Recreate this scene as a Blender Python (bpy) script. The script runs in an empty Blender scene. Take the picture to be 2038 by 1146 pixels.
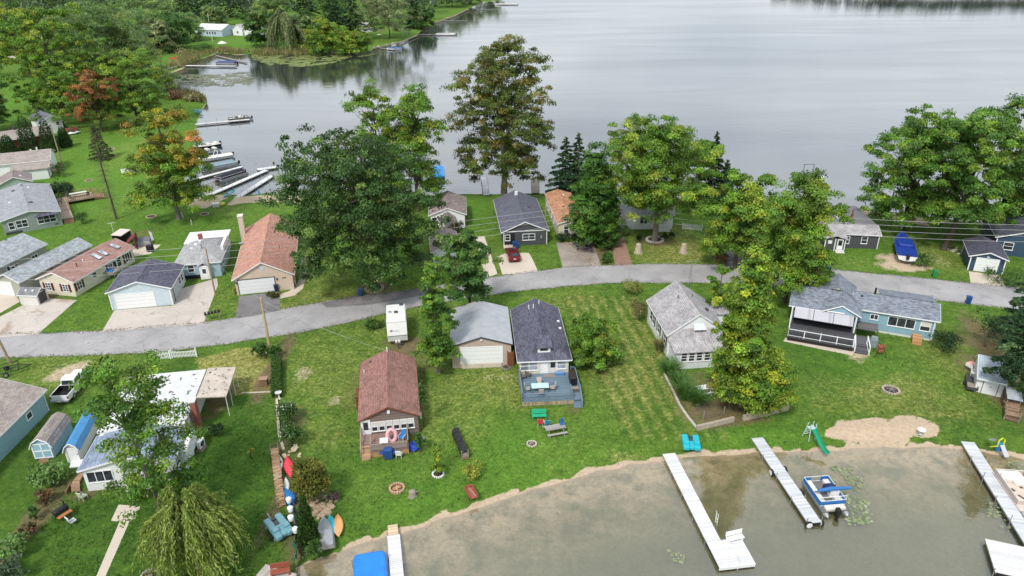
import bpy, math, random
import numpy as np
from mathutils import Matrix, Vector
R = math.radians
sc = bpy.context.scene
# ---------------------------------------------------------------- camera
F_PX, PITCH, ROLL, CAM_H = 1430.0, R(25.8), R(0.58), 45.5
cam_d = bpy.data.cameras.new('camera'); cam = bpy.data.objects.new('camera', cam_d)
sc.collection.objects.link(cam); sc.camera = cam
cam_d.sensor_width = 36.0; cam_d.lens = 36.0*F_PX/2038.0
cam_d.clip_start = 0.5; cam_d.clip_end = 6000.0
FW = Vector((0, math.cos(PITCH), -math.sin(PITCH)))
UP0 = Vector((0, math.sin(PITCH), math.cos(PITCH))); RT0 = Vector((1, 0, 0))
RT = RT0*math.cos(ROLL) - UP0*math.sin(ROLL); UP = UP0*math.cos(ROLL) + RT0*math.sin(ROLL)
mt = Matrix.Identity(4)
for i in range(3):
    mt[i][0], mt[i][1], mt[i][2] = RT[i], UP[i], -FW[i]
mt.translation = Vector((0, 0, CAM_H)); cam.matrix_world = mt
ZG = 0.5                                    # lawn level above the lake
def P(x, y, z=ZG):                          # a place on the ground (or at height z) seen at this spot of the photo
    d = FW + RT*((x-1019)/F_PX) - UP*((y-573)/F_PX)
    t = (z-CAM_H)/d.z
    return Vector((d.x*t, d.y*t, z))
def P2(x, y, z=ZG):
    p = P(x, y, z); return (p.x, p.y)
def up_to(base, ytop):                      # height of an upright thing standing at base whose top reaches photo row ytop
    lo, hi = 0.0, 60.0
    for _ in range(40):
        m = (lo+hi)/2; d = Vector((base.x, base.y, base.z+m-CAM_H))
        y = 573-F_PX*d.dot(UP)/d.dot(FW)
        if y > ytop: lo = m
        else: hi = m
    return lo
def pxm(base):                              # photo pixels per metre at a place
    return F_PX/(Vector(base)-Vector((0, 0, CAM_H))).dot(FW)
# ---------------------------------------------------------------- sky, sun, exposure
SUN_EL, SUN_AZ = R(50), R(205)
w = bpy.data.worlds.new('World'); sc.world = w; w.use_nodes = True
nt = w.node_tree; nt.nodes.clear()
out = nt.nodes.new('ShaderNodeOutputWorld'); bg = nt.nodes.new('ShaderNodeBackground')
sky = nt.nodes.new('ShaderNodeTexSky'); sky.sky_type = 'NISHITA'; sky.sun_disc = False
sky.sun_elevation = SUN_EL; sky.sun_rotation = SUN_AZ
tc = nt.nodes.new('ShaderNodeTexCoord'); mp = nt.nodes.new('ShaderNodeMapping'); mp.inputs['Scale'].default_value = (1.5, 1.5, 5)
no = nt.nodes.new('ShaderNodeTexNoise'); no.inputs['Scale'].default_value = 2.2; no.inputs['Detail'].default_value = 6
rp = nt.nodes.new('ShaderNodeValToRGB')
rp.color_ramp.elements[0].position = .35; rp.color_ramp.elements[0].color = (6.6, 7.3, 8.2, 1)
rp.color_ramp.elements[1].position = .65; rp.color_ramp.elements[1].color = (9.2, 9.6, 10.0, 1)
mx = nt.nodes.new('ShaderNodeMix'); mx.data_type = 'RGBA'; mx.inputs['Factor'].default_value = .86
L = nt.links.new
L(tc.outputs['Generated'], mp.inputs['Vector']); L(mp.outputs['Vector'], no.inputs['Vector']); L(no.outputs['Fac'], rp.inputs['Fac'])
L(sky.outputs['Color'], mx.inputs['A']); L(rp.outputs['Color'], mx.inputs['B']); L(mx.outputs['Result'], bg.inputs['Color'])
bg.inputs['Strength'].default_value = 0.09; L(bg.outputs['Background'], out.inputs['Surface'])
sd = bpy.data.lights.new('sun', 'SUN'); sd.energy = 2.2; sd.angle = R(10); sd.color = (1, .95, .87)
sun = bpy.data.objects.new('sun', sd); sc.collection.objects.link(sun)
dirv = Vector((math.sin(SUN_AZ)*math.cos(SUN_EL), math.cos(SUN_AZ)*math.cos(SUN_EL), math.sin(SUN_EL)))
sun.rotation_euler = dirv.to_track_quat('Z', 'Y').to_euler(); sun.location = (0, 0, 120)
vs = sc.view_settings; vs.view_transform = 'Standard'; vs.look = 'None'; vs.gamma = 1; vs.exposure = 0.55; vs.use_curve_mapping = False
sc.cycles.max_bounces = 8; sc.cycles.transparent_max_bounces = 12; sc.cycles.caustics_reflective = False; sc.cycles.caustics_refractive = False
# ---------------------------------------------------------------- helpers
COL = sc.collection
rng = random.Random(7)
def lin(r, g, b):
    f = lambda c: (c/255/12.92) if c <= 10 else ((c/255+.055)/1.055)**2.4
    return (f(r), f(g), f(b))
class MB:
    """gathers faces; every builder takes local coordinates"""
    def __init__(s): s.v = []; s.f = []; s.sm = []; s.M = Matrix.Identity(4)
    def add(s, vs, fs, smooth=False):
        n = len(s.v); M = s.M
        s.v += [tuple(M @ Vector(p)) for p in vs]
        s.f += [tuple(i+n for i in f) for f in fs]; s.sm += [smooth]*len(fs)
        return s
    def box(s, x0, x1, y0, y1, z0, z1):
        return s.add([(x0,y0,z0),(x1,y0,z0),(x1,y1,z0),(x0,y1,z0),(x0,y0,z1),(x1,y0,z1),(x1,y1,z1),(x0,y1,z1)],
                     [(0,3,2,1),(4,5,6,7),(0,1,5,4),(1,2,6,5),(2,3,7,6),(3,0,4,7)])
    def bbox(s, cx, cy, cz, sx, sy, sz, yaw=0, pitch=0, roll=0):
        old = s.M; s.M = old @ Matrix.Translation((cx,cy,cz)) @ Matrix.Rotation(yaw,4,'Z') @ Matrix.Rotation(pitch,4,'X') @ Matrix.Rotation(roll,4,'Y')
        s.box(-sx/2,sx/2,-sy/2,sy/2,-sz/2,sz/2); s.M = old; return s
    def rbox(s, x0, x1, y0, y1, z0, z1, r=.05, taper=0):
        """box with rounded upright corners and softened top edge"""
        def loop(ins, z, t):
            pts = []
            for cx, cy, a0 in ((x1-r,y1-r,0),(x0+r,y1-r,90),(x0+r,y0+r,180),(x1-r,y0+r,270)):
                for k in range(4):
                    a = R(a0+30*k); pts.append((cx+(r-ins)*math.cos(a), cy+(r-ins)*math.sin(a), z))
            mx_, my_ = (x0+x1)/2, (y0+y1)/2
            return [(mx_+(p[0]-mx_)*t, my_+(p[1]-my_)*t, p[2]) for p in pts]
        e = min(r*.7, (z1-z0)*.4)
        ls = [loop(0, z0, 1-taper), loop(0, z1-e, 1), loop(e*.35, z1-e*.3, 1), loop(e, z1, 1)]
        n = 16; v = sum(ls, []); f = [tuple(range(n))[::-1], tuple(range(3*n, 4*n))]
        for l in range(3):
            for k in range(n): f.append((l*n+k, l*n+(k+1) % n, (l+1)*n+(k+1) % n, (l+1)*n+k))
        return s.add(v, f)
    def tube(s, p0, p1, r0, r1=None, n=6, cap=True):
        r1 = r0 if r1 is None else r1
        return s.path([p0, p1], [r0, r1], n, cap)
    def path(s, pts, rad, n=6, cap=True):
        pts = [Vector(p) for p in pts]
        if not hasattr(rad, '__len__'): rad = [rad]*len(pts)
        v = []; f = []
        for i, p in enumerate(pts):
            t = (pts[min(i+1, len(pts)-1)]-pts[max(i-1, 0)]).normalized()
            a = t.cross(Vector((0, 0, 1)) if abs(t.z) < .95 else Vector((1, 0, 0))).normalized(); b = t.cross(a)
            for k in range(n):
                g = 2*math.pi*k/n; v.append(p+(a*math.cos(g)+b*math.sin(g))*rad[i])
        for i in range(len(pts)-1):
            for k in range(n): f.append((i*n+k, i*n+(k+1) % n, (i+1)*n+(k+1) % n, (i+1)*n+k))
        s.add(v, f, True)
        if cap:
            m = len(pts)-1
            s.add(v[:n], [tuple(range(n))]); s.add(v[m*n:], [tuple(range(n))[::-1]])
        return s
    def lathe(s, prof, n=16, c=(0,0,0), smooth=True):
        v = []; f = []
        for r_, z in prof:
            for k in range(n):
                g = 2*math.pi*k/n; v.append((c[0]+r_*math.cos(g), c[1]+r_*math.sin(g), c[2]+z))
        for i in range(len(prof)-1):
            for k in range(n): f.append((i*n+k, i*n+(k+1) % n, (i+1)*n+(k+1) % n, (i+1)*n+k))
        s.add(v, f, smooth)
        if prof[0][0] > .001: s.add(v[:n], [tuple(range(n))[::-1]])
        if prof[-1][0] > .001: s.add(v[-n:], [tuple(range(n))])
        return s
    def prism(s, poly, z0, z1):
        n = len(poly)
        v = [(p[0], p[1], z0) for p in poly]+[(p[0], p[1], z1) for p in poly]
        f = [tuple(range(n))[::-1], tuple(range(n, 2*n))]+[(k, (k+1) % n, n+(k+1) % n, n+k) for k in range(n)]
        return s.add(v, f)
    def extrude_y(s, poly, y0, y1):          # polygon in x,z pushed along y
        n = len(poly)
        v = [(p[0], y0, p[1]) for p in poly]+[(p[0], y1, p[1]) for p in poly]
        f = [tuple(range(n)), tuple(range(n, 2*n))[::-1]]+[(k, n+k, n+(k+1) % n, (k+1) % n) for k in range(n)]
        return s.add(v, f)
    def slab(s, vs, fs, t):                  # a surface given thickness t downwards
        n = len(vs); e = {}
        for f in fs:
            for a, b in zip(f, f[1:]+f[:1]): e[(a, b)] = 1
        bd = [(a, b) for a, b in e if (b, a) not in e]
        v = list(vs)+[(p[0], p[1], p[2]-t) for p in vs]
        return s.add(v, list(fs)+[tuple(i+n for i in f[::-1]) for f in fs]+[(b, a, a+n, b+n) for a, b in bd])
    def ball(s, c, r, n=10, m=6, sz=1.0):
        prof = [(max(r*math.sin(math.pi*i/m), 0.0002), -r*sz*math.cos(math.pi*i/m)) for i in range(m+1)]
        return s.lathe(prof, n, c)
def mesh_of(name, mb, mat):
    me = bpy.data.meshes.new(name); me.from_pydata(mb.v, [], mb.f)
    if any(mb.sm): me.polygons.foreach_set('use_smooth', mb.sm)
    me.materials.append(mat); me.update(); return me
def obj(name, mb, mat, parent=None, label=None):
    o = bpy.data.objects.new(name, mesh_of(name, mb, mat) if isinstance(mb, MB) else mb); COL.objects.link(o)
    if parent: o.parent = parent
    if label: o['label'] = label
    return o
def thing(name, label, cat, loc=(0,0,ZG), yaw=0, group=None):
    o = bpy.data.objects.new(name, None); COL.objects.link(o); o.empty_display_size = .3
    o.location = loc; o.rotation_euler = (0, 0, yaw); return tag(o, label, cat, group)
def tag(o, label=None, cat=None, group=None, kind=None):
    if label: o['label'] = label
    if cat: o['category'] = cat
    if group: o['group'] = group
    if kind: o['kind'] = kind
    return o
def dup(root, loc, yaw=0, label=None, scale=None, group=None):
    r_ = root.copy(); COL.objects.link(r_); r_.location = loc; r_.rotation_euler = (0, 0, yaw)
    if scale: r_.scale = scale if hasattr(scale, '__len__') else (scale,)*3
    if label: r_['label'] = label
    if group: r_['group'] = group
    for ch in list(root.children):
        c = ch.copy(); COL.objects.link(c); c.parent = r_
        for g in list(ch.children):
            d = g.copy(); COL.objects.link(d); d.parent = c
    return r_
def yaw_px(a, b):                            # heading of the line from photo spot a to photo spot b on the ground
    p, q = P(*a), P(*b); return math.atan2(q.y-p.y, q.x-p.x)
# ---------------------------------------------------------------- materials
MATS = {}
def nodes_of(name):
    m = bpy.data.materials.new(name); m.use_nodes = True; n = m.node_tree
    return m, n, n.nodes['Principled BSDF'], n.links.new
def mnode(n, op, a=None, b=None, c=None):
    x = n.nodes.new('ShaderNodeMath'); x.operation = op
    for i, q in enumerate((a, b, c)):
        if q is None: continue
        if isinstance(q, (int, float)): x.inputs[i].default_value = q
        else: n.links.new(q, x.inputs[i])
    return x.outputs[0]
def noise(n, scale, detail=3, rough=.55, vec=None, dist=0):
    t = n.nodes.new('ShaderNodeTexNoise'); t.inputs['Scale'].default_value = scale; t.inputs['Detail'].default_value = detail
    t.inputs['Roughness'].default_value = rough; t.inputs['Distortion'].default_value = dist
    if vec is None:
        if 'oc' not in n.nodes: q = n.nodes.new('ShaderNodeTexCoord'); q.name = 'oc'
        vec = n.nodes['oc'].outputs['Object']
    n.links.new(vec, t.inputs['Vector']); return t.outputs['Fac']
def ramp(n, fac, stops):
    r_ = n.nodes.new('ShaderNodeValToRGB'); e = r_.color_ramp.elements
    while len(e) < len(stops): e.new(.5)
    for k, (p, c) in enumerate(stops):
        e[k].position = p; e[k].color = (*c, 1) if len(c) == 3 else c
    n.links.new(fac, r_.inputs['Fac']); return r_.outputs['Color']
def mixc(n, fac, a, b, mode='MIX'):
    x = n.nodes.new('ShaderNodeMix'); x.data_type = 'RGBA'; x.blend_type = mode
    for s_, q in (('Factor', fac), ('A', a), ('B', b)):
        if isinstance(q, (int, float)): x.inputs[s_].default_value = q
        elif isinstance(q, tuple): x.inputs[s_].default_value = (*q, 1) if s_ != 'Factor' else q
        else: n.links.new(q, x.inputs[s_])
    return x.outputs['Result']
def bump(n, h, strength, dist=.02, bs=None):
    b = n.nodes.new('ShaderNodeBump'); b.inputs['Strength'].default_value = strength; b.inputs['Distance'].default_value = dist
    n.links.new(h, b.inputs['Height'])
    if bs: n.links.new(b.outputs['Normal'], bs.inputs['Normal'])
    return b.outputs['Normal']
def oxyz(n):
    s_ = n.nodes.new('ShaderNodeSeparateXYZ')
    if 'oc' not in n.nodes: q = n.nodes.new('ShaderNodeTexCoord'); q.name = 'oc'
    n.links.new(n.nodes['oc'].outputs['Object'], s_.inputs[0]); return s_.outputs
def sc3(c, k): return tuple(min(1, x*k) for x in c)
def paint(c, rough=.5, var=.12, scale=3, metal=0, spec=.4):
    key = ('p', c, rough, var, scale, metal)
    if key in MATS: return MATS[key]
    m, n, b, l = nodes_of('paint'); f = noise(n, scale, 6, .65)
    l(ramp(n, f, [(.3, sc3(c, 1-var)), (.7, sc3(c, 1+var*.4))]), b.inputs['Base Color'])
    b.inputs['Roughness'].default_value = rough; b.inputs['Metallic'].default_value = metal; b.inputs['Specular IOR Level'].default_value = spec
    MATS[key] = m; return m
def shingle(c, var=.3, axis=0, streak=.25):
    key = ('s', c, var, axis)
    if key in MATS: return MATS[key]
    m, n, b, l = nodes_of('shingles'); o = oxyz(n)
    cb = n.nodes.new('ShaderNodeCombineXYZ'); l(o[1-axis], cb.inputs[0]); l(mnode(n, 'MULTIPLY', o[axis], 1.1), cb.inputs[1])
    br = n.nodes.new('ShaderNodeTexBrick'); l(cb.outputs[0], br.inputs['Vector'])
    br.inputs['Scale'].default_value = 1; br.inputs['Brick Width'].default_value = .42; br.inputs['Row Height'].default_value = .2
    br.inputs['Mortar Size'].default_value = .012; br.inputs['Color1'].default_value = (*sc3(c, 1-var), 1); br.inputs['Color2'].default_value = (*sc3(c, 1+var*1.1), 1)
    br.inputs['Mortar'].default_value = (*sc3(c, .5), 1)
    f = noise(n, 14, 4, .7); g = noise(n, .7, 5, .6)
    k = mixc(n, .75, br.outputs['Color'], ramp(n, f, [(.3, (.55,)*3), (.7, (1.45,)*3)]), 'MULTIPLY')
    k = mixc(n, streak, k, ramp(n, g, [(.35, (.45,)*3), (.62, (1.3,)*3)]), 'MULTIPLY')
    l(k, b.inputs['Base Color']); b.inputs['Roughness'].default_value = .85; b.inputs['Specular IOR Level'].default_value = .25
    bump(n, br.outputs['Fac'], .35, .02, b)
    MATS[key] = m; return m
def siding(c, step=.16, var=.1, axis=2, strength=.8, rough=.55):
    key = ('d', c, step, axis)
    if key in MATS: return MATS[key]
    m, n, b, l = nodes_of('siding'); o = oxyz(n)
    saw = mnode(n, 'FRACT', mnode(n, 'DIVIDE', o[axis], step))
    f = noise(n, 2.2, 6, .65)
    base = ramp(n, f, [(.3, sc3(c, 1-var)), (.7, sc3(c, 1+var*.4))])
    gap = mnode(n, 'LESS_THAN', saw, .14)
    l(mixc(n, mnode(n, 'MULTIPLY', gap, .3), base, sc3(c, .35)), b.inputs['Base Color'])
    bump(n, saw, strength, .02, b); b.inputs['Roughness'].default_value = rough; b.inputs['Specular IOR Level'].default_value = .3
    MATS[key] = m; return m
def planks(c, step=.14, axis=0, var=.35, wear=None):
    key = ('k', c, step, axis, var)
    if key in MATS: return MATS[key]
    m, n, b, l = nodes_of('planks'); o = oxyz(n)
    d = mnode(n, 'DIVIDE', o[axis], step); fr = mnode(n, 'FRACT', d); fl = mnode(n, 'FLOOR', d)
    wn = n.nodes.new('ShaderNodeTexWhiteNoise'); wn.noise_dimensions = '1D'; l(fl, wn.inputs['W'])
    f = noise(n, 5, 6, .7)
    v = mnode(n, 'ADD', mnode(n, 'MULTIPLY', wn.outputs['Value'], .5), mnode(n, 'MULTIPLY', f, .5))
    base = ramp(n, v, [(.2, sc3(c, 1-var)), (.8, sc3(c, 1+var*.6))])
    gap = mnode(n, 'LESS_THAN', fr, .1)
    l(mixc(n, mnode(n, 'MULTIPLY', gap, .8), base, sc3(c, .25)), b.inputs['Base Color']); b.inputs['Roughness'].default_value = .8
    b.inputs['Specular IOR Level'].default_value = .2
    MATS[key] = m; return m
def metal_roof(c, step=.4, axis=1):
    key = ('m', c, step, axis)
    if key in MATS: return MATS[key]
    m, n, b, l = nodes_of('metal_roof'); o = oxyz(n)
    fr = mnode(n, 'FRACT', mnode(n, 'DIVIDE', o[axis], step)); rib = mnode(n, 'LESS_THAN', fr, .12)
    f = noise(n, 1.3, 6, .6)
    l(mixc(n, mnode(n, 'MULTIPLY', rib, .35), ramp(n, f, [(.3, sc3(c, .85)), (.7, sc3(c, 1.08))]), sc3(c, .5)), b.inputs['Base Color'])
    bump(n, rib, .6, .03, b); b.inputs['Roughness'].default_value = .42; b.inputs['Specular IOR Level'].default_value = .5
    MATS[key] = m; return m
def ground_sheet(name, c, var=.3, crack=False, stain=None, bricks=False, big=.25):
    m, n, b, l = nodes_of(name)
    f = noise(n, big, 8, .68); g = noise(n, 9, 5, .75)
    k = ramp(n, f, [(.3, sc3(c, 1-var)), (.72, sc3(c, 1+var*.5))])
    k = mixc(n, .5, k, ramp(n, g, [(.3, (.75,)*3), (.7, (1.2,)*3)]), 'MULTIPLY')
    if stain:
        s_ = noise(n, .33, 4, .6, dist=.6); k = mixc(n, ramp(n, s_, [(.6, (0,)*3), (.68, (.75,)*3)]), k, stain)
    if crack:
        v = n.nodes.new('ShaderNodeTexVoronoi'); v.feature = 'DISTANCE_TO_EDGE'; v.inputs['Scale'].default_value = .22
        nz = n.nodes.new('ShaderNodeTexNoise'); nz.inputs['Scale'].default_value = 1.1; nz.inputs['Detail'].default_value = 5
        va = n.nodes.new('ShaderNodeVectorMath'); va.operation = 'MULTIPLY_ADD'; va.inputs[1].default_value = (1.4,)*3
        l(n.nodes['oc'].outputs['Object'], nz.inputs['Vector']); l(nz.outputs['Color'], va.inputs[0]); l(n.nodes['oc'].outputs['Object'], va.inputs[2]); l(va.outputs[0], v.inputs['Vector'])
        k = mixc(n, mnode(n, 'MULTIPLY', mnode(n, 'LESS_THAN', v.outputs['Distance'], .007), .45), k, sc3(c, .4))
    if bricks:
        br = n.nodes.new('ShaderNodeTexBrick'); l(n.nodes['oc'].outputs['Object'], br.inputs['Vector']); br.inputs['Scale'].default_value = 1
        br.inputs['Brick Width'].default_value = .5; br.inputs['Row Height'].default_value = .28; br.inputs['Mortar Size'].default_value = .035
        br.inputs['Color1'].default_value = (*sc3(c, .8), 1); br.inputs['Color2'].default_value = (*sc3(c, 1.25), 1); br.inputs['Mortar'].default_value = (.1, .085, .06, 1)
        k = mixc(n, .6, k, br.outputs['Color'])
    l(k, b.inputs['Base Color']); b.inputs['Roughness'].default_value = .88; b.inputs['Specular IOR Level'].default_value = .25
    bump(n, g, .25, .03, b); return m
def glassy(c=(.03,.035,.045), rough=.12):
    key = ('g', c, rough)
    if key in MATS: return MATS[key]
    m, n, b, l = nodes_of('window_glass'); f = noise(n, 1.7, 2)
    l(ramp(n, f, [(.35, sc3(c, .6)), (.65, sc3(c, 1.6))]), b.inputs['Base Color']); b.inputs['Roughness'].default_value = rough; b.inputs['Specular IOR Level'].default_value = .5
    MATS[key] = m; return m
WHITE = paint((.78,.79,.80), .45, .08); OFFW = paint((.66,.64,.60), .55, .12); GLASS = glassy(); GLASSB = glassy((.22,.25,.28), .2)
BLACK = paint((.015,.015,.017), .5, .3); DGREY = paint((.06,.06,.065), .6, .25); STEEL = paint((.45,.46,.47), .35, .15, metal=.6)
WOOD = paint((.23,.14,.08), .8, .35, 6); OLDWOOD = paint((.30,.25,.20), .85, .3, 6); POLEWOOD = paint((.34,.26,.17), .85, .3, 5)
TYRE = paint((.02,.02,.02), .85, .3); RUST = paint((.20,.07,.035), .8, .35, 5)
# ================================================================ land and water
near_px = [(560,1200),(590,1128),(640,1108),(690,1093),(745,1075),(800,1062),(850,1043),(905,1024),(960,1007),(1010,992),(1060,975),(1120,957),(1190,938),(1260,924),(1330,913),(1400,906),(1490,900),(1600,899),(1640,897),(1700,893),(1790,891),(1860,890),(1925,894),(1975,904),(2038,913),(2150,925),(2400,945)]
far_px = [(2500,470),(2200,456),(2038,450),(1900,437),(1830,428),(1730,416),(1620,409),(1500,402),(1440,398),(1300,391),(1200,387),(1100,384),(1060,385),(1000,386),(925,386),(870,388),(780,391),(690,392),(620,392),(590,389),(530,384),(480,389),(445,384),(405,392),(375,388),(368,350),(378,320),(384,300),(388,270),(393,240),(404,216),(412,204),(396,193),(366,184),(340,176),(328,160),(334,148),(366,136),(366,128),(398,118),(428,108),(425,102),(470,109),(500,107),(560,102),(640,104),(700,106),(738,102),(742,94),(800,82),(828,70),(845,55),(870,42),(905,30),(930,18),(960,5),(1000,0),(1040,-6)]
near = [P2(x, y, 0) for x, y in near_px]; far = [P2(x, y, 0) for x, y in far_px]
land = np.array([(-1000,-60),(near[0][0]-8,-60)] + near + [(220,54),(250,100)] + far + [(90,820),(180,1010),(290,950),(360,735),(470,705),(700,690),(1000,640),(1300,600),(1300,2000),(-1000,2000)])
def inside(poly, X, Y):
    r_ = np.zeros(X.shape, bool); n = len(poly)
    for i in range(n):
        x0, y0 = poly[i]; x1, y1 = poly[(i+1) % n]
        if y0 == y1: continue
        c = ((y0 > Y) != (y1 > Y)) & (X < (x1-x0)*(Y-y0)/(y1-y0)+x0); r_ ^= c
    return r_
def dist_to(poly, X, Y, closed=True):
    d = np.full(X.shape, 1e9); n = len(poly)
    for i in range(n if closed else n-1):
        x0, y0 = poly[i]; x1, y1 = poly[(i+1) % n]; dx, dy = x1-x0, y1-y0
        t = np.clip(((X-x0)*dx+(Y-y0)*dy)/(dx*dx+dy*dy+1e-9), 0, 1)
        d = np.minimum(d, np.hypot(X-x0-t*dx, Y-y0-t*dy))
    return d
def grow(a, step, end, k):
    o = []
    while abs(a) < abs(end): step *= k; a += step if end > a else -step; o.append(a)
    return o
def axis(lo, a, b, hi, st, k): return np.array(grow(a, st, lo, k)[::-1] + list(np.arange(a, b+.01, st)) + grow(b, st, hi, k))
ys = np.array([-60, -20, 10, 30] + list(np.arange(40, 140, .42)) + grow(140, .42, 1900, 1.022))
xs = np.array([-x for x in grow(92, .45, 1000, 1.04)][::-1] + list(np.arange(-92, 92.1, .45)) + grow(92, .45, 1250, 1.04))
X, Y = np.meshgrid(xs, ys)
nr = np.random.default_rng(5)
def vnoise(X, Y, s, seed):                   # smooth value noise
    g = np.random.default_rng(seed).random((64, 64)); x, y = X/s, Y/s
    i, j = np.floor(x).astype(int), np.floor(y).astype(int); fx, fy = x-i, y-j
    fx, fy = fx*fx*(3-2*fx), fy*fy*(3-2*fy); G = lambda a, b: g[a % 64, b % 64]
    return (G(i,j)*(1-fx)+G(i+1,j)*fx)*(1-fy)+(G(i,j+1)*(1-fx)+G(i+1,j+1)*fx)*fy
SD = dist_to(land, X, Y)*np.where(inside(land, X, Y), 1, -1)
wob = np.where(np.abs(SD) < 6, (vnoise(X, Y, 1.6, 1)-.5)*.5+(vnoise(X, Y, .7, 2)-.5)*.25, 0)
S = SD+wob
Z = np.where(S > 0, np.clip(.10*S, 0, .17)+np.clip((S-1.5)*.3, 0, ZG-.17), np.maximum(.075*S, -3.5))
Z = np.where(S > 2.7, ZG, Z)
Z += np.where(Y > 420, np.clip((Y-420)*.01, 0, 6)*np.clip((SD-12)/70, 0, 1), 0)
nv = X.size; ny, nx = X.shape
co = np.stack([X.ravel(), Y.ravel(), Z.ravel()], 1)
idx = np.arange(nv).reshape(ny, nx)
fq = np.stack([idx[:-1,:-1], idx[:-1,1:], idx[1:,1:], idx[1:,:-1]], -1).reshape(-1, 4)
gm = bpy.data.meshes.new('ground'); gm.vertices.add(nv); gm.vertices.foreach_set('co', co.ravel())
gm.loops.add(fq.size); gm.loops.foreach_set('vertex_index', fq.ravel()); gm.polygons.add(len(fq))
gm.polygons.foreach_set('loop_start', np.arange(0, fq.size, 4)); gm.polygons.foreach_set('loop_total', np.full(len(fq), 4))
gm.update(calc_edges=True); gm.polygons.foreach_set('use_smooth', np.ones(len(fq), bool))
# what grows or lies where: patches of the ground, kept as point attributes
def blob(cx, cy, rx, ry, soft=.5):
    c = P(cx, cy); ax = (P(cx+rx, cy)-c).length; ay = (P(cx, cy-ry)-c).length
    q = np.hypot((X-c.x)/ax, (Y-c.y)/ay)
    q = q+np.where(q < 3, (vnoise(X, Y, 2.2, 11)-.5)*.7+(vnoise(X, Y, .8, 12)-.5)*.4, 0)
    return np.clip((1+soft-q)/(2*soft), 0, 1)
def area(px, soft=.6):
    poly = [P2(*q) for q in px]
    d = dist_to(poly, X, Y)*np.where(inside(poly, X, Y), 1, -1)+np.where(True, (vnoise(X, Y, 1.3, 14)-.5)*.9, 0)
    return np.clip(d/soft+.5, 0, 1)
dry = np.zeros(X.shape); sand = dry.copy(); dirt = dry.copy(); lush = dry.copy(); deep = dry.copy(); weed_reflection = dry.copy()
for a in [(680,740,120,75,.45),(620,700,70,40,.35),(770,650,70,45,.4),(1000,765,90,50,.55),(900,800,90,80,.45),(930,850,60,40,.3),(1235,745,60,60,.5),(1135,600,70,25,.45),(1170,640,40,30,.3),(1780,790,150,42,.6),(1900,720,80,60,.5),(1345,495,90,32,.8),(690,600,160,32,.65),(590,530,50,50,.4),(640,560,80,30,.4),(1690,520,60,15,.3),(1860,510,50,30,.5),(140,735,110,40,.45),(430,600,40,30,.3),(1280,680,45,90,.35),(1320,640,25,50,.4),(1090,900,50,30,.2),(800,880,60,30,.3),(250,640,60,20,.2),(1000,520,60,30,.3),(60,330,60,60,.1),(260,400,50,30,.2),(1240,905,40,12,.7),(640,860,60,40,.4),(720,970,60,30,.2),(520,330,50,50,.0),(270,300,60,30,.4),(450,420,30,12,.3),(1130,880,70,60,.2)]:
    dry = np.maximum(dry, blob(*a[:4])*a[4]*.75)
dry = np.maximum(dry, area([(395,712),(470,692),(530,690),(545,745),(548,778),(470,783),(440,760),(385,752)])*.95)
for a in [(140,735,45,22,.75),(605,740,25,18,.6),(1000,752,60,10,.5),(665,800,18,14,.6),(500,745,60,30,.4),(1710,705,28,22,.7),(1230,760,22,18,.5),(1795,525,45,18,.95),(1865,515,22,18,.5),(620,545,10,10,.2),(460,585,10,8,.3)]:
    sand = np.maximum(sand, blob(*a[:4])*a[4]*.8)
sand = np.maximum(sand, area([(1640,852),(1662,840),(1720,833),(1790,829),(1838,831),(1862,846),(1868,862),(1815,868),(1802,890),(1758,892),(1744,872),(1690,872),(1645,864)]))
sand = np.maximum(sand, area([(372,412),(385,395),(420,386),(455,384),(450,396),(408,414)])); sand = np.maximum(sand, area([(452,408),(470,390),(560,383),(600,388),(595,405),(520,402)]))
sand = np.maximum(sand, area([(1640,405),(1740,416),(1840,428),(1890,440),(1850,452),(1800,440),(1720,428),(1640,420)])*.7)
for a in [(810,690,34,18,.9),(775,680,20,8,.5),(550,720,18,60,.8),(1440,820,70,26,.9),(575,865,20,60,.6),(610,1000,40,40,.7),(560,980,16,90,.6),(590,1080,40,40,.6),(150,1010,50,20,.2),(80,1020,26,80,.7),(1190,500,22,22,.8),(1300,478,28,10,.9),(745,572,36,12,.9),(1410,770,40,30,.6),(1930,740,20,30,.6),(1990,770,40,60,.8),(1990,690,60,60,.8),(1140,815,25,16,.5),(1345,770,16,60,.6),(875,735,30,12,.4),(430,800,26,30,.8),(200,900,26,60,.5),(175,985,30,14,.6),(100,590,40,8,.6),(280,470,30,20,.5),(1180,490,20,30,.6),(860,520,40,14,.6),(835,760,14,60,.5),(700,780,14,60,.4)]:
    dirt = np.maximum(dirt, blob(*a[:4])*a[4])
for a in [(1050,905,150,60,.8),(430,900,90,130,.6),(1680,720,70,50,.5),(200,340,130,90,.9),(330,430,110,60,.5),(80,190,80,60,.9),(500,90,80,30,.8),(870,70,60,30,.6),(300,1050,170,90,.35),(1500,860,110,30,.7),(820,980,180,50,.6),(930,400,40,30,.8),(1700,505,60,20,.5),(330,640,60,40,.3),(700,520,80,40,.6),(1480,760,80,60,.5),(250,620,50,40,.4)]:
    lush = np.maximum(lush, blob(*a[:4], .8)*a[4])
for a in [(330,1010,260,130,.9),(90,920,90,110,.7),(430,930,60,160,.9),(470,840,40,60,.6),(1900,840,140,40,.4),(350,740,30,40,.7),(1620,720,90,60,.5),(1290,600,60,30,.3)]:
    deep = np.maximum(deep, blob(*a[:4], .7)*a[4])
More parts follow.
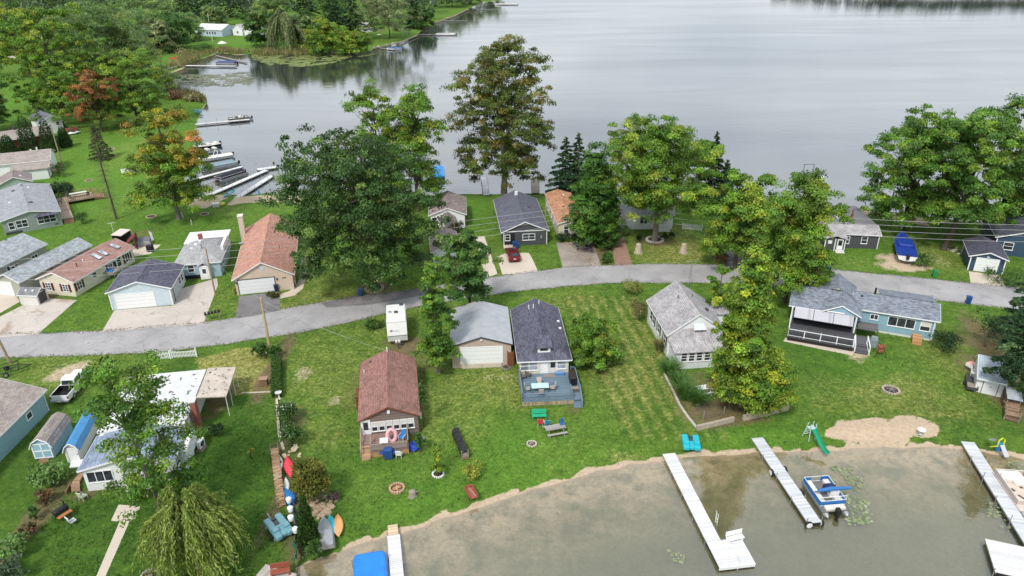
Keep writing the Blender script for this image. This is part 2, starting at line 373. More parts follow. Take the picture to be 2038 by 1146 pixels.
for a in [(1640,960,190,50,.9),(1480,930,70,26,.7),(1900,960,90,26,.7),(1950,1010,100,60,.6),(1180,1080,180,90,.55),(1000,1090,120,60,.5),(1350,1000,80,60,.5),(860,1110,90,30,.35),(1700,1090,200,50,.5),(620,1130,30,30,.4),(420,370,60,26,.9),(480,365,50,20,.6)]:  # bottom weed; patches by the right docks also paint in tree reflections
    weed_reflection = np.maximum(weed_reflection, blob(*a[:4], .9)*a[4])
shore = np.clip((.8-np.abs(S+.1)-(vnoise(X, Y, .9, 21)-.5)*.9)/.4, 0, 1)*(Y < 120)
sand = np.maximum(sand, shore*np.where(X > -14.5, 1, .3)); sand = np.where(S < 0, 1, sand)
c1, c2 = P(1185, 600), P(1330, 870); tv = (c2-c1).normalized(); u = (X-c1.x)*tv.y-(Y-c1.y)*tv.x
stripe = np.where((u > -6) & (u < 4.5) & (Y > 58) & (Y < 90), (np.sin(u*2*math.pi/1.5) > .25)*1.0, 0)
dry = np.clip(dry+stripe*.42*(.6+.6*vnoise(X, Y, 1.3, 31)), 0, 1); deep = np.clip(deep+np.where((u > -6) & (u < 4.5) & (Y > 58) & (Y < 90), (np.sin(u*2*math.pi/1.5) < -.2)*.5, 0), 0, 1)
for nm, a in (('dry', dry), ('sand', sand), ('dirt', dirt), ('lush', lush), ('deep', deep), ('weed_reflection', weed_reflection), ('under', np.clip(-S/14, 0, 1))):
    at = gm.attributes.new(nm, 'FLOAT', 'POINT'); at.data.foreach_set('value', a.ravel().astype(np.float32))
m, n, b, l = nodes_of('lawn')
def att(nm): q = n.nodes.new('ShaderNodeAttribute'); q.attribute_name = nm; return q.outputs['Fac']
fine, mid, bigN, tuft = noise(n, 6.5, 8, .8), noise(n, .8, 7, .68), noise(n, .13, 5, .6), noise(n, 2.6, 5, .7)
edge = lambda a, k=1.1, g_=3.0: mnode(n, 'MINIMUM', mnode(n, 'MAXIMUM', mnode(n, 'MULTIPLY_ADD', mnode(n, 'SUBTRACT', mnode(n, 'MULTIPLY_ADD', mnode(n, 'SUBTRACT', mnode(n, 'ADD', mnode(n, 'MULTIPLY', tuft, .6), mnode(n, 'MULTIPLY', fine, .4)), .5), k*2, a), .5), g_, .5), 0.0), 1.0)
mn = lambda f, lo, hi: ramp(n, f, [(lo, (0,)*3), (hi, (1,)*3)])
g = mixc(n, mn(mid, .36, .66), (.066,.138,.021), (.128,.220,.032))
g = mixc(n, mixc(n, .5, att('lush'), mn(bigN, .4, .7), 'MULTIPLY'), g, (.10,.215,.028))
g = mixc(n, mnode(n, 'MULTIPLY', att('lush'), .55), g, (.095,.215,.026))
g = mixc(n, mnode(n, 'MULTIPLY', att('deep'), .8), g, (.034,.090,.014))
dm = mnode(n, 'MULTIPLY', mnode(n, 'ADD', mnode(n, 'MULTIPLY', edge(att('dry'), 1.3, 1.6), .55), mnode(n, 'MULTIPLY', att('dry'), .4)), mnode(n, 'ADD', .2, mnode(n, 'MULTIPLY', mid, 1.2)))
g = mixc(n, dm, g, mixc(n, mn(tuft, .35, .65), (.17,.19,.034), (.42,.36,.14)))
g = mixc(n, .75, g, ramp(n, fine, [(.25, (.3,)*3), (.75, (1.65,)*3)]), 'MULTIPLY')
g = mixc(n, .7, g, ramp(n, tuft, [(.3, (.6,)*3), (.7, (1.4,)*3)]), 'MULTIPLY')
di = mnode(n, 'MULTIPLY', edge(att('dirt'), 1.0, 2.2), .85)
g = mixc(n, di, g, mixc(n, mid, (.10,.07,.045), (.27,.19,.12)))
sn = mixc(n, mn(tuft, .3, .7), (.43,.33,.23), (.60,.48,.35)); sn = mixc(n, .5, sn, ramp(n, fine, [(.3, (.75,)*3), (.7, (1.15,)*3)]), 'MULTIPLY')
bot = mixc(n, mn(att('under'), .08, .7), (.62,.48,.33), (.20,.20,.12)); bot = mixc(n, mnode(n, 'MULTIPLY', mn(noise(n, .42, 8, .72), .44, .62), .75), bot, (.15,.155,.075)); bot = mixc(n, mnode(n, 'MULTIPLY', mn(noise(n, 1.9, 8, .8), .5, .7), .7), bot, (.15,.13,.06))
wd = mnode(n, 'MULTIPLY', att('weed_reflection'), mnode(n, 'ADD', .15, mnode(n, 'MULTIPLY', mn(mid, .3, .7), 1.0)))
bot = mixc(n, wd, bot, mixc(n, tuft, (.11,.10,.035), (.23,.22,.08)))
bot = mixc(n, .6, bot, ramp(n, noise(n, 3.5, 8, .85), [(.3, (.6,)*3), (.7, (1.25,)*3)]), 'MULTIPLY')
sn = mixc(n, mn(att('under'), .005, .05), mixc(n, mn(att('under'), .0, .02), sn, (.46,.35,.24)), bot)
g = mixc(n, edge(att('sand'), .45, 4.0), g, sn)
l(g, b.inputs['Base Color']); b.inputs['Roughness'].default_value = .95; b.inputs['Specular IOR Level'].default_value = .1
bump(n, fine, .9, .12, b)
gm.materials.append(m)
ground = bpy.data.objects.new('ground', gm); COL.objects.link(ground); tag(ground, kind='structure')
# water: two sheets of one lake, cut off under the peninsula where no water shows
def water(name, x0, x1, y0, y1, body, opaque, rough, wave, ior, wscale=(1,1,1)):
    m, n, b, l = nodes_of(name); n.nodes.remove(b); o = n.nodes['Material Output']
    tcn = n.nodes.new('ShaderNodeTexCoord'); mpn = n.nodes.new('ShaderNodeMapping'); mpn.inputs['Scale'].default_value = wscale; l(tcn.outputs['Object'], mpn.inputs['Vector'])
    h = noise(n, wave[0], 4, .6, mpn.outputs['Vector']); nb = bump(n, h, wave[1], wave[2])
    gl = n.nodes.new('ShaderNodeBsdfGlossy'); gl.inputs['Roughness'].default_value = rough; l(nb, gl.inputs['Normal'])
    ge = n.nodes.new('ShaderNodeNewGeometry'); dt = n.nodes.new('ShaderNodeVectorMath'); dt.operation = 'DOT_PRODUCT'; l(nb, dt.inputs[0]); l(ge.outputs['Incoming'], dt.inputs[1])
    fres = mnode(n, 'MULTIPLY_ADD', mnode(n, 'POWER', mnode(n, 'SUBTRACT', 1.0, mnode(n, 'MINIMUM', mnode(n, 'ABSOLUTE', dt.outputs['Value']), 1.0)), ior[1]), 1-ior[0], ior[0])
    mp2 = n.nodes.new('ShaderNodeMapping'); mp2.inputs['Scale'].default_value = (.006, .03, 1); l(tcn.outputs['Object'], mp2.inputs['Vector'])
    fres = mnode(n, 'MULTIPLY', fres, mnode(n, 'MULTIPLY_ADD', noise(n, 1.0, 4, .6, mp2.outputs['Vector'], 1.2), .5, .70))
    tr = n.nodes.new('ShaderNodeBsdfTransparent'); tr.inputs['Color'].default_value = (.95,.95,.88,1)
    df = n.nodes.new('ShaderNodeBsdfDiffuse'); df.inputs['Color'].default_value = (*body, 1)
    m1 = n.nodes.new('ShaderNodeMixShader'); m2 = n.nodes.new('ShaderNodeMixShader'); m1.inputs[0].default_value = opaque
    l(tr.outputs[0], m1.inputs[1]); l(df.outputs[0], m1.inputs[2]); l(fres, m2.inputs[0]); l(m1.outputs[0], m2.inputs[1]); l(gl.outputs[0], m2.inputs[2]); l(m2.outputs[0], o.inputs['Surface'])
    o_ = obj(name, MB().add([(x0,y0,0),(x1,y0,0),(x1,y1,0),(x0,y1,0)], [(0,1,2,3)]), m); return tag(o_, kind='structure')
water('lake', -900, 1200, 95, 1900, (.06,.072,.07), .84, .02, (.55, .17, .16), (.06, 2.15), (.5, 1.0, 1))
water('cove_water', -60, 300, -60, 95, (.25,.26,.22), .05, .012, (1.6, .13, .06), (.195, 4.2))
# flat sheets on the lawn
SHEETS = []
def sheet(name, px, mat, z=.004, zc=0, skirt=0):
    poly = [P2(*q) for q in px]; SHEETS.append(np.array(poly))
    a = sum(p[0]*q[1]-q[0]*p[1] for p, q in zip(poly, poly[1:]+poly[:1]))
    if a < 0: poly = poly[::-1]
    mb = MB(); mb.prism([(p[0], p[1]) for p in poly], ZG-.25, ZG+z)
    return tag(obj(name, mb, mat), kind='structure')
ASPH = ground_sheet('asphalt', (.36,.35,.355), .24, True, (.25,.24,.245)); CONC = ground_sheet('concrete', (.52,.465,.42), .16, True, (.30,.23,.17))
CONC2 = ground_sheet('pale_concrete', (.58,.50,.42), .12, False); DARKA = ground_sheet('dark_asphalt', (.21,.20,.205), .4, True, (.10,.09,.095))
OLDC = ground_sheet('broken_concrete', (.36,.31,.27), .35, True, (.14,.10,.06)); BRICKP = ground_sheet('brick_paving', (.36,.22,.17), .25, bricks=True)
up_edge = [(-260,676),(-100,668),(0,663),(75,664),(205,658),(300,650),(405,642),(460,633),(500,625),(560,615),(640,601),(720,588),(790,580),(850,572),(900,563),(965,553),(1040,543),(1120,532),(1190,528),(1250,526),(1320,525),(1380,526),(1500,529),(1620,533),(1700,540),(1800,550),(1930,563),(2038,573),(2300,602)]
lo_edge = [(2300,650),(2038,616),(1930,605),(1830,594),(1700,580),(1600,572),(1500,566),(1400,563),(1280,562),(1200,564),(1120,570),(1040,578),(950,590),(900,598),(850,606),(760,624),(700,640),(650,651),(600,660),(550,668),(500,676),(450,684),(400,690),(300,702),(180,706),(90,709),(0,712),(-100,720),(-260,735)]
def rough_edge(pts, amp):
    o = []
    for i in range(len(pts)-1):
        for k in range(4): t = k/4; o.append((pts[i][0]*(1-t)+pts[i+1][0]*t, pts[i][1]*(1-t)+pts[i+1][1]*t+rng.uniform(-amp, amp)))
    return o+[pts[-1]]
sheet('road', rough_edge(up_edge, .9)+rough_edge(lo_edge, .9), ASPH, .004)
for nm, px, mt_ in [('driveway', [(-60,676),(75,665),(153,597),(98,594),(46,607),(-10,635)], CONC), ('driveway', [(-30,640),(40,600),(20,572),(-30,590)], CONC2),
    ('driveway', [(203,660),(228,617),(345,608),(362,574),(432,553),(434,566),(405,644)], CONC), ('driveway', [(468,634),(476,590),(556,580),(558,617),(500,630)], DARKA),
    ('walkway', [(558,594),(586,588),(603,574),(609,552),(612,500),(601,500),(597,548),(591,568),(576,579),(555,586)], CONC2),
    ('driveway', [(946,471),(964,470),(990,545),(966,553)], CONC2), ('driveway', [(989,511),(1008,503),(1052,503),(1058,512),(1071,540),(1000,547)], CONC2),
    ('driveway', [(1107,483),(1180,480),(1196,528),(1120,533)], OLDC), ('brick_path', [(1213,456),(1237,456),(1258,526),(1224,528)], BRICKP),
    ('driveway', [(1446,490),(1474,490),(1487,530),(1446,529)], DARKA), ('driveway', [(1928,540),(1992,548),(2000,570),(1932,563)], CONC2),
    ('walkway', [(186,1160),(204,1160),(258,1037),(270,1031),(279,1008),(236,1004),(221,1036),(238,1038)], CONC2),
    ('paving', [(258,487),(320,487),(300,505),(268,510)], CONC2), ('gravel_strip', [(1559,679),(1563,672),(1700,700),(1696,707),(1640,696)], CONC2),
    ('driveway', [(700,590),(780,581),(850,573),(850,586),(740,606),(650,612),(640,603)], DARKA),('lane',[(-60,122),(0,122),(42,118),(50,108),(0,112),(-60,112)],CONC2)]:
    sheet(nm, px, mt_, .008)
for px_ in [(148,706)]: pass
# ================================================================ trees and plants
def leaf_mat(name, rough=.5, trans=.34):
    m, n, b, l = nodes_of(name); q = n.nodes.new('ShaderNodeAttribute'); q.attribute_name = 'tint'
    l(q.outputs['Color'], b.inputs['Base Color']); b.inputs['Roughness'].default_value = rough; b.inputs['Specular IOR Level'].default_value = .35
    t = n.nodes.new('ShaderNodeBsdfTranslucent'); l(q.outputs['Color'], t.inputs['Color'])
    ms = n.nodes.new('ShaderNodeMixShader'); ms.inputs[0].default_value = trans
    l(b.outputs[0], ms.inputs[1]); l(t.outputs[0], ms.inputs[2]); l(ms.outputs[0], n.nodes['Material Output'].inputs['Surface']); return m
LEAF = leaf_mat('leaves'); NEEDLE = leaf_mat('needles', .6, .08)
BARK = paint((.11,.085,.065), .9, .4, 4); BARKL = paint((.27,.22,.15), .9, .35, 4); BARKG = paint((.20,.18,.15), .9, .35, 4)
def quads(name, c, a, bvec, col, mat, parent, label=None):
    """leaf blades: centres c, half axes a and b, one tint each"""
    N = len(c); v = np.empty((N, 4, 3)); v[:,0] = c-a; v[:,1] = c+bvec; v[:,2] = c+a; v[:,3] = c-bvec
    me = bpy.data.meshes.new(name); me.vertices.add(N*4); me.vertices.foreach_set('co', v.ravel())
    me.loops.add(N*4); me.loops.foreach_set('vertex_index', np.arange(N*4)); me.polygons.add(N)
    me.polygons.foreach_set('loop_start', np.arange(0, N*4, 4)); me.polygons.foreach_set('loop_total', np.full(N, 4)); me.update(calc_edges=True)
    at = me.attributes.new('tint', 'FLOAT_COLOR', 'POINT'); cc = np.ones((N, 4, 4)); cc[:,:,:3] = np.clip(col, 0, 1)[:,None,:]
    at.data.foreach_set('color', cc.ravel().astype(np.float32)); me.materials.append(mat)
    return obj(name, me, mat, parent, label)
def unit(v): return v/(np.linalg.norm(v, axis=-1, keepdims=True)+1e-9)
def blades(c, g, size, up=.5, outw=None, aspect=.62):
    N = len(c); nrm = g.normal(size=(N, 3))*.6; nrm[:,2] += up
    if outw is not None: nrm += outw*.6
    nrm = unit(nrm); t = unit(np.cross(nrm, g.normal(size=(N, 3)))); b = np.cross(nrm, t)
    s = size*g.uniform(.6, 1.35, (N, 1)); t = t-np.array([0,0,.25]); return t*s*.5, b*s*.5*aspect
def pick(g, pal, n, jit=.16):
    pal = np.array(pal, float); k = g.choice(len(pal), n, p=pal[:,3]/pal[:,3].sum()); return pal[k,:3]*(1+g.normal(0, jit, (n, 1)))
GREEN = [(0.127,0.254,0.029,3),(0.0878,0.195,0.029,2),(0.215,0.338,0.0402,1.5)]; OAKG = [(0.087,0.192,0.0384,3),(0.064,0.147,0.0307,2),(0.166,0.269,0.0538,1.1)]
LIME = [(.20,.31,.028,3),(.13,.25,.025,2),(.32,.37,.032,1.6),(.08,.17,.02,.7)]; MAPLE = [(0.157,0.28,0.0275,3),(0.11,0.225,0.0275,2),(0.276,0.353,0.0381,1.2)]
BROWNY = [(.13,.185,.032,3),(.185,.175,.036,2),(.10,.15,.028,2.5),(.22,.20,.045,.4)]; FIREY = [(.22,.27,.03,3),(.40,.36,.035,2),(.48,.31,.06,1.3),(.13,.22,.025,2)]
RUSTY = [(0.32,0.15,0.0531,2),(0.394,0.173,0.0531,1.3),(0.184,0.138,0.0425,1.2)]; DARKN = [(0.0431,0.1,0.0371,3),(0.0313,0.0765,0.0304,2),(0.0783,0.136,0.0473,1)]
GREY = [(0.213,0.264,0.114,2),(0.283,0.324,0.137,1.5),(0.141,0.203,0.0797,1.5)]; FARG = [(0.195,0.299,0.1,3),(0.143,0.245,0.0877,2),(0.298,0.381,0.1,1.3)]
def trunk_mesh(h, r, limbs, lean=(0,0), top=.35, g=None, fork=1):
    mb = MB(); n = 6; pts = []; rad = []
    for i in range(n+1):
        t = i/n; pts.append((lean[0]*t*h+(g.normal(0, .06*r*4) if 0 < i < n else 0), lean[1]*t*h+(g.normal(0, .06*r*4) if 0 < i < n else 0), t*h)); rad.append(r*(1.25-.25*min(1, t*6))*(1-(1-top)*t))
    mb.path(pts, rad, 8)
    for tz, q, rr in limbs:
        i = min(int(tz*n), n-1); a = np.array(pts[i])*(1-(tz*n-i))+np.array(pts[i+1])*(tz*n-i); q = np.array(q)
        mid = (a+q)/2+np.array([0, 0, .12*np.linalg.norm(q-a)])+g.normal(0, .05*np.linalg.norm(q-a), 3)
        mb.path([a, mid, q], [rr, rr*.65, rr*.25], 5)
    return mb
def broadleaf(name, label, cat, base, h, rad, seed, pal, leaf=.36, n=9000, cb=.25, tr=.3, squash=1., lobes=9, lean=(0,0), bark=None, zr=None, gap=.5, group=None, flat=0., skew=(0,0), patches=None, nclump=None, lf=1., off=(0,0)):
    """tapered trunk with limbs, and a crown of leaf clumps grouped in uneven lobes"""
    g = np.random.default_rng(seed); root = thing(name, label, cat, base, 0, group); n = int(n*3.3); leaf *= .86
    z0 = h*cb*.4; zc = (z0+h)/2; hz = (h-z0)/2; L_ = []
    for k in range(lobes):
        a = 2*math.pi*(k*.618+g.uniform(-.06, .06)); f = (k+.5)/lobes
        zz = z0+hz*.22+(h-z0-hz*.5)*f
        env = math.sqrt(max(.05, 1-((zz-zc)/(hz*1.08))**2)) if squash == 1. else max(.12, (1-f)**squash)
        rr = rad*env*g.uniform(.6, 1.0)
        lr = rad*(.34+.26*env)*g.uniform(.8, 1.2); lr = min(lr, rad*.64)*lf
        L_.append((rr*math.cos(a)*.72+skew[0]*f, rr*math.sin(a)*.72+skew[1]*f, zz, lr, lr*g.uniform(.62, .85)))
    [L_.append((rad*.6*math.cos(q*2.1+seed), rad*.6*math.sin(q*2.1+seed), z0+hz*.3, rad*.42*lf, hz*.28)) for q in range(3)]; L_.append((skew[0]*.5, skew[1]*.5, zc, rad*.5, hz*.62)); L_.append((skew[0]+g.normal(0, rad*.1), skew[1], h-hz*.3, rad*.4, hz*.3))
    L_ = [(x+lean[0]*z+off[0], y+lean[1]*z+off[1], z, a, b) for x, y, z, a, b in L_]
    A = np.array(L_); vol = A[:,3]**2*A[:,4]; nc = int((nclump or max(30, n//70))*1.6); k = g.choice(len(A), nc, p=(vol**.6)/(vol**.6).sum())
    d = unit(g.normal(size=(nc, 3))); d[:,2] = np.where(d[:,2] < -.55, -d[:,2]*.6, d[:,2]); r_ = g.uniform(gap, 1.08, (nc, 1))
    cc = A[k,:3]+d*r_*np.stack([A[k,3], A[k,3], A[k,4]], 1)
    cc[:,2] = np.maximum(cc[:,2], z0*.8+.2)
    cs = np.minimum(rad*g.uniform(.14, .26, (nc, 1)), g.uniform(.7, 1.35, (nc, 1))*(1.05 if leaf < .45 else 1.9)); ccol = pick(g, pal, nc, .22)
    if patches:                              # leaves that have turned another colour in one part of the crown
        for (px_, py_, pz_, pr_, ppal) in patches:
            q = np.linalg.norm(cc-np.array([px_, py_, pz_])*np.array([rad, rad, h]), axis=1) < pr_*rad; ccol[q] = pick(g, ppal, q.sum(), .2)
    m = max(8, n//nc); ci = np.repeat(np.arange(nc), m); N = len(ci)
    o = unit(g.normal(size=(N, 3))); o[:,2] = np.where(o[:,2] < -.3, -o[:,2], o[:,2]); o = o*g.uniform(.35, 1.12, (N, 1)); o = o*np.array([1., 1., .72]); c = cc[ci]+o*cs[ci]
    outw = unit(o+.5*d[ci]); a, b = blades(c, g, leaf, .35, outw*1.9)
    col = ccol[ci]*(1+g.normal(0, .17, (N, 1)))*(1+g.normal(0, .05, (N, 3)))
    quads('crown', c, a, b, col, LEAF, root)
    order = np.argsort(-A[:,3])[:8]; limbs = [(min(.95, max(.22, (A[q,2]-A[q,3]*.9)/h/.86)), A[q,:3], tr*.42) for q in order]
    sel = g.choice(nc, min(nc, 16), replace=False); limbs += [(min(.95, max(.3, (cc[q,2]/h)*.8)), cc[q], tr*.22) for q in sel]
    tm = trunk_mesh(h*.86, tr, limbs, lean, .25, g); obj('trunk', tm, bark or BARK, root); return root
def conifer(name, label, base, h, rad, seed, pal=DARKN, n=6000, leaf=.34, cb=.04, tr=.16, group=None, droop=.25, cat='tree', pw=1.0, dense=1.0, bark=None):
    g = np.random.default_rng(seed); root = thing(name, label, cat, base, 0, group); nb = int(70*dense); t = (np.arange(nb)+.5)/nb
    z = h*(cb+(1-cb)*t); r_ = rad*np.power(1-t, pw)*g.uniform(.75, 1.12, nb)+.08; a = np.arange(nb)*2.399+g.normal(0, .2, nb)
    m = np.maximum(6, (n*r_/r_.sum()).astype(int)); bi = np.repeat(np.arange(nb), m); N = len(bi); f = np.sqrt(g.uniform(.02, 1, N))
    side = g.normal(0, .16, N)*r_[bi]*(1.1-f*.6)+g.normal(0, .05, N)
    x = np.cos(a[bi])*r_[bi]*f-np.sin(a[bi])*side; y = np.sin(a[bi])*r_[bi]*f+np.cos(a[bi])*side
    zz = z[bi]-droop*r_[bi]*f**1.4-np.abs(side)*.3+g.normal(0, .07, N); c = np.stack([x, y, np.maximum(zz, .05)], 1)
    outw = np.stack([np.cos(a[bi]), np.sin(a[bi]), np.full(N, .1)], 1); ax = unit(outw+g.normal(0, .35, (N, 3))); nr_ = unit(np.cross(ax, g.normal(size=(N, 3))))
    s = leaf*g.uniform(.6, 1.3, (N, 1)); col = pick(g, pal, nb, .2)[bi]*(1+g.normal(0, .15, (N, 1)))
    quads('crown', c, ax*s*.6, nr_*s*.26, col, NEEDLE, root)
    tm = MB().path([(0,0,0),(0,0,h*.5),(0,0,h*.97)], [tr, tr*.6, .03], 7)
    for k in range(0, nb, 3): tm.path([(0,0,z[k]),(math.cos(a[k])*r_[k]*.8, math.sin(a[k])*r_[k]*.8, z[k]-droop*r_[k]*.7)], [tr*.22, .012], 4, False)
    obj('trunk', tm, bark or BARK, root); return root
def arborvitae(name, label, base, h, rad, seed, pal, n=4000, leaf=.2, group=None, cat='tree', tip=1.3):
    g = np.random.default_rng(seed); root = thing(name, label, cat, base, 0, group); t = 1-np.sqrt(g.uniform(0, 1, n)); a = g.uniform(0, 2*math.pi, n)
    bumpy = 1+.13*np.sin(a*5+t*17)+.1*np.sin(a*3-t*29)+g.normal(0, .05, n); r_ = rad*np.power(1-t, 1/tip)*np.minimum(1, .7+t*4)*bumpy*np.sqrt(g.uniform(.45, 1, n))+.03
    c = np.stack([np.cos(a)*r_, np.sin(a)*r_, .08+t*h], 1); ax = unit(np.stack([np.cos(a)*.45, np.sin(a)*.45, np.ones(n)], 1)+g.normal(0, .3, (n, 3))); nb_ = unit(np.cross(ax, g.normal(size=(n, 3))))
    s = leaf*g.uniform(.6, 1.3, (n, 1)); col = pick(g, pal, n, .22); quads('crown', c, ax*s*.6, nb_*s*.3, col, NEEDLE, root)
    obj('trunk', MB().path([(0,0,0),(0,0,h*.9)], [.09, .03], 6), BARK, root); return root
def shrub(name, label, base, h, rad, seed, pal, n=900, leaf=.17, cat='shrub', group=None, lobes=5, flowers=None, up=.4, stems=True):
    g = np.random.default_rng(seed); root = thing(name, label, cat, base, 0, group); A = []
    for k in range(lobes):
        a = k*2.4+g.uniform(-.3, .3); q = rad*g.uniform(.25, .6) if lobes > 1 else 0; lr = rad*g.uniform(.42, .62) if lobes > 1 else rad
        A.append((q*math.cos(a), q*math.sin(a), h*g.uniform(.35, .62), lr, h*g.uniform(.3, .42)))
    A = np.array(A); nc = max(16, n//28); k = g.integers(0, len(A), nc); d = unit(g.normal(size=(nc, 3))); d[:,2] = np.abs(d[:,2])*1.0-.35
    cc = A[k,:3]+d*g.uniform(.6, 1.1, (nc, 1))*np.stack([A[k,3]]*2+[A[k,4]], 1); cc[:,2] = np.clip(cc[:,2], .06*h, None)
    m = max(4, n//nc); ci = np.repeat(np.arange(nc), m); N = len(ci); c = cc[ci]+g.normal(size=(N, 3))*rad*.13; c[:,2] = np.maximum(c[:,2], .04)
    a, b = blades(c, g, leaf, up, unit(c-np.array([0,0,h*.3]))); col = pick(g, pal, nc, .2)[ci]*(1+g.normal(0, .18, (N, 1)))
    quads('foliage', c, a, b, col, LEAF, root)
    if flowers:
        fn, fc, fs = flowers; q = g.integers(0, N, fn); a, b = blades(c[q], g, fs, .9, None, .9)
        quads('blossoms', c[q]+unit(c[q]-np.array([0,0,h*.3]))*.06, a, b, np.tile(np.array(fc), (fn, 1))*(1+g.normal(0, .08, (fn, 1))), LEAF, root)
    if stems:
        tm = MB()
        for k in range(5): tm.path([(g.normal(0, .05), g.normal(0, .05), 0), (A[k % len(A)][0]*.6, A[k % len(A)][1]*.6, h*.5)], [.025, .01], 4, False)
        obj('stem', tm, BARK, root)
    return root
def grass_clump(name, label, base, h, rad, seed, pal, n=500, cat='plant', group=None, arch=1., w=.05):
    g = np.random.default_rng(seed); root = thing(name, label, cat, base, 0, group); a = g.uniform(0, 2*math.pi, n); l_ = h*g.uniform(.6, 1.1, n); C_ = []; A_ = []; B_ = []
    sp = rad*np.sqrt(g.uniform(0, 1, n)); p = np.stack([np.cos(a)*sp*.35, np.sin(a)*sp*.35, np.zeros(n)], 1); d = np.stack([np.cos(a), np.sin(a), np.zeros(n)], 1)
    for k in range(4):
        t0, t1 = k/4, (k+1)/4; f = lambda t: p+d*(sp*arch*t**1.7)[:,None]+np.array([0,0,1])*(l_*(t-.32*arch*t**2.6))[:,None]
        q0, q1 = f(t0), f(t1); C_.append((q0+q1)/2); A_.append((q1-q0)*.62); B_.append(np.cross(d, [0,0,1])*w*(1.1-t0)+g.normal(0, .008, (n, 3)))
    col = pick(g, pal, n, .2); quads('foliage', np.concatenate(C_), np.concatenate(A_), np.concatenate(B_), np.tile(col, (4, 1)), LEAF, root); return root
def willow(name, label, base, h, rad, seed, pal, strands=420, cat='tree', group=None, leaf=.3, skirt=.8, tr=.32):
    g = np.random.default_rng(seed); root = thing(name, label, cat, base, 0, group); C_ = []; A_ = []; B_ = []; K_ = []; limbs = []
    nb_ = 30; bq = [(2*math.pi*k*.618+g.normal(0,.2), rad*math.sqrt((k+.6)/nb_)*g.uniform(.8,1.05), g.uniform(.78,1.06)) for k in range(nb_)]
    for k in range(strands):
        a0, q0, t0 = bq[g.integers(0, nb_)]; a = a0+g.normal(0, .55/(q0+.6)); q = max(.2, q0+g.normal(0, .35)); top = h*(1-.40*(q0/rad)**2)*t0*g.uniform(.95, 1.03)
        s0 = np.array([math.cos(a0)*q0*.45, math.sin(a0)*q0*.45, top*.93]); e = np.array([math.cos(a)*q*1.15, math.sin(a)*q*1.15, top*g.uniform(.06, 1-skirt*.5)+.2])
        mid = np.array([math.cos(a)*q*.98, math.sin(a)*q*.98, top*.86]); m = 26; t = np.linspace(0, 1, m)[:,None]
        pt = s0*(1-t)**2+2*mid*t*(1-t)+e*t**2+g.normal(0, .05, (m, 3)); dr = unit(np.gradient(pt, axis=0)); ax = unit(dr+g.normal(0, .3, (m, 3)))
        C_.append(pt); A_.append(ax*leaf*.7); B_.append(unit(np.cross(ax, g.normal(size=(m, 3))))*leaf*.16); K_.append(np.tile(pick(g, pal, 1, .2), (m, 1))*(1+g.normal(0, .15, (m, 1))))
        if k % 36 == 0: limbs.append((min(.9, .35+.5*g.random()), s0, tr*.28))
    quads('crown', *[np.concatenate(z) for z in (C_, A_, B_, K_)], LEAF, root); obj('trunk', trunk_mesh(h*.7, tr, limbs, (0,0), .4, g), BARK, root); return root
def T(fn, name, label, px, py, ytop, wpx, seed, *a, **k):
    """stand a tree at a photo spot: height from its top row, radius from its crown width"""
    b = P(px, py); h = up_to(b, ytop); c = Vector((b.x, b.y, b.z+h*.6)); r_ = wpx/2/pxm(c); return fn(name, label, a[0], b, h, r_, seed, *a[1:], **k) if fn is broadleaf else fn(name, label, b, h, r_, seed, *a, **k)
BT = lambda name, label, px, py, yt, wp, seed, pal, **k: T(broadleaf, name, label, px, py, yt, wp, seed, 'tree', pal, **k)
BT('oak_tree', 'huge spreading dark green oak over the lawn beside the orange tiled garage', 745, 578, 262, 372, 1, [(.062,.135,.028,3),(.046,.105,.022,2),(.13,.21,.042,1)], n=24000, leaf=.40, cb=.2, tr=.62, lobes=26, nclump=440, lf=.55, off=(-1.0,0))
BT('maple_tree', 'left one of the two upright green maples behind the huge oak', 762, 415, 166, 120, 2, MAPLE, n=7000, leaf=.42, cb=.12, tr=.3, lobes=10, nclump=150, lf=.85)
BT('maple_tree', 'larger, right one of the two upright green maples behind the huge oak', 832, 420, 160, 150, 39, MAPLE, n=9500, leaf=.42, cb=.12, tr=.35, lobes=12, nclump=200, lf=.85)
BT('sycamore_tree', 'tallest tree with brownish leaves on the lake shore above the navy roofed house', 1003, 388, 64, 215, 3, BROWNY, n=24000, leaf=.42, cb=.12, tr=.55, lobes=24, nclump=420, lf=.75, bark=BARKG)
BT('maple_tree', 'broad maple in the front lawn of the white cottage, ringed by stones', 1303, 480, 230, 212, 4, MAPLE, n=21000, leaf=.38, cb=.46, tr=.45, lobes=13, nclump=290, bark=BARKG)
BT('maple_tree', 'dense green maple by the asphalt lane at the roadside', 1462, 533, 335, 150, 5, MAPLE, n=12000, leaf=.38, cb=.18, tr=.28, lobes=9, nclump=170)
BT('maple_tree', 'tall leafy maple on the roadside behind the yellowing leaning tree', 1562, 600, 330, 155, 6, MAPLE, n=17000, leaf=.36, cb=.17, tr=.33, lobes=12, nclump=230)
BT('maple_tree', 'wide dark maple between the grey roofed cottage and the covered boat', 1795, 455, 212, 190, 7, GREEN, n=18000, leaf=.42, cb=.04, tr=.4, lobes=12, nclump=240)
BT('maple_tree', 'tall airy maple with bare trunk beside the navy garage', 1878, 497, 202, 165, 8, GREEN, n=14000, leaf=.42, cb=.3, tr=.4, lobes=10, lean=(.10,0), nclump=150)
BT('maple_tree', 'broad maple standing behind the navy house at the lake', 1985, 452, 190, 220, 9, GREEN, n=17000, leaf=.46, cb=.08, tr=.4, lobes=12, nclump=210)
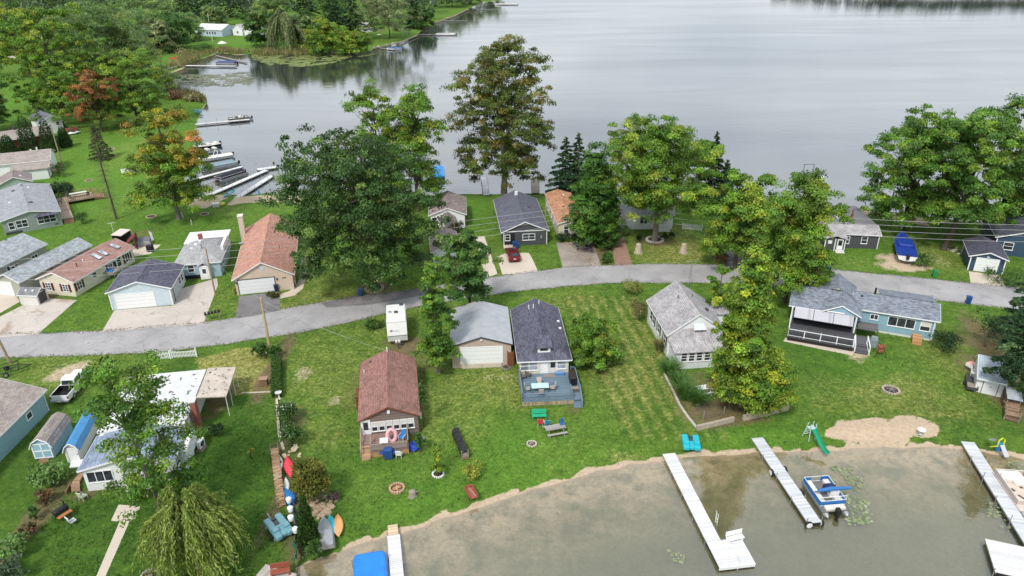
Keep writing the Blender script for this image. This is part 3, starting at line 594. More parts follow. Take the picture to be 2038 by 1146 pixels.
BT('maple_tree', 'maple turning yellow and orange near the pontoon boats', 357, 436, 216, 165, 10, MAPLE, n=14000, leaf=.42, cb=.20, tr=.42, lobes=11, nclump=190, patches=[(0,0,.92,1.0,FIREY),(-.6,-.3,.66,.5,FIREY),(.6,-.2,.66,.5,FIREY),(.75,0,.75,.28,[(.55,.27,.08,1),(.4,.3,.05,1)]),(0,-.6,.6,.35,FIREY)], bark=BARKG)
BT('round_tree', 'small round tree on the mown lawn beside the deck cottage', 1183, 724, 634, 104, 11, MAPLE, n=6000, leaf=.3, cb=.08, tr=.12, lobes=8, nclump=90)
BT('roadside_tree', 'green tree leaning over the tan garage roof at the road edge', 938, 640, 460, 104, 12, OAKG, n=7500, leaf=.36, cb=.55, tr=.2, lobes=10, lean=(-.03,0), nclump=120)
BT('columnar_tree', 'tall narrow poplar like tree beside the camper', 873, 742, 506, 74, 13, GREEN, n=10000, leaf=.28, cb=.10, tr=.20, lobes=16, squash=.16, nclump=190, bark=BARKG)
BT('leaning_tree', 'sparse tree leaning right on bare forked grey trunks above the stone wall', 1405, 782, 560, 80, 14, LIME, n=2000, leaf=.31, cb=1.3, tr=.26, lobes=7, lean=(.22,.0), nclump=34, bark=BARKL)
BT('tapering_tree', 'tall tapering yellow green tree standing by the stone wall', 1474, 808, 482, 136, 38, LIME, n=17000, leaf=.31, cb=.04, tr=.22, lobes=24, lean=(-.05,.0), squash=.55, nclump=340, bark=BARKL)
BT('leaning_tree', 'low yellow green tree with rusty leaves sprawling onto the stone wall', 1495, 806, 700, 142, 15, LIME, n=9000, leaf=.30, cb=.02, tr=.16, lobes=11, nclump=190, patches=[(-.35,-.35,.85,.17,RUSTY)], bark=BARKL)
BT('young_tree', 'slender young tree with bright leaves behind the grey roofed white house', 1425, 640, 524, 62, 16, MAPLE, n=3200, leaf=.3, cb=.3, tr=.07, lobes=6, nclump=50, bark=BARKG)
BT('shade_tree', 'sparse dark tree growing in front of the long white house', 331, 1042, 688, 190, 17, GREEN, n=6200, leaf=.30, cb=.30, tr=.24, lobes=15, lean=(-.10,.03), nclump=105, bark=BARKG, gap=.3, off=(.7,0))
T(willow, 'willow_tree', 'yellow green weeping willow at the bottom lawn edge', 400, 1132, 954, 200, 18, [(.25,.33,.065,3),(.18,.26,.05,2),(.35,.40,.12,1.2)], strands=1150, leaf=.29)
T(arborvitae, 'arborvitae', 'dark green pointed arborvitae beside the upturned boat', 617, 1080, 982, 44, 19, [(.035,.085,.012,3),(.055,.115,.02,2)], n=5000, leaf=.2)
b_ = P(627, 1000); shrub('false_cypress', 'golden green bushy evergreen beside the red kayak', b_, up_to(b_, 900), 1.6, 20, [(.15,.16,.022,3),(.10,.125,.02,2),(.24,.21,.03,1)], n=9000, leaf=.22, cat='tree', lobes=10, up=.6)
BT('cypress_tree', 'tall green cypress between the orange roof and the brick path', 1178, 490, 280, 112, 21, [(.08,.19,.026,3),(.05,.13,.02,2),(.13,.25,.032,1)], n=12000, leaf=.36, cb=.03, tr=.2, lobes=18, squash=.62, nclump=230)
T(arborvitae, 'cypress_tree', 'green cypress with a blunt top next to the hidden utility pole', 1204, 487, 335, 60, 22, [(.07,.165,.025,3),(.05,.12,.02,2)], n=7000, leaf=.34, tip=2.2)
T(conifer, 'spruce_tree', 'blackish spruce on the lake shore behind the orange roof', 1124, 394, 272, 96, 23, n=13000, leaf=.4, pw=.8)
T(conifer, 'spruce_tree', 'second blackish spruce closer to the green cypress', 1148, 396, 264, 84, 24, n=11000, leaf=.4, pw=.85)
T(conifer, 'spruce_tree', 'dark spruce standing on the lake shore behind the broad maple', 1412, 402, 262, 72, 25, n=11000, leaf=.4, pw=.85)
T(conifer, 'spruce_tree', 'smallest dark spruce by the lake next to the lane maple', 1438, 404, 318, 50, 26, n=7000, leaf=.4, pw=.8)
BT('shore_tree', 'soft green tree on the shore behind the white cottage', 1385, 404, 275, 90, 27, GREEN, n=6000, leaf=.45, cb=.1, tr=.2, nclump=80)
BT('shore_tree', 'pale grey green tree on the shore behind the cypress', 1245, 392, 238, 80, 28, GREY, n=5000, leaf=.42, cb=.2, tr=.2, nclump=70)
T(conifer, 'leaning_pine', 'dark pine leaning over the white shed at the right edge', 2010, 800, 545, 130, 29, DARKN, n=12000, leaf=.34, cb=.25, tr=.22, pw=.5, dense=1.1, bark=BARKL)
T(conifer, 'leaning_pine', 'dark green pine behind the white shed near the road', 2030, 690, 520, 120, 30, DARKN, n=9000, leaf=.34, cb=.15, tr=.22, pw=.5, bark=BARKL)
BT('thicket_tree', 'low leafy tree hanging over the right side of the white shed', 2022, 792, 668, 76, 31, OAKG, n=5000, leaf=.26, cb=.05, tr=.1, nclump=80)
# dead spruce: a bare trunk with drooping twigs
b_ = P(232, 436); t_ = thing('dead_spruce', 'bare dead spruce with drooping twigs on the green lawn', 'tree', b_); g = np.random.default_rng(3); h_ = up_to(b_, 246)
obj('trunk', MB().path([(0,0,0),(-.15,0,h_*.5),(-.5,0,h_)], [.20,.13,.02], 7), BARK, t_); mb = MB()
for k in range(130):
    t = g.uniform(.12, .97); a = k*2.4; q = 2.5*(1-t)**.7*g.uniform(.4, 1)+.15; z = h_*t; x0 = -.5*t*t
    mb.path([(x0,0,z),(x0+math.cos(a)*q*.6,math.sin(a)*q*.6,z-.12*q),(x0+math.cos(a)*q,math.sin(a)*q,z-.55*q)], [.03,.018,.006], 3, False)
    for j in range(4): s = .35+.16*j; mb.path([(x0+math.cos(a)*q*s,math.sin(a)*q*s,z-.3*q*s),(x0+math.cos(a+.5)*q*s*1.1,math.sin(a+.5)*q*s*1.1,z-.3*q*s-.35)], [.012,.004], 3, False)
obj('branches', mb, paint((.12,.11,.07), .9, .3, 5), t_)
# left cluster of big trees and the trees along the far cove
BT('cottonwood_tree', 'big pale green cottonwood with dead white limbs, left of the far cove', 240, 195, -12, 215, 40, FARG, n=20000, leaf=.55, cb=.15, tr=.5, lobes=14, nclump=260)
BT('maple_tree', 'wide green maple behind the rusty brown tree at the left', 128, 225, 10, 225, 41, MAPLE, n=18000, leaf=.52, cb=.12, tr=.5, lobes=14, nclump=240)
BT('maple_tree', 'yellow tinted maple at the far left behind the lawn', 60, 150, 8, 165, 42, LIME, n=11000, leaf=.6, cb=.12, tr=.4, lobes=10, nclump=140)
BT('rusty_tree', 'rusty orange brown tree among green ones left of the cove', 203, 262, 138, 92, 43, RUSTY, n=6500, leaf=.42, cb=.22, tr=.28, lobes=8, nclump=90, patches=[(.3,0,.2,.9,BROWNY)])
BT('round_maple', 'round green maple on the small lawn by the cove', 276, 246, 112, 140, 44, MAPLE, n=12000, leaf=.46, cb=.14, tr=.35, lobes=11, nclump=170)
BT('sapling_tree', 'loose light green tree in front of the small round lawn tree', 128, 252, 132, 125, 45, MAPLE, n=7000, leaf=.46, cb=.18, tr=.22, lobes=9, nclump=95)
BT('lawn_tree', 'small flat topped dark tree alone on the left lawn', 66, 216, 178, 46, 46, OAKG, n=2200, leaf=.4, cb=.35, tr=.14, lobes=6, nclump=40)
BT('drooping_tree', 'dark drooping tree cut off by the left edge', -18, 262, 120, 105, 47, OAKG, n=8000, leaf=.46, cb=.1, tr=.3, lobes=9, nclump=110)
T(conifer, 'spruce_tree', 'loose pale spruce beside the rusty brown tree', 203, 316, 246, 52, 48, [(.09,.10,.045,3),(.06,.075,.03,2)], n=2400, leaf=.42, pw=.8)
for i, (x, y, yt, wp, lb) in enumerate([(62,302,228,36,'tall narrow arborvitae before the brown roofed long house'),(102,302,236,32,'second narrow arborvitae beside the white gabled house'),(132,292,252,26,'shortest narrow arborvitae by the white parked boat'),(22,312,268,34,'dark arborvitae at the left edge by the brown roof')]):
    T(arborvitae, 'arborvitae', lb, x, y, yt, wp, 50+i, [(.04,.09,.022,3),(.03,.07,.02,2)], n=3000, leaf=.34, tip=2.2)
far_list = [('willow_tree','grey green willow on the far cove shore',572,100,2,80,GREY,'W'),('lime_tree','round yellow green tree at the water of the far cove',655,104,44,66,LIME,'B'),('lime_tree','low yellow green tree on the cove shore beside the covered boat',703,105,66,62,LIME,'B'),
 ('bushy_tree','green tree between the far willow and the yellow green tree',612,96,28,44,FARG,'B'),('pine_tree','dark pine behind the yellow green cove trees',672,80,-12,56,DARKN,'C'),('pine_tree','dark pine right of the blue far house',705,74,-20,60,DARKN,'C'),('ash_tree','large spreading tree on the far lawn above the moored boat',776,76,-22,110,GREY,'B'),
 ('pine_tree','dark tall pine on the far lawn by the shore path',826,56,-16,44,DARKN,'C'),('bushy_tree','dark bush like tree at the far waterline',846,56,12,34,OAKG,'B'),('bushy_tree','tree beside the far pale house',362,82,26,70,FARG,'B'),('bushy_tree','light green tree right of the blue far house',430,52,14,40,FARG,'B'),
 ('pine_tree','wide dark pine behind the blue far house',420,40,-40,74,DARKN,'C'),('pine_tree','tall dark pine behind the far white huts',470,36,-46,70,DARKN,'C'),('pine_tree','dark pine left of the pale tower house',375,34,-40,70,DARKN,'C'),('bushy_tree','dark green tree right of the far white huts',520,92,22,56,OAKG,'B'),
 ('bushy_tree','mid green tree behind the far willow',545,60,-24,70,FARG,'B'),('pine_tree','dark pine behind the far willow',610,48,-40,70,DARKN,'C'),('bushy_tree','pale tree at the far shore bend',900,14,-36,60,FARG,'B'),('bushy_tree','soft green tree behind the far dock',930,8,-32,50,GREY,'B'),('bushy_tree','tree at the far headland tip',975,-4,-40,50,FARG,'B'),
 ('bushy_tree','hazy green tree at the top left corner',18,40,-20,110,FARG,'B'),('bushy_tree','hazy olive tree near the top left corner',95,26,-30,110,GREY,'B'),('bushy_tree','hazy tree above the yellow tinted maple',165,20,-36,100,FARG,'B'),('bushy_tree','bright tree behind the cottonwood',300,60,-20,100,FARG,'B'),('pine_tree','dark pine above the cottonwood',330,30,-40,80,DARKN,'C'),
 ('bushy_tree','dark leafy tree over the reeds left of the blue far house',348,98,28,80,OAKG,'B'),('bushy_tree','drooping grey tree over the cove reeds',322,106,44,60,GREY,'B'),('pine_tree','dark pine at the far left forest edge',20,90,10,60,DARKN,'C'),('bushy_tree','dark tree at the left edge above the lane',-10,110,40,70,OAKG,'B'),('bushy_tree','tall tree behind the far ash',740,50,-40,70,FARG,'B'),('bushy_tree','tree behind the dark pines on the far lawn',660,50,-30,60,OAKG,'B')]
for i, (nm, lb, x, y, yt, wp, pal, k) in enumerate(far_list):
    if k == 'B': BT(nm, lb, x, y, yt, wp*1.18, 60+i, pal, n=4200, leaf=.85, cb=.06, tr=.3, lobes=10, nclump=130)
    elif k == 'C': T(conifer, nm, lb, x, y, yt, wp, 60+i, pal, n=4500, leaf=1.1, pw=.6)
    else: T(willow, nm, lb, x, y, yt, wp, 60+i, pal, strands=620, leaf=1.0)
# forest that reads as one mass: behind the far trees and on the shores beyond
def forest(name, pts, hmin, hmax, seed, pal, leaf=1.5, per=170):
    g = np.random.default_rng(seed); C_ = []; O_ = []; K_ = []
    for x, y in pts:
        h = g.uniform(hmin, hmax); r_ = h*g.uniform(.24, .36); d = unit(g.normal(size=(per, 3))); d[:,2] = np.abs(d[:,2])*.95-.2
        c = np.array([x, y, ZG+h*.5])+d*np.array([r_, r_, h*.48])*g.uniform(.75, 1.08, (per, 1)); C_.append(c); O_.append(d); K_.append(np.tile(pick(g, pal, 1, .25), (per, 1))*(1+g.normal(0, .22, (per, 1))))
    c = np.concatenate(C_); c[:,2] += np.clip((c[:,1]-420)*.01, 0, 6); a, b = blades(c, g, leaf, .4, np.concatenate(O_), .7); o = quads(name, c, a, b, np.concatenate(K_), LEAF, None); return tag(o, kind='stuff')
g = np.random.default_rng(77); fp = []
for _ in range(420):
    y = g.uniform(470, 800); x = g.uniform(-560, 20)
    if x < 20-(620-y)*.25 and x+y*.08 < -8: fp.append((x, y))
for _ in range(40): fp.append((g.uniform(-420, -215), g.uniform(390, 470)))
forest('far_woods', fp, 14, 24, 5, [(.08,.13,.055,2),(.05,.09,.045,2),(.12,.17,.065,1)])
fs = [(g.uniform(310, 1150), 0) for _ in range(900)]
fp = []
for x, _ in fs:
    y0 = np.interp(x, [90, 180, 290, 360, 470, 700, 1000, 1300], [820, 1010, 950, 735, 705, 690, 640, 600]); fp.append((x, y0+6+g.uniform(0, 60)))
forest('opposite_shore_woods', fp, 14, 21, 6, [(.05,.09,.035,2),(.035,.065,.03,2)], 1.9, 90)
# ================================================================ buildings
class House:
    """gabled or hipped building, ridge along local y, front = -y; parts are children of one Empty"""
    def __init__(s, name, label, c, yaw, W, D, he, hr, wall, roof, oe=.35, og=.25, hipF=0, hipB=0, rx=0, trim=WHITE, cat='house', found=None, t=.12, roofname='roof', zg=ZG, group=None):
        s.root = thing(name, label, cat, (c[0], c[1], zg), R(yaw), group); s.W, s.D, s.he, s.hr = W, D, he, hr; s.w, s.d = W-2*oe, D-2*og; s.oe, s.og, s.rx, s.t = oe, og, rx, t; s.trim = trim
        w2, d2 = s.w/2, s.d/2; xr = rx*W; sl = (hr-he)/(W/2-abs(xr)*0+(-xr if xr < 0 else xr)) if False else None
        zl = he+(hr-he)*oe/(W/2+xr)-t-.012; zr = he+(hr-he)*oe/(W/2-xr)-t-.012; s.zl, s.zr = zl, zr; z0 = .3 if found else 0
        mb = MB()
        if hipF and hipB: mb.box(-w2, w2, -d2, d2, z0-.3*(not found), min(zl, zr))
        else:
            pr = [(-w2, z0-.3*(not found)), (w2, z0-.3*(not found)), (w2, zr), (xr, hr-t-.012), (-w2, zl)]
            if hipF or hipB:
                mb.box(-w2, w2, -d2, d2, z0-.3*(not found), min(zl, zr)); g = .15
                ye = d2 if hipF else -d2
                mb.extrude_y([(w2-.02, min(zl, zr)+.004), (xr, hr-t-.012), (-w2+.02, min(zl, zr)+.004)], ye-(.1 if hipF else 0), ye+(0 if hipF else .1))
            else: mb.extrude_y(pr, -d2, d2)
        obj('wall', mb, wall, s.root)
        if found: obj('foundation', MB().box(-w2+.02, w2-.02, -d2+.02, d2-.02, -.3, .3), found, s.root)
        yf, yb = -D/2+hipF, D/2-hipB; a, b = W/2, D/2
        V = [(-a,-b,he),(a,-b,he),(a,b,he),(-a,b,he),(xr,yf,hr),(xr,yb,hr)]
        Fc = [(1,2,5,4),(3,0,4,5)]+([(0,1,4)] if hipF else [])+([(2,3,5)] if hipB else [])
        s.roof = obj(roofname, MB().slab(V, Fc, t), roof, s.root)
        f = MB(); e = .035; hgt = .17
        for sx in (-1, 1): f.box(sx*a if sx > 0 else -a-e, sx*a+e if sx > 0 else -a, -b, b, he-hgt, he-.02)
        for sy, hip in ((-1, hipF), (1, hipB)):
            y0 = sy*b; y1 = sy*(b+e); y0, y1 = min(y0, y1), max(y0, y1)
            if hip: f.box(-a, a, y0, y1, he-hgt, he-.02)
            else:
                for q0, q1 in (((-a, he), (xr, hr)), ((xr, hr), (a, he))): f.extrude_y([(q0[0], q0[1]-hgt), (q1[0], q1[1]-hgt), (q1[0], q1[1]-.008), (q0[0], q0[1]-.008)], y0, y1)
        obj('fascia', f, trim, s.root)
        if not(hipF and hipB):
            k = MB(); k.extrude_y([(xr-.16, hr-.16*(hr-he)/(W/2)+.01), (xr, hr+.03), (xr+.16, hr-.16*(hr-he)/(W/2)+.01)], yf if hipF else -b, yb if hipB else b); obj('ridge_cap', k, roof, s.root)
    def side(s, sd):
        w2, d2 = s.w/2, s.d/2
        if sd == 'F': return Matrix.Translation((0, -d2, 0))
        if sd == 'B': return Matrix.Translation((0, d2, 0)) @ Matrix.Rotation(math.pi, 4, 'Z')
        if sd == 'L': return Matrix.Translation((-w2, 0, 0)) @ Matrix.Rotation(-math.pi/2, 4, 'Z')
        return Matrix.Translation((w2, 0, 0)) @ Matrix.Rotation(math.pi/2, 4, 'Z')
    def part(s, name, fn, mat, sd=None, parent=None, label=None):
        mb = MB(); mb.M = s.side(sd) if sd else Matrix.Identity(4); fn(mb); return obj(name, mb, mat, parent or s.root, label)
    def win(s, sd, u, z, w=.9, h=1.1, mv=0, mh=1, frame=None, pane=None, shut=None, blind=False):
        """window centred at u, sill at z; mv upright bars, mh cross bars"""
        frame = frame or WHITE; f = .09
        def fr(m):
            m.box(u-w/2-f, u+w/2+f, -.05, .02, z-f, z); m.box(u-w/2-f, u+w/2+f, -.05, .02, z+h, z+h+f)
            m.box(u-w/2-f, u-w/2, -.05, .02, z, z+h); m.box(u+w/2, u+w/2+f, -.05, .02, z, z+h)
            for k in range(mv): x = u-w/2+w*(k+1)/(mv+1); m.box(x-.035, x+.035, -.045, .02, z, z+h)
            for k in range(mh):
                y = z+h*(k+1)/(mh+1)
                for q in range(mv+1): a = u-w/2+w*q/(mv+1)+(.035 if q else 0); b = u-w/2+w*(q+1)/(mv+1)-(.035 if q < mv else 0); m.box(a, b, -.04, .02, y-.03, y+.03)
            m.box(u-w/2-f-.04, u+w/2+f+.04, -.09, -.0505, z-f-.02, z-f+.03)
        o = s.part('window', fr, frame, sd); s.part('pane', lambda m: m.box(u-w/2, u+w/2, -.012, .02, z, z+h), pane or GLASS, None, o).parent = o
        o.children[0].data.transform(s.side(sd))
        if blind:
            c = s.part('blind', lambda m: m.box(u-w/2+.01, u+w/2-.01, -.018, -.0125, z+h*.5, z+h-.01), OFFW, sd, o)
        if shut:
            for sx in (-1, 1): s.part('shutter', lambda m: [m.box(u+sx*(w/2+.29)-.17, u+sx*(w/2+.29)+.17, -.045, .01, z-.06, z+h+.06)]+[m.box(u+sx*(w/2+.29)-.13, u+sx*(w/2+.29)+.13, -.06, -.0455, z+.02+k*.5*h, z+h*.46+k*.5*h) for k in range(2)], shut, sd)
        return o
    def door(s, sd, u, w=.9, h=2.0, z=0., mat=None, glass=True, frame=None):
        f = .1
        o = s.part('door', lambda m: m.box(u-w/2, u+w/2, -.03, .02, z, z+h), mat or WHITE, sd)
        s.part('door_frame', lambda m: [m.box(u-w/2-f, u-w/2, -.06, .02, z, z+h+f), m.box(u+w/2, u+w/2+f, -.06, .02, z, z+h+f), m.box(u-w/2, u+w/2, -.06, .02, z+h, z+h+f)], frame or WHITE, sd, o)
        if glass: s.part('pane', lambda m: m.box(u-w*.32, u+w*.32, -.04, -.031, z+h*.45, z+h*.92), GLASS, sd, o)
        s.part('handle', lambda m: m.bbox(u+w*.4, -.055, z+1., .04, .05, .12), DGREY, sd, o); return o
    def garage(s, sd, u, w, h, z=.02, mat=None, frame=None, rows=4):
        mat = mat or siding((.76,.77,.78), h/rows, .05, 2, .5); f = .11
        o = s.part('garage_door', lambda m: m.box(u-w/2, u+w/2, -.02, .02, z, z+h), mat, sd)
        s.part('door_frame', lambda m: [m.box(u-w/2-f, u-w/2, -.05, .02, z, z+h+f), m.box(u+w/2, u+w/2+f, -.05, .02, z, z+h+f), m.box(u-w/2, u+w/2, -.05, .02, z+h, z+h+f)], frame or WHITE, sd, o)
        return o
    def corners(s, mat=None):
        w2, d2 = s.w/2, s.d/2
        for sx in (-1, 1):
            for sy in (-1, 1):
                x, y = sx*w2, sy*d2; s.part('corner_board', lambda m: m.box(x-.07, x+.07, y-.07, y+.07, 0, (s.zl if sx < 0 else s.zr)-.02), mat or WHITE)
    def vent(s, x, y, h=.45, r=.05, mat=None, name='vent_pipe'):
        z = s.hr-(s.hr-s.he)*abs(x-s.rx*s.W)/(s.W/2)-.1; s.part(name, lambda m: m.tube((x,y,z), (x,y,z+h+.1), r, r, 8), mat or DGREY)
    def boxvent(s, x, y, sz=.35, mat=None):
        z = s.hr-(s.hr-s.he)*abs(x-s.rx*s.W)/(s.W/2); s.part('roof_vent', lambda m: m.rbox(x-sz/2, x+sz/2, y-sz/2, y+sz/2, z-.06, z+.14, .05), mat or DGREY)
    def chimney(s, x, y, sx, sy, z0, z1, mat, cap=None):
        o = s.part('chimney', lambda m: m.box(x-sx/2, x+sx/2, y-sy/2, y+sy/2, z0, z1), mat); s.part('cap', lambda m: m.box(x-sx/2-.06, x+sx/2+.06, y-sy/2-.06, y+sy/2+.06, z1+.002, z1+.1), cap or OFFW, None, o); return o
    def skylight(s, x, y, w, l):
        k = (s.hr-s.he)/(s.W/2); z = s.hr-k*abs(x); a = math.atan(k)*(1 if x > 0 else -1)
        o = s.part('skylight', lambda m: m.bbox(x, y, z+.05, l, w, .1, 0, 0, a), DGREY); s.part('pane', lambda m: m.bbox(x, y, z+.11, l-.12, w-.12, .03, 0, 0, a), glassy((.42,.45,.48), .25), None, o)
    def local(s, px, py, z=0):
        p = P(px, py, ZG+z); q = s.root.matrix_basis.inverted() @ p; return q
def front(a, b, d, ext=0):
    pa, pb = P(*a), P(*b); t = (pb-pa).normalized(); w = (pb-pa).length+ext; n = Vector((-t.y, t.x, 0)); c = pb-t*(w/2)+n*(d/2); return c, math.degrees(math.atan2(t.y, t.x)), w
def rail(mb, p0, p1, h=.95, sp=.14, post=1.8, z=0, top=.05, bal=.02, bottom=.1):
    p0, p1 = Vector(p0), Vector(p1); L_ = (p1-p0).length; t = (p1-p0)/L_; yaw = math.atan2(t.y, t.x); pit = math.asin(max(-1, min(1, t.z)))
    for k in range(max(1, int(round(L_/post)))+1): q = p0+t*L_*k/max(1, int(round(L_/post))); mb.box(q.x-.05, q.x+.05, q.y-.05, q.y+.05, q.z, q.z+h+.06)
    hz = Vector((t.x, t.y, 0)).normalized(); nn = Vector((-hz.y, hz.x, 0))
    def bar(za, zb, wd):
        v = []
        for q in (p0, p1):
            for sgn, zz in ((-1, za), (1, za), (1, zb), (-1, zb)): v.append(q+nn*wd*sgn+Vector((0, 0, zz)))
        mb.add(v, [(0,1,2,3),(7,6,5,4),(0,4,5,1),(1,5,6,2),(2,6,7,3),(3,7,4,0)])
    bar(h-.05, h, top); bar(bottom, bottom+.05, .03)
    if sp:
        m = int(L_/sp)
        for k in range(1, m): q = p0+t*L_*k/m; mb.box(q.x-bal, q.x+bal, q.y-bal, q.y+bal, q.z+bottom+.05, q.z+h-.05)
def stairs(mb, x0, x1, y0, y1, z1, n=4):     # treads falling from y0 (high, z1) to y1
    for k in range(n):
        za = z1*(1-(k+1)/(n+0.0))+.02; ya = y0+(y1-y0)*k/n; yb = y0+(y1-y0)*(k+1)/n; mb.box(x0, x1, min(ya, yb), max(ya, yb), max(0, za-.05), za+z1/n-.02)
SH_NAVY = shingle((.105,.105,.145)); SH_RED = shingle((.28,.148,.125), .2); SH_PEACH = shingle((.47,.25,.19), .18); SH_GREY = shingle((.37,.355,.365), .18, streak=.35); SH_LGREY = shingle((.33,.36,.385), .26)
SH_BROWN = shingle((.36,.215,.185), .15); SH_DK = shingle((.15,.155,.19), .35); SH_ORANGE = shingle((.46,.235,.14), .22, streak=.45); SH_TAUPE = shingle((.33,.285,.26), .18); SH_BLUEG = shingle((.23,.28,.37), .25); SH_BGREY = shingle((.20,.225,.27), .3); SH_MAUVE = shingle((.26,.21,.205), .25)
SW = siding((.84,.85,.86), .16, .08); SBLUE = siding((.27,.44,.53), .16); SCREAM = siding((.66,.60,.50), .14); STAN = siding((.50,.40,.335), .16); SSAGE = siding((.30,.345,.335), .16); SNAVY = siding((.035,.055,.09), .16); SNAVY2 = siding((.045,.085,.14), .16); SPALE = siding((.55,.65,.70), .16); SCH = siding((.085,.085,.10), .16)
SGREEN = siding((.36,.44,.38), .2); SPEACH = siding((.66,.53,.43), .16); STAUPE = siding((.42,.42,.37), .16); SYEL = siding((.72,.66,.52), .16); SWOOD = planks((.20,.155,.135), .15, 2); SRED = siding((.16,.035,.03), .25)
MAROON = paint((.12,.02,.035), .6, .2); BRICK = ground_sheet('brickwork', (.34,.14,.10), .3, bricks=True); BRICK2 = paint((.30,.11,.085), .85, .35, 9); CREAMB = paint((.58,.50,.42), .8, .2, 9); BLOCK = paint((.62,.62,.60), .8, .15)
# --- beige/orange tiled garage house
h = House('garage_house', 'long peach sided house with orange tiled roof and double garage door', (-37.51,102.42), 13.0, 8.53, 20.76, 2.46, 4.79, SPEACH, SH_PEACH)
h.garage('F', -1.05, 4.9, 2.2, frame=DGREY)
for u in (-3.75, 1.75): h.part('wall_lamp', lambda m: [m.box(u-.07, u+.07, -.16, .0, 1.75, 2.0), m.box(u-.1, u+.1, -.2, .0, 2.0, 2.05)], DGREY, 'F')
h.part('gable_vent', lambda m: m.add([(-.0+.32*math.cos(k*math.pi/6), -.03, 3.75+.32*math.sin(k*math.pi/6)) for k in range(12)]+[(.32*math.cos(k*math.pi/6), .02, 3.75+.32*math.sin(k*math.pi/6)) for k in range(12)], [tuple(range(12))]+[(k, 12+k, 12+(k+1) % 12, (k+1) % 12) for k in range(12)]), SPALE, 'F')
for k in range(4): h.part('house_number', lambda m: m.bbox(2.55+k*.14, -.02, 1.95, .09, .03, .16), DGREY, 'F')
h.part('downspout', lambda m: m.tube((4.15,-9.3,2.4), (4.15,-9.3,.05), .045), WHITE)
h.chimney(-4.4, 8.0, .75, 1.1, 0, 5.6, CREAMB, OFFW); h.win('R', -4.0, 1.0, 1.2, 1.1, 1, 0); h.win('R', 2.0, 1.0, 1.2, 1.1, 1, 0); h.vent(2, -3); h.vent(1.5, 4)
h.part('dish', lambda m: m.lathe([(.02,0),(.25,.05),(.36,.14)], 14, (-4.25, 3.0, 2.7)), STEEL)
# --- light blue garage
h = House('garage', 'pale blue double garage with dark roof on cracked concrete', (-51.41,91.75), 10.0, 8.49, 7.9, 2.70, 4.07, SPALE, SH_NAVY, cat='garage'); h.corners()
h.garage('F', -.75, 4.85, 2.15); h.win('R', 1.2, 1.0, .8, 1.0); h.door('R', 2.6, .85, 2.0); h.part('downspout', lambda m: m.tube((4.0,-2.6,2.5), (4.0,-2.6,.05), .05), DGREY)
# --- tan garage with grey metal roof
h = House('garage', 'tan garage with grey ribbed metal roof and wide white door', (-3.88,76.34), 3.5, 7.25, 9.36, 3.05, 4.18, STAN, metal_roof((.40,.42,.45)), oe=.2, og=.15, trim=DGREY, cat='garage'); h.garage('F', -.02, 4.75, 2.15, .55)
h.part('apron', lambda m: [m.box(-2.3, -.03, -.12, .02, 0, .54), m.box(.03, 2.3, -.12, .02, 0, .54)], CREAMB, 'F'); h.part('gable_lamp', lambda m: m.bbox(0, -.08, 3.7, .25, .16, .1), WHITE, 'F')
# --- navy roofed deck cottage
h = House('deck_cottage', 'cream cottage with dark navy hipped roof, small dormer and blue deck', (3.23,75.51), 3.4, 6.19, 12.77, 2.45, 3.95, SYEL, SH_NAVY, hipF=2.6, og=.3)
for x, y in ((-.9, 4.3), (-.35, 4.0), (.45, 5.1)): h.vent(x, y, .55, .055, WHITE)
for y in (2.2, .4): h.boxvent(2.55, y, .3, WHITE)
h.win('F', -1.75, 1.15, 1.9, 1.05, 1, 1, pane=GLASSB); h.win('F', 1.95, 1.2, .9, .95, 0, 1, pane=GLASSB); h.door('F', .05, .8, 1.6, .62, WHITE, False); h.door('F', .95, .85, 1.6, .62, OFFW, True)
h.part('dormer', lambda m: m.box(-.72, .72, -5.45, -3.7, 2.7, 3.72), WHITE); h.part('pane', lambda m: m.box(-.45, .45, -5.47, -5.451, 3.2, 3.5), GLASS, None, [c for c in h.root.children if c.name.startswith('dormer')][0])
h.part('dormer_roof', lambda m: m.slab([(-.95,-5.7,3.74),(.95,-5.7,3.74),(.95,-3.3,4.0),(-.95,-3.3,4.0)], [(0,1,2,3)], .09), SH_NAVY)
BLUED = planks((.15,.215,.27), .14, 1, .2); BRAIL = paint((.16,.22,.29), .65, .15)
dk = h.part('deck', lambda m: m.box(-2.95, 3.45, -11.45, -6.12, .5, .62), BLUED)
h.part('skirting', lambda m: [m.box(-2.95+k*.16, -2.82+k*.16, -11.43, -11.4, .0, .49) for k in range(35)]+[m.box(-2.95, -2.92, -11.3, -6.2, 0, .49)], planks((.47,.36,.25), .16, 0, .4), None, dk)
def rl(m): rail(m, (-2.9,-11.4,.62), (2.5,-11.4,.62), .9, .17, 2.6); rail(m, (-2.9,-11.4,.62), (-2.9,-6.4,.62), .9, .17, 2.5); rail(m, (3.4,-9.9,.62), (3.4,-6.4,.62), .9, .17, 2.0); rail(m, (3.4,-6.4,.62), (2.95,-6.4,.62), .9, .17); rail(m, (2.45,-11.4,.62), (2.45,-10.0,.62), .9, .17); rail(m, (3.45,-10.1,.62), (3.45,-12.1,-.1), .9, .17)
h.part('railing', rl, BRAIL, None, dk); h.part('step', lambda m: stairs(m, 2.55, 3.4, -10.6, -12.2, .56, 5), BLUED, None, dk)
NAVYCOT = h
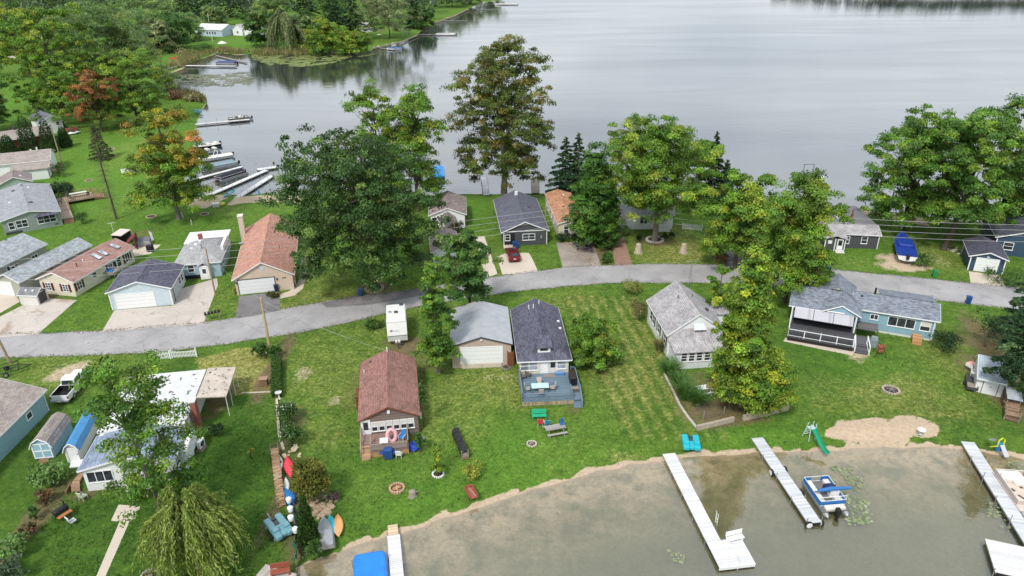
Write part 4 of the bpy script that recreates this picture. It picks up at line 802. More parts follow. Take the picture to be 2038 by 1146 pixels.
# --- red roofed cottage
h = House('red_roof_cottage', 'weathered grey board cottage with red brown shingle roof and porch', (-13.21,64.17), 8.9, 6.15, 11.2, 2.41, 3.82, SWOOD, SH_RED, oe=.22, og=.2, trim=RUST)
h.door('F', -2.35, .75, 1.95, .28, WHITE, True)
for k in range(6): h.win('F', -1.5+k*.72, .95, .5, 1.0, 0, 1, blind=True)
h.vent(-.0, 5.0, .6, .06, WHITE); h.vent(-2.6, 3.0, .4, .05, WHITE); h.boxvent(-1.9, 4.6, .25); h.part('gable_lamp', lambda m: m.box(-.13, .13, -.12, .02, 2.9, 3.25), WHITE, 'F')
h.part('lean_to', lambda m: m.box(-3.55, -2.87, -.2, 1.6, 0, 1.7), RUST); h.part('meter_box', lambda m: m.bbox(3.15, -4.9, 1.9, .1, .45, .5), WHITE)
PD = planks((.26,.17,.15), .14, 1, .25)
dk = h.part('porch_deck', lambda m: [m.box(-2.9, -1.9, -7.1, -5.46, .55, .65), m.box(-1.9, 1.75, -8.35, -5.46, .55, .65)], PD)
h.part('skirting', lambda m: [m.box(-1.88, 1.73, -8.33, -8.29, .0, .54), m.box(1.69, 1.73, -8.2, -5.5, 0, .54)], planks((.42,.24,.12), .2, 0, .4), None, dk)
h.part('railing', lambda m: [rail(m, (-1.85,-8.3,.65), (1.7,-8.3,.65), .85, 0, 1.15), rail(m, (1.7,-8.3,.65), (1.7,-5.6,.65), .85, 0, 1.3), rail(m, (-2.87,-8.3,.0), (-2.87,-5.6,.65), .95, 0, 1.5), rail(m, (-1.9,-8.25,.2), (-1.9,-7.0,.65), .9, 0, 1.5)], OLDWOOD, None, dk)
h.part('panel', lambda m: [m.box(-1.8+k*1.17, -.72+k*1.17, -8.33, -8.3, .72, 1.35) for k in range(3)], planks((.27,.22,.20), .15, 2), None, dk)
h.part('step', lambda m: stairs(m, -2.8, -1.95, -7.1, -8.7, .6, 4), planks((.42,.27,.16), .3, 1), None, dk); REDCOT = h
# --- white house with old grey roof
h = House('grey_roof_house', 'white house with streaked old grey roof and enclosed front porch', (21.44,78.39), 5.2, 7.44, 9.23, 3.10, 5.74, SW, SH_GREY, oe=.25, og=.2, found=BLOCK); DARKSH = paint((.05,.06,.085), .6, .2)
for u in (-3.2, -.6, 1.75): h.win('L', -u, 1.25, .75, 1.2, 0, 1, shut=DARKSH)
h.win('L', -2.9, 1.25, .7, 1.2, 0, 1)
h.part('awning', lambda m: [m.slab([(-.75,-5.3,4.0),(.75,-5.3,4.0),(.6,-4.5,4.45),(-.6,-4.5,4.45)], [(0,1,2,3)], .05)], siding((.62,.66,.68), .2, .1, 0)); h.win('F', 0, 3.55, .5, .35, 0, 0)
h.part('enclosed_porch', lambda m: m.box(-3.3, 3.3, -7.2, -4.42, .0, 2.35), siding((.70,.74,.77), .3)); V_ = [(-3.6,-7.5,2.36),(3.6,-7.5,2.36),(3.6,-4.44,2.7),(-3.6,-4.44,2.7),(-1.7,-4.44,3.75),(1.9,-4.44,3.75)]
h.part('porch_roof', lambda m: m.slab(V_, [(0,1,5,4),(1,2,5),(3,0,4)], .1), SH_GREY)
S_ = h.side('F'); h.d += 5.58; h.side_ = S_
for u in (-2.35, -1.45, -.55, .4, 1.9, 2.7): h.win('F', u, 1.05, .62, 1.1, 0, 2)
h.d -= 5.58; h.w -= .54
for u in (5.4, 6.3): h.win('L', u-.0, 1.0, .6, 1.1, 0, 1)
h.w += .54; h.vent(-.9, .9, .4, .06, DGREY); h.vent(1.0, 1.2, .35, .06); h.part('ridge_box', lambda m: m.bbox(2.2, -1.0, 4.35, .3, .5, .2), DGREY)
h.part('side_wing', lambda m: m.box(3.4, 5.9, 1.0, 4.0, 0, 2.5), SW); h.part('wing_roof', lambda m: m.slab([(3.3,.7,2.75),(6.15,.7,2.5),(6.15,4.3,2.5),(3.3,4.3,2.75)], [(0,1,2,3)], .1), SH_GREY)
# --- left cluster
h = House('shuttered_house', 'long cream house with brown roof, three skylights and maroon shutters', (-63.30,98.41), -11.6, 6.21, 13.13, 2.40, 3.70, SYEL, SH_BROWN)
for y in (4.6, 2.0, .6): h.skylight(1.35, y, .8, 1.5)
for u, k in ((-1.45, 1), (1.35, 1)): h.win('F', u, .75, .8, 1.05, 1, 2, shut=MAROON)
for u in (-5.3, 1.1): h.win('R', u, .8, .8, 1.05, 1, 1, shut=MAROON)
h.win('R', 4.9, .7, .9, 1.3, 1, 0, shut=MAROON); h.win('R', -2.2, 1.2, .7, .7); h.win('R', 3.0, .7, .8, 1.4, 0, 1); h.door('R', 2.1, .8, 2.0)
h.vent(1.2, -3.2, .6, .08, paint((.12,.04,.03))); h.vent(.9, -1.6, .3, .08, WHITE)
h.part('bay_roof', lambda m: m.slab([(2.9,-.6,1.25),(4.1,-.4,.95),(4.1,1.6,.95),(2.9,1.6,1.25)], [(0,1,2,3)], .08), SH_MAUVE)
h = House('long_house', 'long narrow house with speckled grey roof and white garage door', (-69.91,98.86), -12.7, 4.6, 14.19, 2.41, 3.54, STAUPE, SH_LGREY); h.garage('F', -.75, 2.6, 2.1)
for u in (-1.0, 2.0): h.part('downspout', lambda m: m.box(u-.07, u+.07, -.1, .0, .1, 2.2), DGREY, 'R')
h = House('taupe_house', 'taupe sided house with speckled grey roof at the left edge', (-78.6,99.0), -12.1, 8.26, 14.5, 2.69, 4.22, STAUPE, SH_LGREY); h.win('R', 4.6, .9, 1.1, .9, 1, 0); h.win('R', 0.8, .9, 1.1, .9, 1, 0); h.win('R', -.3, .9, .5, 1.3, 0, 0); h.boxvent(1.6, -1.2, .3, WHITE); h.boxvent(-.8, 4.8, .25)
h = House('sage_house', 'large sage grey house with low grey roof and rear deck', (-89.22,126.35), 34.9, 9.16, 19.94, 2.68, 3.66, SSAGE, shingle((.30,.315,.34), .12), oe=.2)
h.win('F', -3.1, .85, .75, 1.2); h.win('F', -1.55, .95, 1.6, 1.2, 1, 1); h.win('F', 2.2, 1.0, 2.7, 1.2, 2, 1); h.part('vent_grille', lambda m: m.box(3.2, 3.75, -.04, .01, .3, .5), DGREY, 'F'); h.part('dark_skirting', lambda m: m.box(-4.2, -1.8, -.05, .02, 0, .45), DGREY, 'F')
h.part('bay_hood', lambda m: m.slab([(.4,-10.5,2.42),(4.3,-10.5,2.42),(3.6,-9.75,2.85),(1.4,-9.75,2.85)], [(0,1,2,3)], .05), SH_NAVY)
for x, y, q in ((-1.5, 6, .5), (1.0, 6.4, .35), (-2.5, -1, .35), (.6, -4.5, .7), (0, 8.0, .3)): h.boxvent(x, y, q, DGREY if q != .35 else WHITE)
WDK = planks((.36,.22,.14), .16, 1)
dk = h.part('rear_deck', lambda m: [m.box(4.4, 6.3, -8.5, 6.0, .55, .68), m.box(6.3, 11.0, 2.0, 6.0, .55, .68)], planks((.42,.33,.25), .16, 1))
h.part('railing', lambda m: [rail(m, (6.3,6.0,.68), (11,6.0,.68), .9, .3, 1.6, bal=.05), rail(m, (6.3,2.0,.68), (11,2.0,.68), .9, .3, 1.6, bal=.05), rail(m, (6.3,-4.5,.68), (6.3,2.0,.68), .9, .22, 1.6), rail(m, (11,6.0,.68), (13.4,6.0,0), .9, .3, 1.2, bal=.05), rail(m, (11,2.0,.68), (13.4,2.0,0), .9, .3, 1.2, bal=.05)], WDK, None, dk)
h.part('step', lambda m: [m.box(4.6, 6.2, -8.5-.35*(k+1), -8.5-.35*k, 0, .5-.14*k) for k in range(3)], WDK, None, dk); h.part('step', lambda m: [m.box(11.02+.5*k, 11.52+.5*k, 2.3, 5.7, 0, .5-.1*k) for k in range(4)], WDK, None, dk); SAGE = h
h = House('green_shed', 'pale green outbuilding with brown roof behind the sage house', (-100.6,141.2), 31.0, 6.05, 6.2, 2.34, 3.65, SGREEN, SH_MAUVE, cat='shed'); h.win('F', .4, 1.2, 1.6, .6, 0, 0); h.boxvent(1.2, -1, .3, WHITE)
c_, y_, w_ = front((56,351), (106,345.5), 8, 8); h = House('white_house', 'white house with taupe roof and blue grey skirting, left of the arborvitae', (c_.x, c_.y), y_+90, 8.5, w_+.5, 3.2, 4.6, SW, SH_TAUPE, found=SNAVY2)
for u, z in ((w_/2-1.3, 1.7), (w_/2-3.1, 1.75), (w_/2-4.9, 1.6)): h.win('L', u, z, .75, .85)
h.part('side_wing', lambda m: m.box(-7.6, -4.1, w_/2-12.5, w_/2-6.0, 0, 2.3), SW); h.part('wing_roof', lambda m: m.slab([(-7.9,w_/2-13,2.32),(-4.05,w_/2-13,3.0),(-4.05,w_/2-5.7,3.0),(-7.9,w_/2-5.7,2.32)], [(0,3,2,1)], .1), SH_TAUPE); h.vent(0, -4, .6, .15, WHITE); h.vent(1.5, -2.5, .4, .2, WHITE)
c_, y_, w_ = front((0,304), (112,285), 8, 14); h = House('brown_house', 'long dark red house with taupe roof behind the arborvitae', (c_.x, c_.y), y_+90, 8.6, w_+.6, 2.7, 4.1, SRED, SH_TAUPE); h.vent(0, -6, .8, .3, DGREY, 'chimney_pipe'); h.win('L', -4, 1.0, 1.0, 1.1); h.win('L', 6, 1.0, 1.0, 1.1)
c_, y_, w_ = front((92,268), (128,262), 10, 0); h = House('white_gable_house', 'white gabled house with blue grey roof among the left trees', (c_.x, c_.y), y_, w_+1, 10.5, 3.0, 5.0, SW, SH_DK); h.win('F', -1, 1.2, .9, 1.2); h.win('F', 1.2, 2.0, .7, .8); h.part('brick_step', lambda m: m.box(2.5, 5.0, -7, -5.0, 0, .9), BRICK2)
a_ = P(47.5, 606); c_, y_, w_ = front((77,607), (96,594), 2.4, 0); h = House('small_shed', 'small white shed with grey roof and dark arched doors', (c_.x, c_.y), y_, w_+.3, 2.9, 1.55, 2.25, siding((.68,.67,.64), .3), shingle((.22,.22,.235), .15), oe=.1, og=.15, cat='shed')
h.part('door', lambda m: [m.box(-.75, -.02, -.04, .02, .05, 1.55), m.box(.02, .75, -.04, .02, .05, 1.55)], DGREY, 'F'); h.part('arch_trim', lambda m: m.path([(-.8,-.04,1.5),(-.4,-.04,1.72),(0,-.04,1.8),(.4,-.04,1.72),(.8,-.04,1.5)], .05, 5), BLACK, 'F')
for y in (-.6, .4): h.boxvent(-.5, y, .25, WHITE)
# --- small hipped house behind the blue garage
h = House('hipped_cottage', 'small pale blue cottage with grey hipped roof and white flat rear roof', (-47.3,101.6), 11.0, 6.7, 8.6, 2.5, 4.0, siding((.34,.47,.56), .2), shingle((.36,.36,.37), .15), hipF=3.2, hipB=2.4, oe=.3, og=.3)
h.part('rear_roof', lambda m: m.box(-3.3, 3.0, 3.2, 8.2, 2.75, 2.9), paint((.72,.73,.74), .6, .1)); h.part('rear_wall', lambda m: m.box(-2.9, 2.6, 4.05, 7.9, 0, 2.74), SW); h.part('dark_roof_patch', lambda m: m.box(-.6, 3.1, 1.3, 4.4, 3.02, 3.12), shingle((.24,.23,.25), .2)); h.part('side_parapet', lambda m: m.box(2.75, 3.12, -.2, 4.6, 2.4, 3.4), SW)
h.chimney(-.5, 2.6, .55, .55, 3.0, 4.4, BRICK2, BRICK2); h.part('entry', lambda m: m.box(.2, 1.5, -4.75, -3.9, 0, 2.2), SW); h.part('entry_roof', lambda m: m.slab([(0,-5.0,2.25),(.85,-5.0,2.75),(1.7,-5.0,2.25),(0,-3.0,2.9),(.85,-3.0,3.3),(1.7,-3.0,2.9)], [(0,1,4,3),(1,2,5,4)], .08), shingle((.36,.36,.37), .15))
h.part('door', lambda m: m.box(.45, 1.25, -4.79, -4.751, .05, 2.0), WHITE); h.part('pane', lambda m: m.box(.6, 1.1, -4.81, -4.791, 1.0, 1.7), GLASS, None, [c for c in h.root.children if c.name.startswith('door')][-1]); h.win('F', -1.1, 1.1, .8, 1.0); h.part('black_skirting', lambda m: m.box(-2.9, .1, -4.1, -4.01, 0, .55), BLACK)
for x, y in ((-.9, .6), (-.4, 1.4), (-1.3, -.4)): h.boxvent(x, y, .4, WHITE)
h.vent(.4, -1.6, .5); h.win('R', -1.5, 1.0, .8, 1.1); h.part('dish', lambda m: m.lathe([(.02,0),(.3,.06),(.42,.16)], 14, (3.1, -3.4, 2.2)), STEEL)
# --- lake side of the road
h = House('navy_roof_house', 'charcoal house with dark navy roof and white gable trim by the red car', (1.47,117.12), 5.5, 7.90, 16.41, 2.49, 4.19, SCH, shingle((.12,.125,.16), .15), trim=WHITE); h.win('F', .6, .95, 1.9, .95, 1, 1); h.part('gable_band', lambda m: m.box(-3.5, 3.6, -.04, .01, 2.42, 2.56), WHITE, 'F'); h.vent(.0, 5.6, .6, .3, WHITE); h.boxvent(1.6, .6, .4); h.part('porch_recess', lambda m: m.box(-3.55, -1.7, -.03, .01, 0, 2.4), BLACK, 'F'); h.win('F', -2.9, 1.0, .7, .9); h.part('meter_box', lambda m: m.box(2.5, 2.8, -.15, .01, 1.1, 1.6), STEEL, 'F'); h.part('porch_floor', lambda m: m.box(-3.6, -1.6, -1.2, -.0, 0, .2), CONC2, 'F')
for x in (-3.5, 3.55): h.part('corner_post', lambda m: m.box(x-.06, x+.06, -.07, .01, 0, 2.42), WHITE, 'F')
h = House('orange_roof_house', 'narrow cream house with rusty orange roof and dark hedge', (9.37,120.14), 5.0, 4.86, 16.01, 2.63, 3.36, SYEL, SH_ORANGE, oe=.2); h.win('F', -.9, .9, .7, 1.1); h.win('F', 1.1, .9, .7, 1.1)
for u in (-6, -3.5, 0, 3): h.win('L', u, 1.0, .7, 1.0)
h.vent(1.2, -3.5, .5, .07, STEEL); h.boxvent(-.4, -1.5, .3); h.boxvent(.6, 5, .3, WHITE)
c_, y_, w_ = front((1252,457), (1337,456), 8, 1.5); h = House('maple_cottage', 'white cottage half hidden behind the broad maple with arched window', (c_.x, c_.y), y_+90, 8.5, w_+.6, 2.75, 4.6, SW, shingle((.36,.37,.38), .15)); h.win('L', 2.2, 1.1, 1.2, 1.1, 1, 0); h.win('L', -.5, 1.1, 1.2, 1.1, 1, 0)
h.part('dormer', lambda m: m.box(-5.2, -1.0, w_/2-8.3, w_/2-6.4, 0, 3.9), SW); h.part('dormer_roof', lambda m: m.slab([(-5.4,w_/2-8.6,3.9),(-5.4,w_/2-7.35,4.8),(-5.4,w_/2-6.1,3.9),(-.2,w_/2-8.6,3.9),(-.2,w_/2-7.35,4.8),(-.2,w_/2-6.1,3.9)], [(0,3,4,1),(1,4,5,2)], .1), shingle((.36,.37,.38), .15))
o = h.part('arched_window', lambda m: m.extrude_y([(-.5,2.0),(.5,2.0),(.5,3.3),(.35,3.55),(0,3.68),(-.35,3.55),(-.5,3.3)], -.05, .0), WHITE); o.data.transform(Matrix.Translation((-5.2, w_/2-7.35, 0)) @ Matrix.Rotation(-math.pi/2, 4, 'Z')); q = h.part('pane', lambda m: m.extrude_y([(-.32,2.1),(.32,2.1),(.32,3.2),(.2,3.4),(0,3.48),(-.2,3.4),(-.32,3.2)], -.07, -.051), GLASS, None, o); q.data.transform(Matrix.Translation((-5.2, w_/2-7.35, 0)) @ Matrix.Rotation(-math.pi/2, 4, 'Z'))
h = House('porch_gable_house', 'pale house with brown porch gable half hidden by the huge oak', (-11.3,121.6), 4, 6.6, 9.5, 2.6, 3.9, SW, SH_MAUVE); h.part('porch_roof', lambda m: m.slab([(-1.3,-7.0,2.3),(0,-7.0,3.2),(1.3,-7.0,2.3),(-1.3,-4.6,2.3),(0,-4.6,3.2),(1.3,-4.6,2.3)], [(0,3,4,1),(1,4,5,2)], .1), SH_MAUVE)
for x in (-1.1, 1.1): h.part('porch_post', lambda m: m.box(x-.08, x+.08, -6.9, -6.74, 0, 2.3), WOOD)
h.door('F', 0, .9, 2.0, .3); h.win('F', -2.3, 1.0, .8, 1.1); h.part('porch_floor', lambda m: m.box(-1.3, 1.3, -7.0, -4.55, 0, .28), RUST); h.part('ramp', lambda m: m.slab([(-1.4,-11,.1),(.2,-11,.1),(.6,-7.02,.28),(-.8,-7.02,.28)], [(0,1,2,3)], .08), planks((.3,.2,.17), .2, 1))
h = House('old_garage', 'small old white garage with grey roof beside the concrete drive', (-10.7,105.5), 8, 4.5, 8.6, 2.3, 3.3, SW, SH_MAUVE, cat='garage')
# dark grey cottage at the lake with flat rear
h = House('flat_roof_cottage', 'charcoal cottage with dark low roof and white trimmed entry gable', (54.6,109.0), 81.5, 5.2, 9.0, 2.45, 3.25, SCH, SH_GREY, rx=-.05, oe=.25)
h.part('rear_wall', lambda m: m.box(2.2, 10.0, -3.9, 4.2, 0, 2.7), SCH); h.part('rear_roof', lambda m: m.slab([(-.1,-4.4,3.22),(10.6,-4.1,2.75),(10.6,4.5,2.75),(-.1,4.5,3.22)], [(0,1,2,3)], .14), paint((.17,.17,.185), .7, .2)); h.part('roof_seam', lambda m: m.bbox(5.2, .9, 3.04, 10.4, .5, .06, 0, 0, .0435), shingle((.38,.38,.39), .2))
h.win('L', -.6, .8, .8, 1.1, 0, 1); h.win('L', 2.1, .9, .8, 1.1, 0, 1); h.chimney(2.2, -1.0, .3, .3, 3.0, 4.0, BRICK2, RUST)
h.part('chimney_pipe', lambda m: m.tube((2.2,-1,4.1), (2.2,-1,4.9), .12), RUST); h.part('entry', lambda m: m.box(-3.9, -2.3, 1.2, 4.2, 0, 2.1), SCH); h.part('entry_roof', lambda m: m.slab([(-4.2,.9,2.1),(-4.2,2.7,2.65),(-4.2,4.5,2.1),(-.9,.9,2.75),(-.9,2.7,3.15),(-.9,4.5,2.75)], [(0,1,4,3),(1,2,5,4)], .1), SH_GREY); h.part('entry_trim', lambda m: [m.box(-3.96, -3.86, y-.07, y+.07, 0, 2.05) for y in (1.2, 4.2, 2.7)], WHITE)
h.part('door', lambda m: m.box(-3.98, -3.905, 1.5, 2.4, .3, 2.0), WHITE); h.part('pane', lambda m: m.box(-4.0, -3.981, 1.65, 2.25, .95, 1.85), GLASS, None, [c for c in h.root.children if c.name.startswith('door')][-1]); h.part('entry_window', lambda m: m.box(-3.95, -3.905, 3.2, 3.8, 1.2, 1.75), WHITE); h.part('step', lambda m: [m.box(-4.5, -3.95, 1.3, 2.6, 0, .25), m.box(-4.9, -4.5, 1.3, 2.6, 0, .13)], OFFW)
h.part('corner_board', lambda m: m.box(-2.42, -2.3, -4.3, -4.18, 0, 2.3), WHITE)
h = House('navy_garage', 'small navy garage with white trim and white door at the right edge', (71.49,99.86), -22.7, 5.12, 7.06, 2.37, 3.25, SNAVY2, shingle((.085,.085,.115), .2), cat='garage'); h.corners(); h.garage('F', 0, 2.75, 2.1)
for u in (-1.85, 1.85): h.part('wall_lamp', lambda m: m.box(u-.07, u+.07, -.14, .0, 1.7, 1.95), BLACK, 'F')
h.part('gable_lamp', lambda m: m.bbox(-.1, -.1, 2.45, .3, .15, .1), WHITE, 'F')
h = House('navy_house', 'large navy house with black roof behind the navy garage', (83.2,106.5), -22.7, 12.5, 11.5, 2.9, 5.0, SNAVY2, shingle((.08,.085,.11), .2)); h.corners(); h.win('F', -4.2, 1.0, 1.2, 1.1, 0, 1); h.win('F', 0, 1.0, 1.2, 1.1, 0, 1)
# --- light blue house with screened porch
BV = Matrix.Rotation(R(-22.97), 4, 'Z')
def bq(x, y): p = BV @ Vector((x, y, 0)); return (51.223+p.x, 76.171+p.y)
h = House('blue_house', 'light blue house with grey roof, screened porch and white railed deck', bq(-4.4, 3.2), -22.97+90, 5.5, 9.9, 2.95, 4.05, SBLUE, SH_BGREY, oe=.3, og=.3, found=BLOCK)
ofs = Vector(bq(-4.4, 3.2)+(0,)); RI = Matrix.Rotation(R(-90), 4, 'Z')
def sp(x, y): q = RI @ Vector((x+4.4, y-3.2, 0)); return q.x, q.y      # street coordinates of the house to its own
def sbox(m, x0, x1, y0, y1, z0, z1): a = sp(x0, y0); b = sp(x1, y1); m.box(min(a[0], b[0]), max(a[0], b[0]), min(a[1], b[1]), max(a[1], b[1]), z0, z1)
def sv(p): a = sp(p[0], p[1]); return (a[0], a[1], p[2])
h.win('L', .9, 1.3, 2.9, 1.15, 2, 0); h.win('L', 3.55, 1.3, 1.0, 1.15, 0, 1, blind=True); h.win('L', -2.2, 1.75, .8, .6, 1, 0); h.part('corner_board', lambda m: sbox(m, -.02, .12, .55, .68, .3, 2.8), WHITE)
h.vent(.3, 2.4, .9, .12, BLACK); h.boxvent(-.6, 3.9, .3); h.boxvent(.1, -4.0, .25)
h.part('rear_dormer_roof', lambda m: m.slab([sv((-6.2,3.3,4.15)), sv((.1,3.3,4.15)), sv((.1,6.8,3.4)), sv((-6.2,6.8,3.4))], [(0,1,2,3)], .1), SH_BGREY)
h.part('main_wall', lambda m: sbox(m, -16.2, -8.55, -.75, 5.2, 0, 2.85), SBLUE)
h.part('main_roof', lambda m: m.slab([sv(p) for p in [(-16.7,-1.5,2.85),(-8.1,-1.5,2.85),(-8.1,5.6,2.85),(-16.7,5.6,2.85),(-16.7,1.8,4.4),(-10.6,1.8,4.4),(-10.6,2.4,4.4)]], [(0,1,5,4),(1,2,5),(2,3,4,5)], .12), SH_BGREY)
h.part('front_gable', lambda m: m.slab([sv(p) for p in [(-12.7,-1.75,3.0),(-10.6,-1.75,4.05),(-8.3,-1.75,2.9),(-12.7,1.2,3.9),(-10.6,1.4,4.46),(-8.3,1.2,3.4)]], [(0,1,4,3),(1,2,5,4)], .1), SH_BGREY)
h.part('gable_wall', lambda m: m.add([sv(p) for p in [(-12.4,-1.6,2.7),(-8.6,-1.6,2.7),(-10.6,-1.6,3.9),(-12.4,-1.5,2.7),(-8.6,-1.5,2.7),(-10.6,-1.5,3.9)]], [(0,1,2),(5,4,3),(0,3,4,1),(1,4,5,2),(2,5,3,0)]), SBLUE)
h.part('gable_trim', lambda m: [m.path([sv((-12.75,-1.78,2.9)), sv((-10.6,-1.78,3.98)), sv((-8.25,-1.78,2.82))], .07, 4), m.path([sv((-16.7,-1.52,2.78)), sv((-12.8,-1.52,2.78))], .07, 4), m.path([sv((-12.2,-1.68,2.98)), sv((-10.2,-1.68,2.98))], .09, 4)], WHITE)
h.part('back_gable', lambda m: m.slab([sv(p) for p in [(-13.4,6.3,3.6),(-11.2,6.3,4.95),(-8.8,6.3,3.4),(-13.4,2.2,3.9),(-11.2,1.9,4.85),(-8.8,2.2,3.5)]], [(0,3,4,1),(1,4,5,2)], .1), SH_BGREY)
dk = h.part('deck', lambda m: sbox(m, -16.3, -8.75, -5.6, -.76, .45, .6), planks((.09,.09,.10), .15, 0))
h.part('skirting', lambda m: sbox(m, -16.25, -8.8, -5.55, -5.5, .05, .44), BLACK, None, dk)
h.part('railing', lambda m: [rail(m, sv((-16.25,-5.5,.6)), sv((-8.85,-5.5,.6)), 1.0, 0, 1.9), rail(m, sv((-16.25,-5.5,.6)), sv((-16.25,-1.2,.6)), 1.0, 0, 2.2), rail(m, sv((-8.8,-5.5,.6)), sv((-8.8,-4.6,.6)), 1.0, 0, 1), rail(m, sv((-7.3,-4.0,.6)), sv((-7.0,-5.6,.0)), 1.0, 0, 2), rail(m, sv((-8.7,-4.2,.6)), sv((-8.6,-5.7,.0)), 1.0, 0, 2)], WHITE, None, dk)
h.part('baluster', lambda m: [sbox(m, -16.2+k*.16, -16.16+k*.16, -5.52, -5.49, .75, 1.55) for k in range(46)], BLACK, None, dk)
[h.part('post', lambda m: sbox(m, x-.09, x+.09, -1.72, -1.55, .6, 2.75), WHITE, None, dk) for x in (-16.2, -8.75)]
h.part('screen_shade', lambda m: m.slab([sv((-15.9,-2.9,2.0)), sv((-9.05,-2.9,2.0)), sv((-9.05,-1.62,2.85)), sv((-15.9,-1.62,2.85))], [(0,1,2,3)], .02), siding((.43,.43,.47), 2.4, .05, 1, .1))
h.part('shade_bar', lambda m: [m.path([sv((-15.95+k*2.3,-2.95,2.03)), sv((-15.95+k*2.3,-1.6,2.88))], .03, 4) for k in range(4)]+[m.path([sv((-15.9,-2.95,2.0)), sv((-9.0,-2.95,2.0))], .04, 4)], DGREY)
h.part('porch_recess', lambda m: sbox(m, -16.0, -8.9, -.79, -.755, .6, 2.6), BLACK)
h.part('step', lambda m: [sbox(m, -8.6, -7.2, -4.4-.35*(k+1), -4.4-.35*k, 0, .55-.13*k) for k in range(4)]+[sbox(m, -8.7, -6.9, -4.4, -2.2, .45, .6)], planks((.12,.12,.13), .15, 0), None, dk)
h.part('entry_landing', lambda m: [sbox(m, -8.3, -6.2, -.2, -.02, .9, 1.0), sbox(m, -8.4, -6.1, -2.1, -.21, 1.5, 1.6)], planks((.14,.13,.135), .15, 0)); [h.part('landing_post', lambda m: sbox(m, x, x+.08, -2.1, -2.0, .0, 1.49), BLACK) for x in (-8.38, -6.2)]
h.part('cellar_hatch', lambda m: m.slab([sv((-2.1,-.9,.55)), sv((-1.05,-.9,.5)), sv((-1.05,.25,.9)), sv((-2.1,.25,.95))], [(0,1,2,3)], .55), planks((.48,.26,.12), .2, 0)); BLUEH = h
# --- right white shed, woodshed roof
p_ = Vector((50.662,66.0085,0)); rv = Matrix.Rotation(R(-28.57), 4, 'Z'); q_ = p_+rv @ Vector((1.24, 1.95, 0))
h = House('white_shed', 'white shed with long grey corrugated roof at the right edge', (q_.x, q_.y), -28.57+90, 5.1, 2.75, 1.95, 3.0, siding((.74,.74,.74), .6, .06, 1, .3), metal_roof((.36,.42,.47), .2), rx=.2, oe=.4, og=.1, cat='shed', t=.05)
h.part('door', lambda m: m.box(-.6, .75, -.03, .01, .08, 1.75), WHITE, 'L'); h.part('door_gap', lambda m: [m.box(-.66, -.61, -.034, .0, .05, 1.8), m.box(.76, .81, -.034, .0, .05, 1.8)], BLACK, 'L'); h.part('handle', lambda m: m.bbox(.1, -.05, 1.0, .08, .05, .08), BLACK, 'L')
# --- left foreground buildings
h = House('blue_cottage', 'light blue cottage with taupe shingle roof cut off at the left edge', (-54.25,55.2), 0.3, 9.7, 17.9, 2.6, 4.2, siding((.27,.46,.53), .2), SH_TAUPE, oe=.35); h.win('R', 5.8, 1.2, .75, .6, 0, 0); h.win('R', -1.0, 1.2, .75, .7, 0, 0); h.part('downspout', lambda m: m.tube((4.55,8.6,2.5), (4.55,8.6,.1), .05), WHITE)
def gambrel(name, label, a, b, d, he, hk, hr, wall, roof, xk, trim=WHITE, ov=.12):
    """barn shaped shed: a, b photo spots of the front wall's foot"""
    c_, y_, w_ = front(a, b, d); root = thing(name, label, 'shed', (c_.x, c_.y, ZG), R(y_)); w2, d2 = w_/2, d/2; H = lambda: None; H.root = root; H.w = w_; H.d = d
    obj('wall', MB().extrude_y([(-w2,-.2),(w2,-.2),(w2,he),(w2*xk,hk),(0,hr),(-w2*xk,hk),(-w2,he)], -d2, d2), wall, root)
    v = []; o = ov
    for y in (-d2-o, d2+o): v += [(-w2-o,y,he-.03),(-w2*xk-.03,y,hk+.07),(0,y,hr+.08),(w2*xk+.03,y,hk+.07),(w2+o,y,he-.03)]
    obj('roof', MB().slab(v, [(0,5,6,1),(1,6,7,2),(2,7,8,3),(3,8,9,4)], .06), roof, root)
    obj('trim', MB().path([(-w2-o,-d2-o-.02,he-.06),(-w2*xk-.03,-d2-o-.02,hk+.02),(0,-d2-o-.02,hr+.03),(w2*xk+.03,-d2-o-.02,hk+.02),(w2+o,-d2-o-.02,he-.06)], .05, 4), trim, root)
    return root, w2, d2
LBL = paint((.27,.46,.56), .6, .12)
root, w2, d2 = gambrel('barn_shed', 'blue barn shed with brown grey gambrel roof and white crossed doors', (69.7,914), (110,910.5), 4.3, 1.35, 1.95, 2.35, siding((.27,.43,.52), .25, .08, 0), SH_TAUPE, .72)
dr = obj('door', MB().box(-.8, .8, -d2-.04, -d2+.01, .12, 1.75), LBL, root); obj('door_frame', MB().box(-.86, -.74, -d2-.07, -d2-.041, .1, 1.8).box(.74, .86, -d2-.07, -d2-.041, .1, 1.8).box(-.06, .06, -d2-.07, -d2-.041, .1, 1.8).box(-.73, -.07, -d2-.07, -d2-.041, .88, 1.0).box(.07, .73, -d2-.07, -d2-.041, .88, 1.0).box(-.73, .73, -d2-.069, -d2-.041, 1.7, 1.82).box(-.73, .73, -d2-.069, -d2-.041, .1, .2), WHITE, dr); obj('step', MB().box(-.4, .5, -d2-.7, -d2-.1, -.02, .1), WOOD, root)
root, w2, d2 = gambrel('barn_shed', 'white barn shed with bright blue metal roof and single white door', (135.6,921), (163,917.5), 5.2, 1.35, 1.85, 2.2, siding((.72,.73,.74), .5, .06, 0, .4), metal_roof((.07,.30,.62), .3), .72)
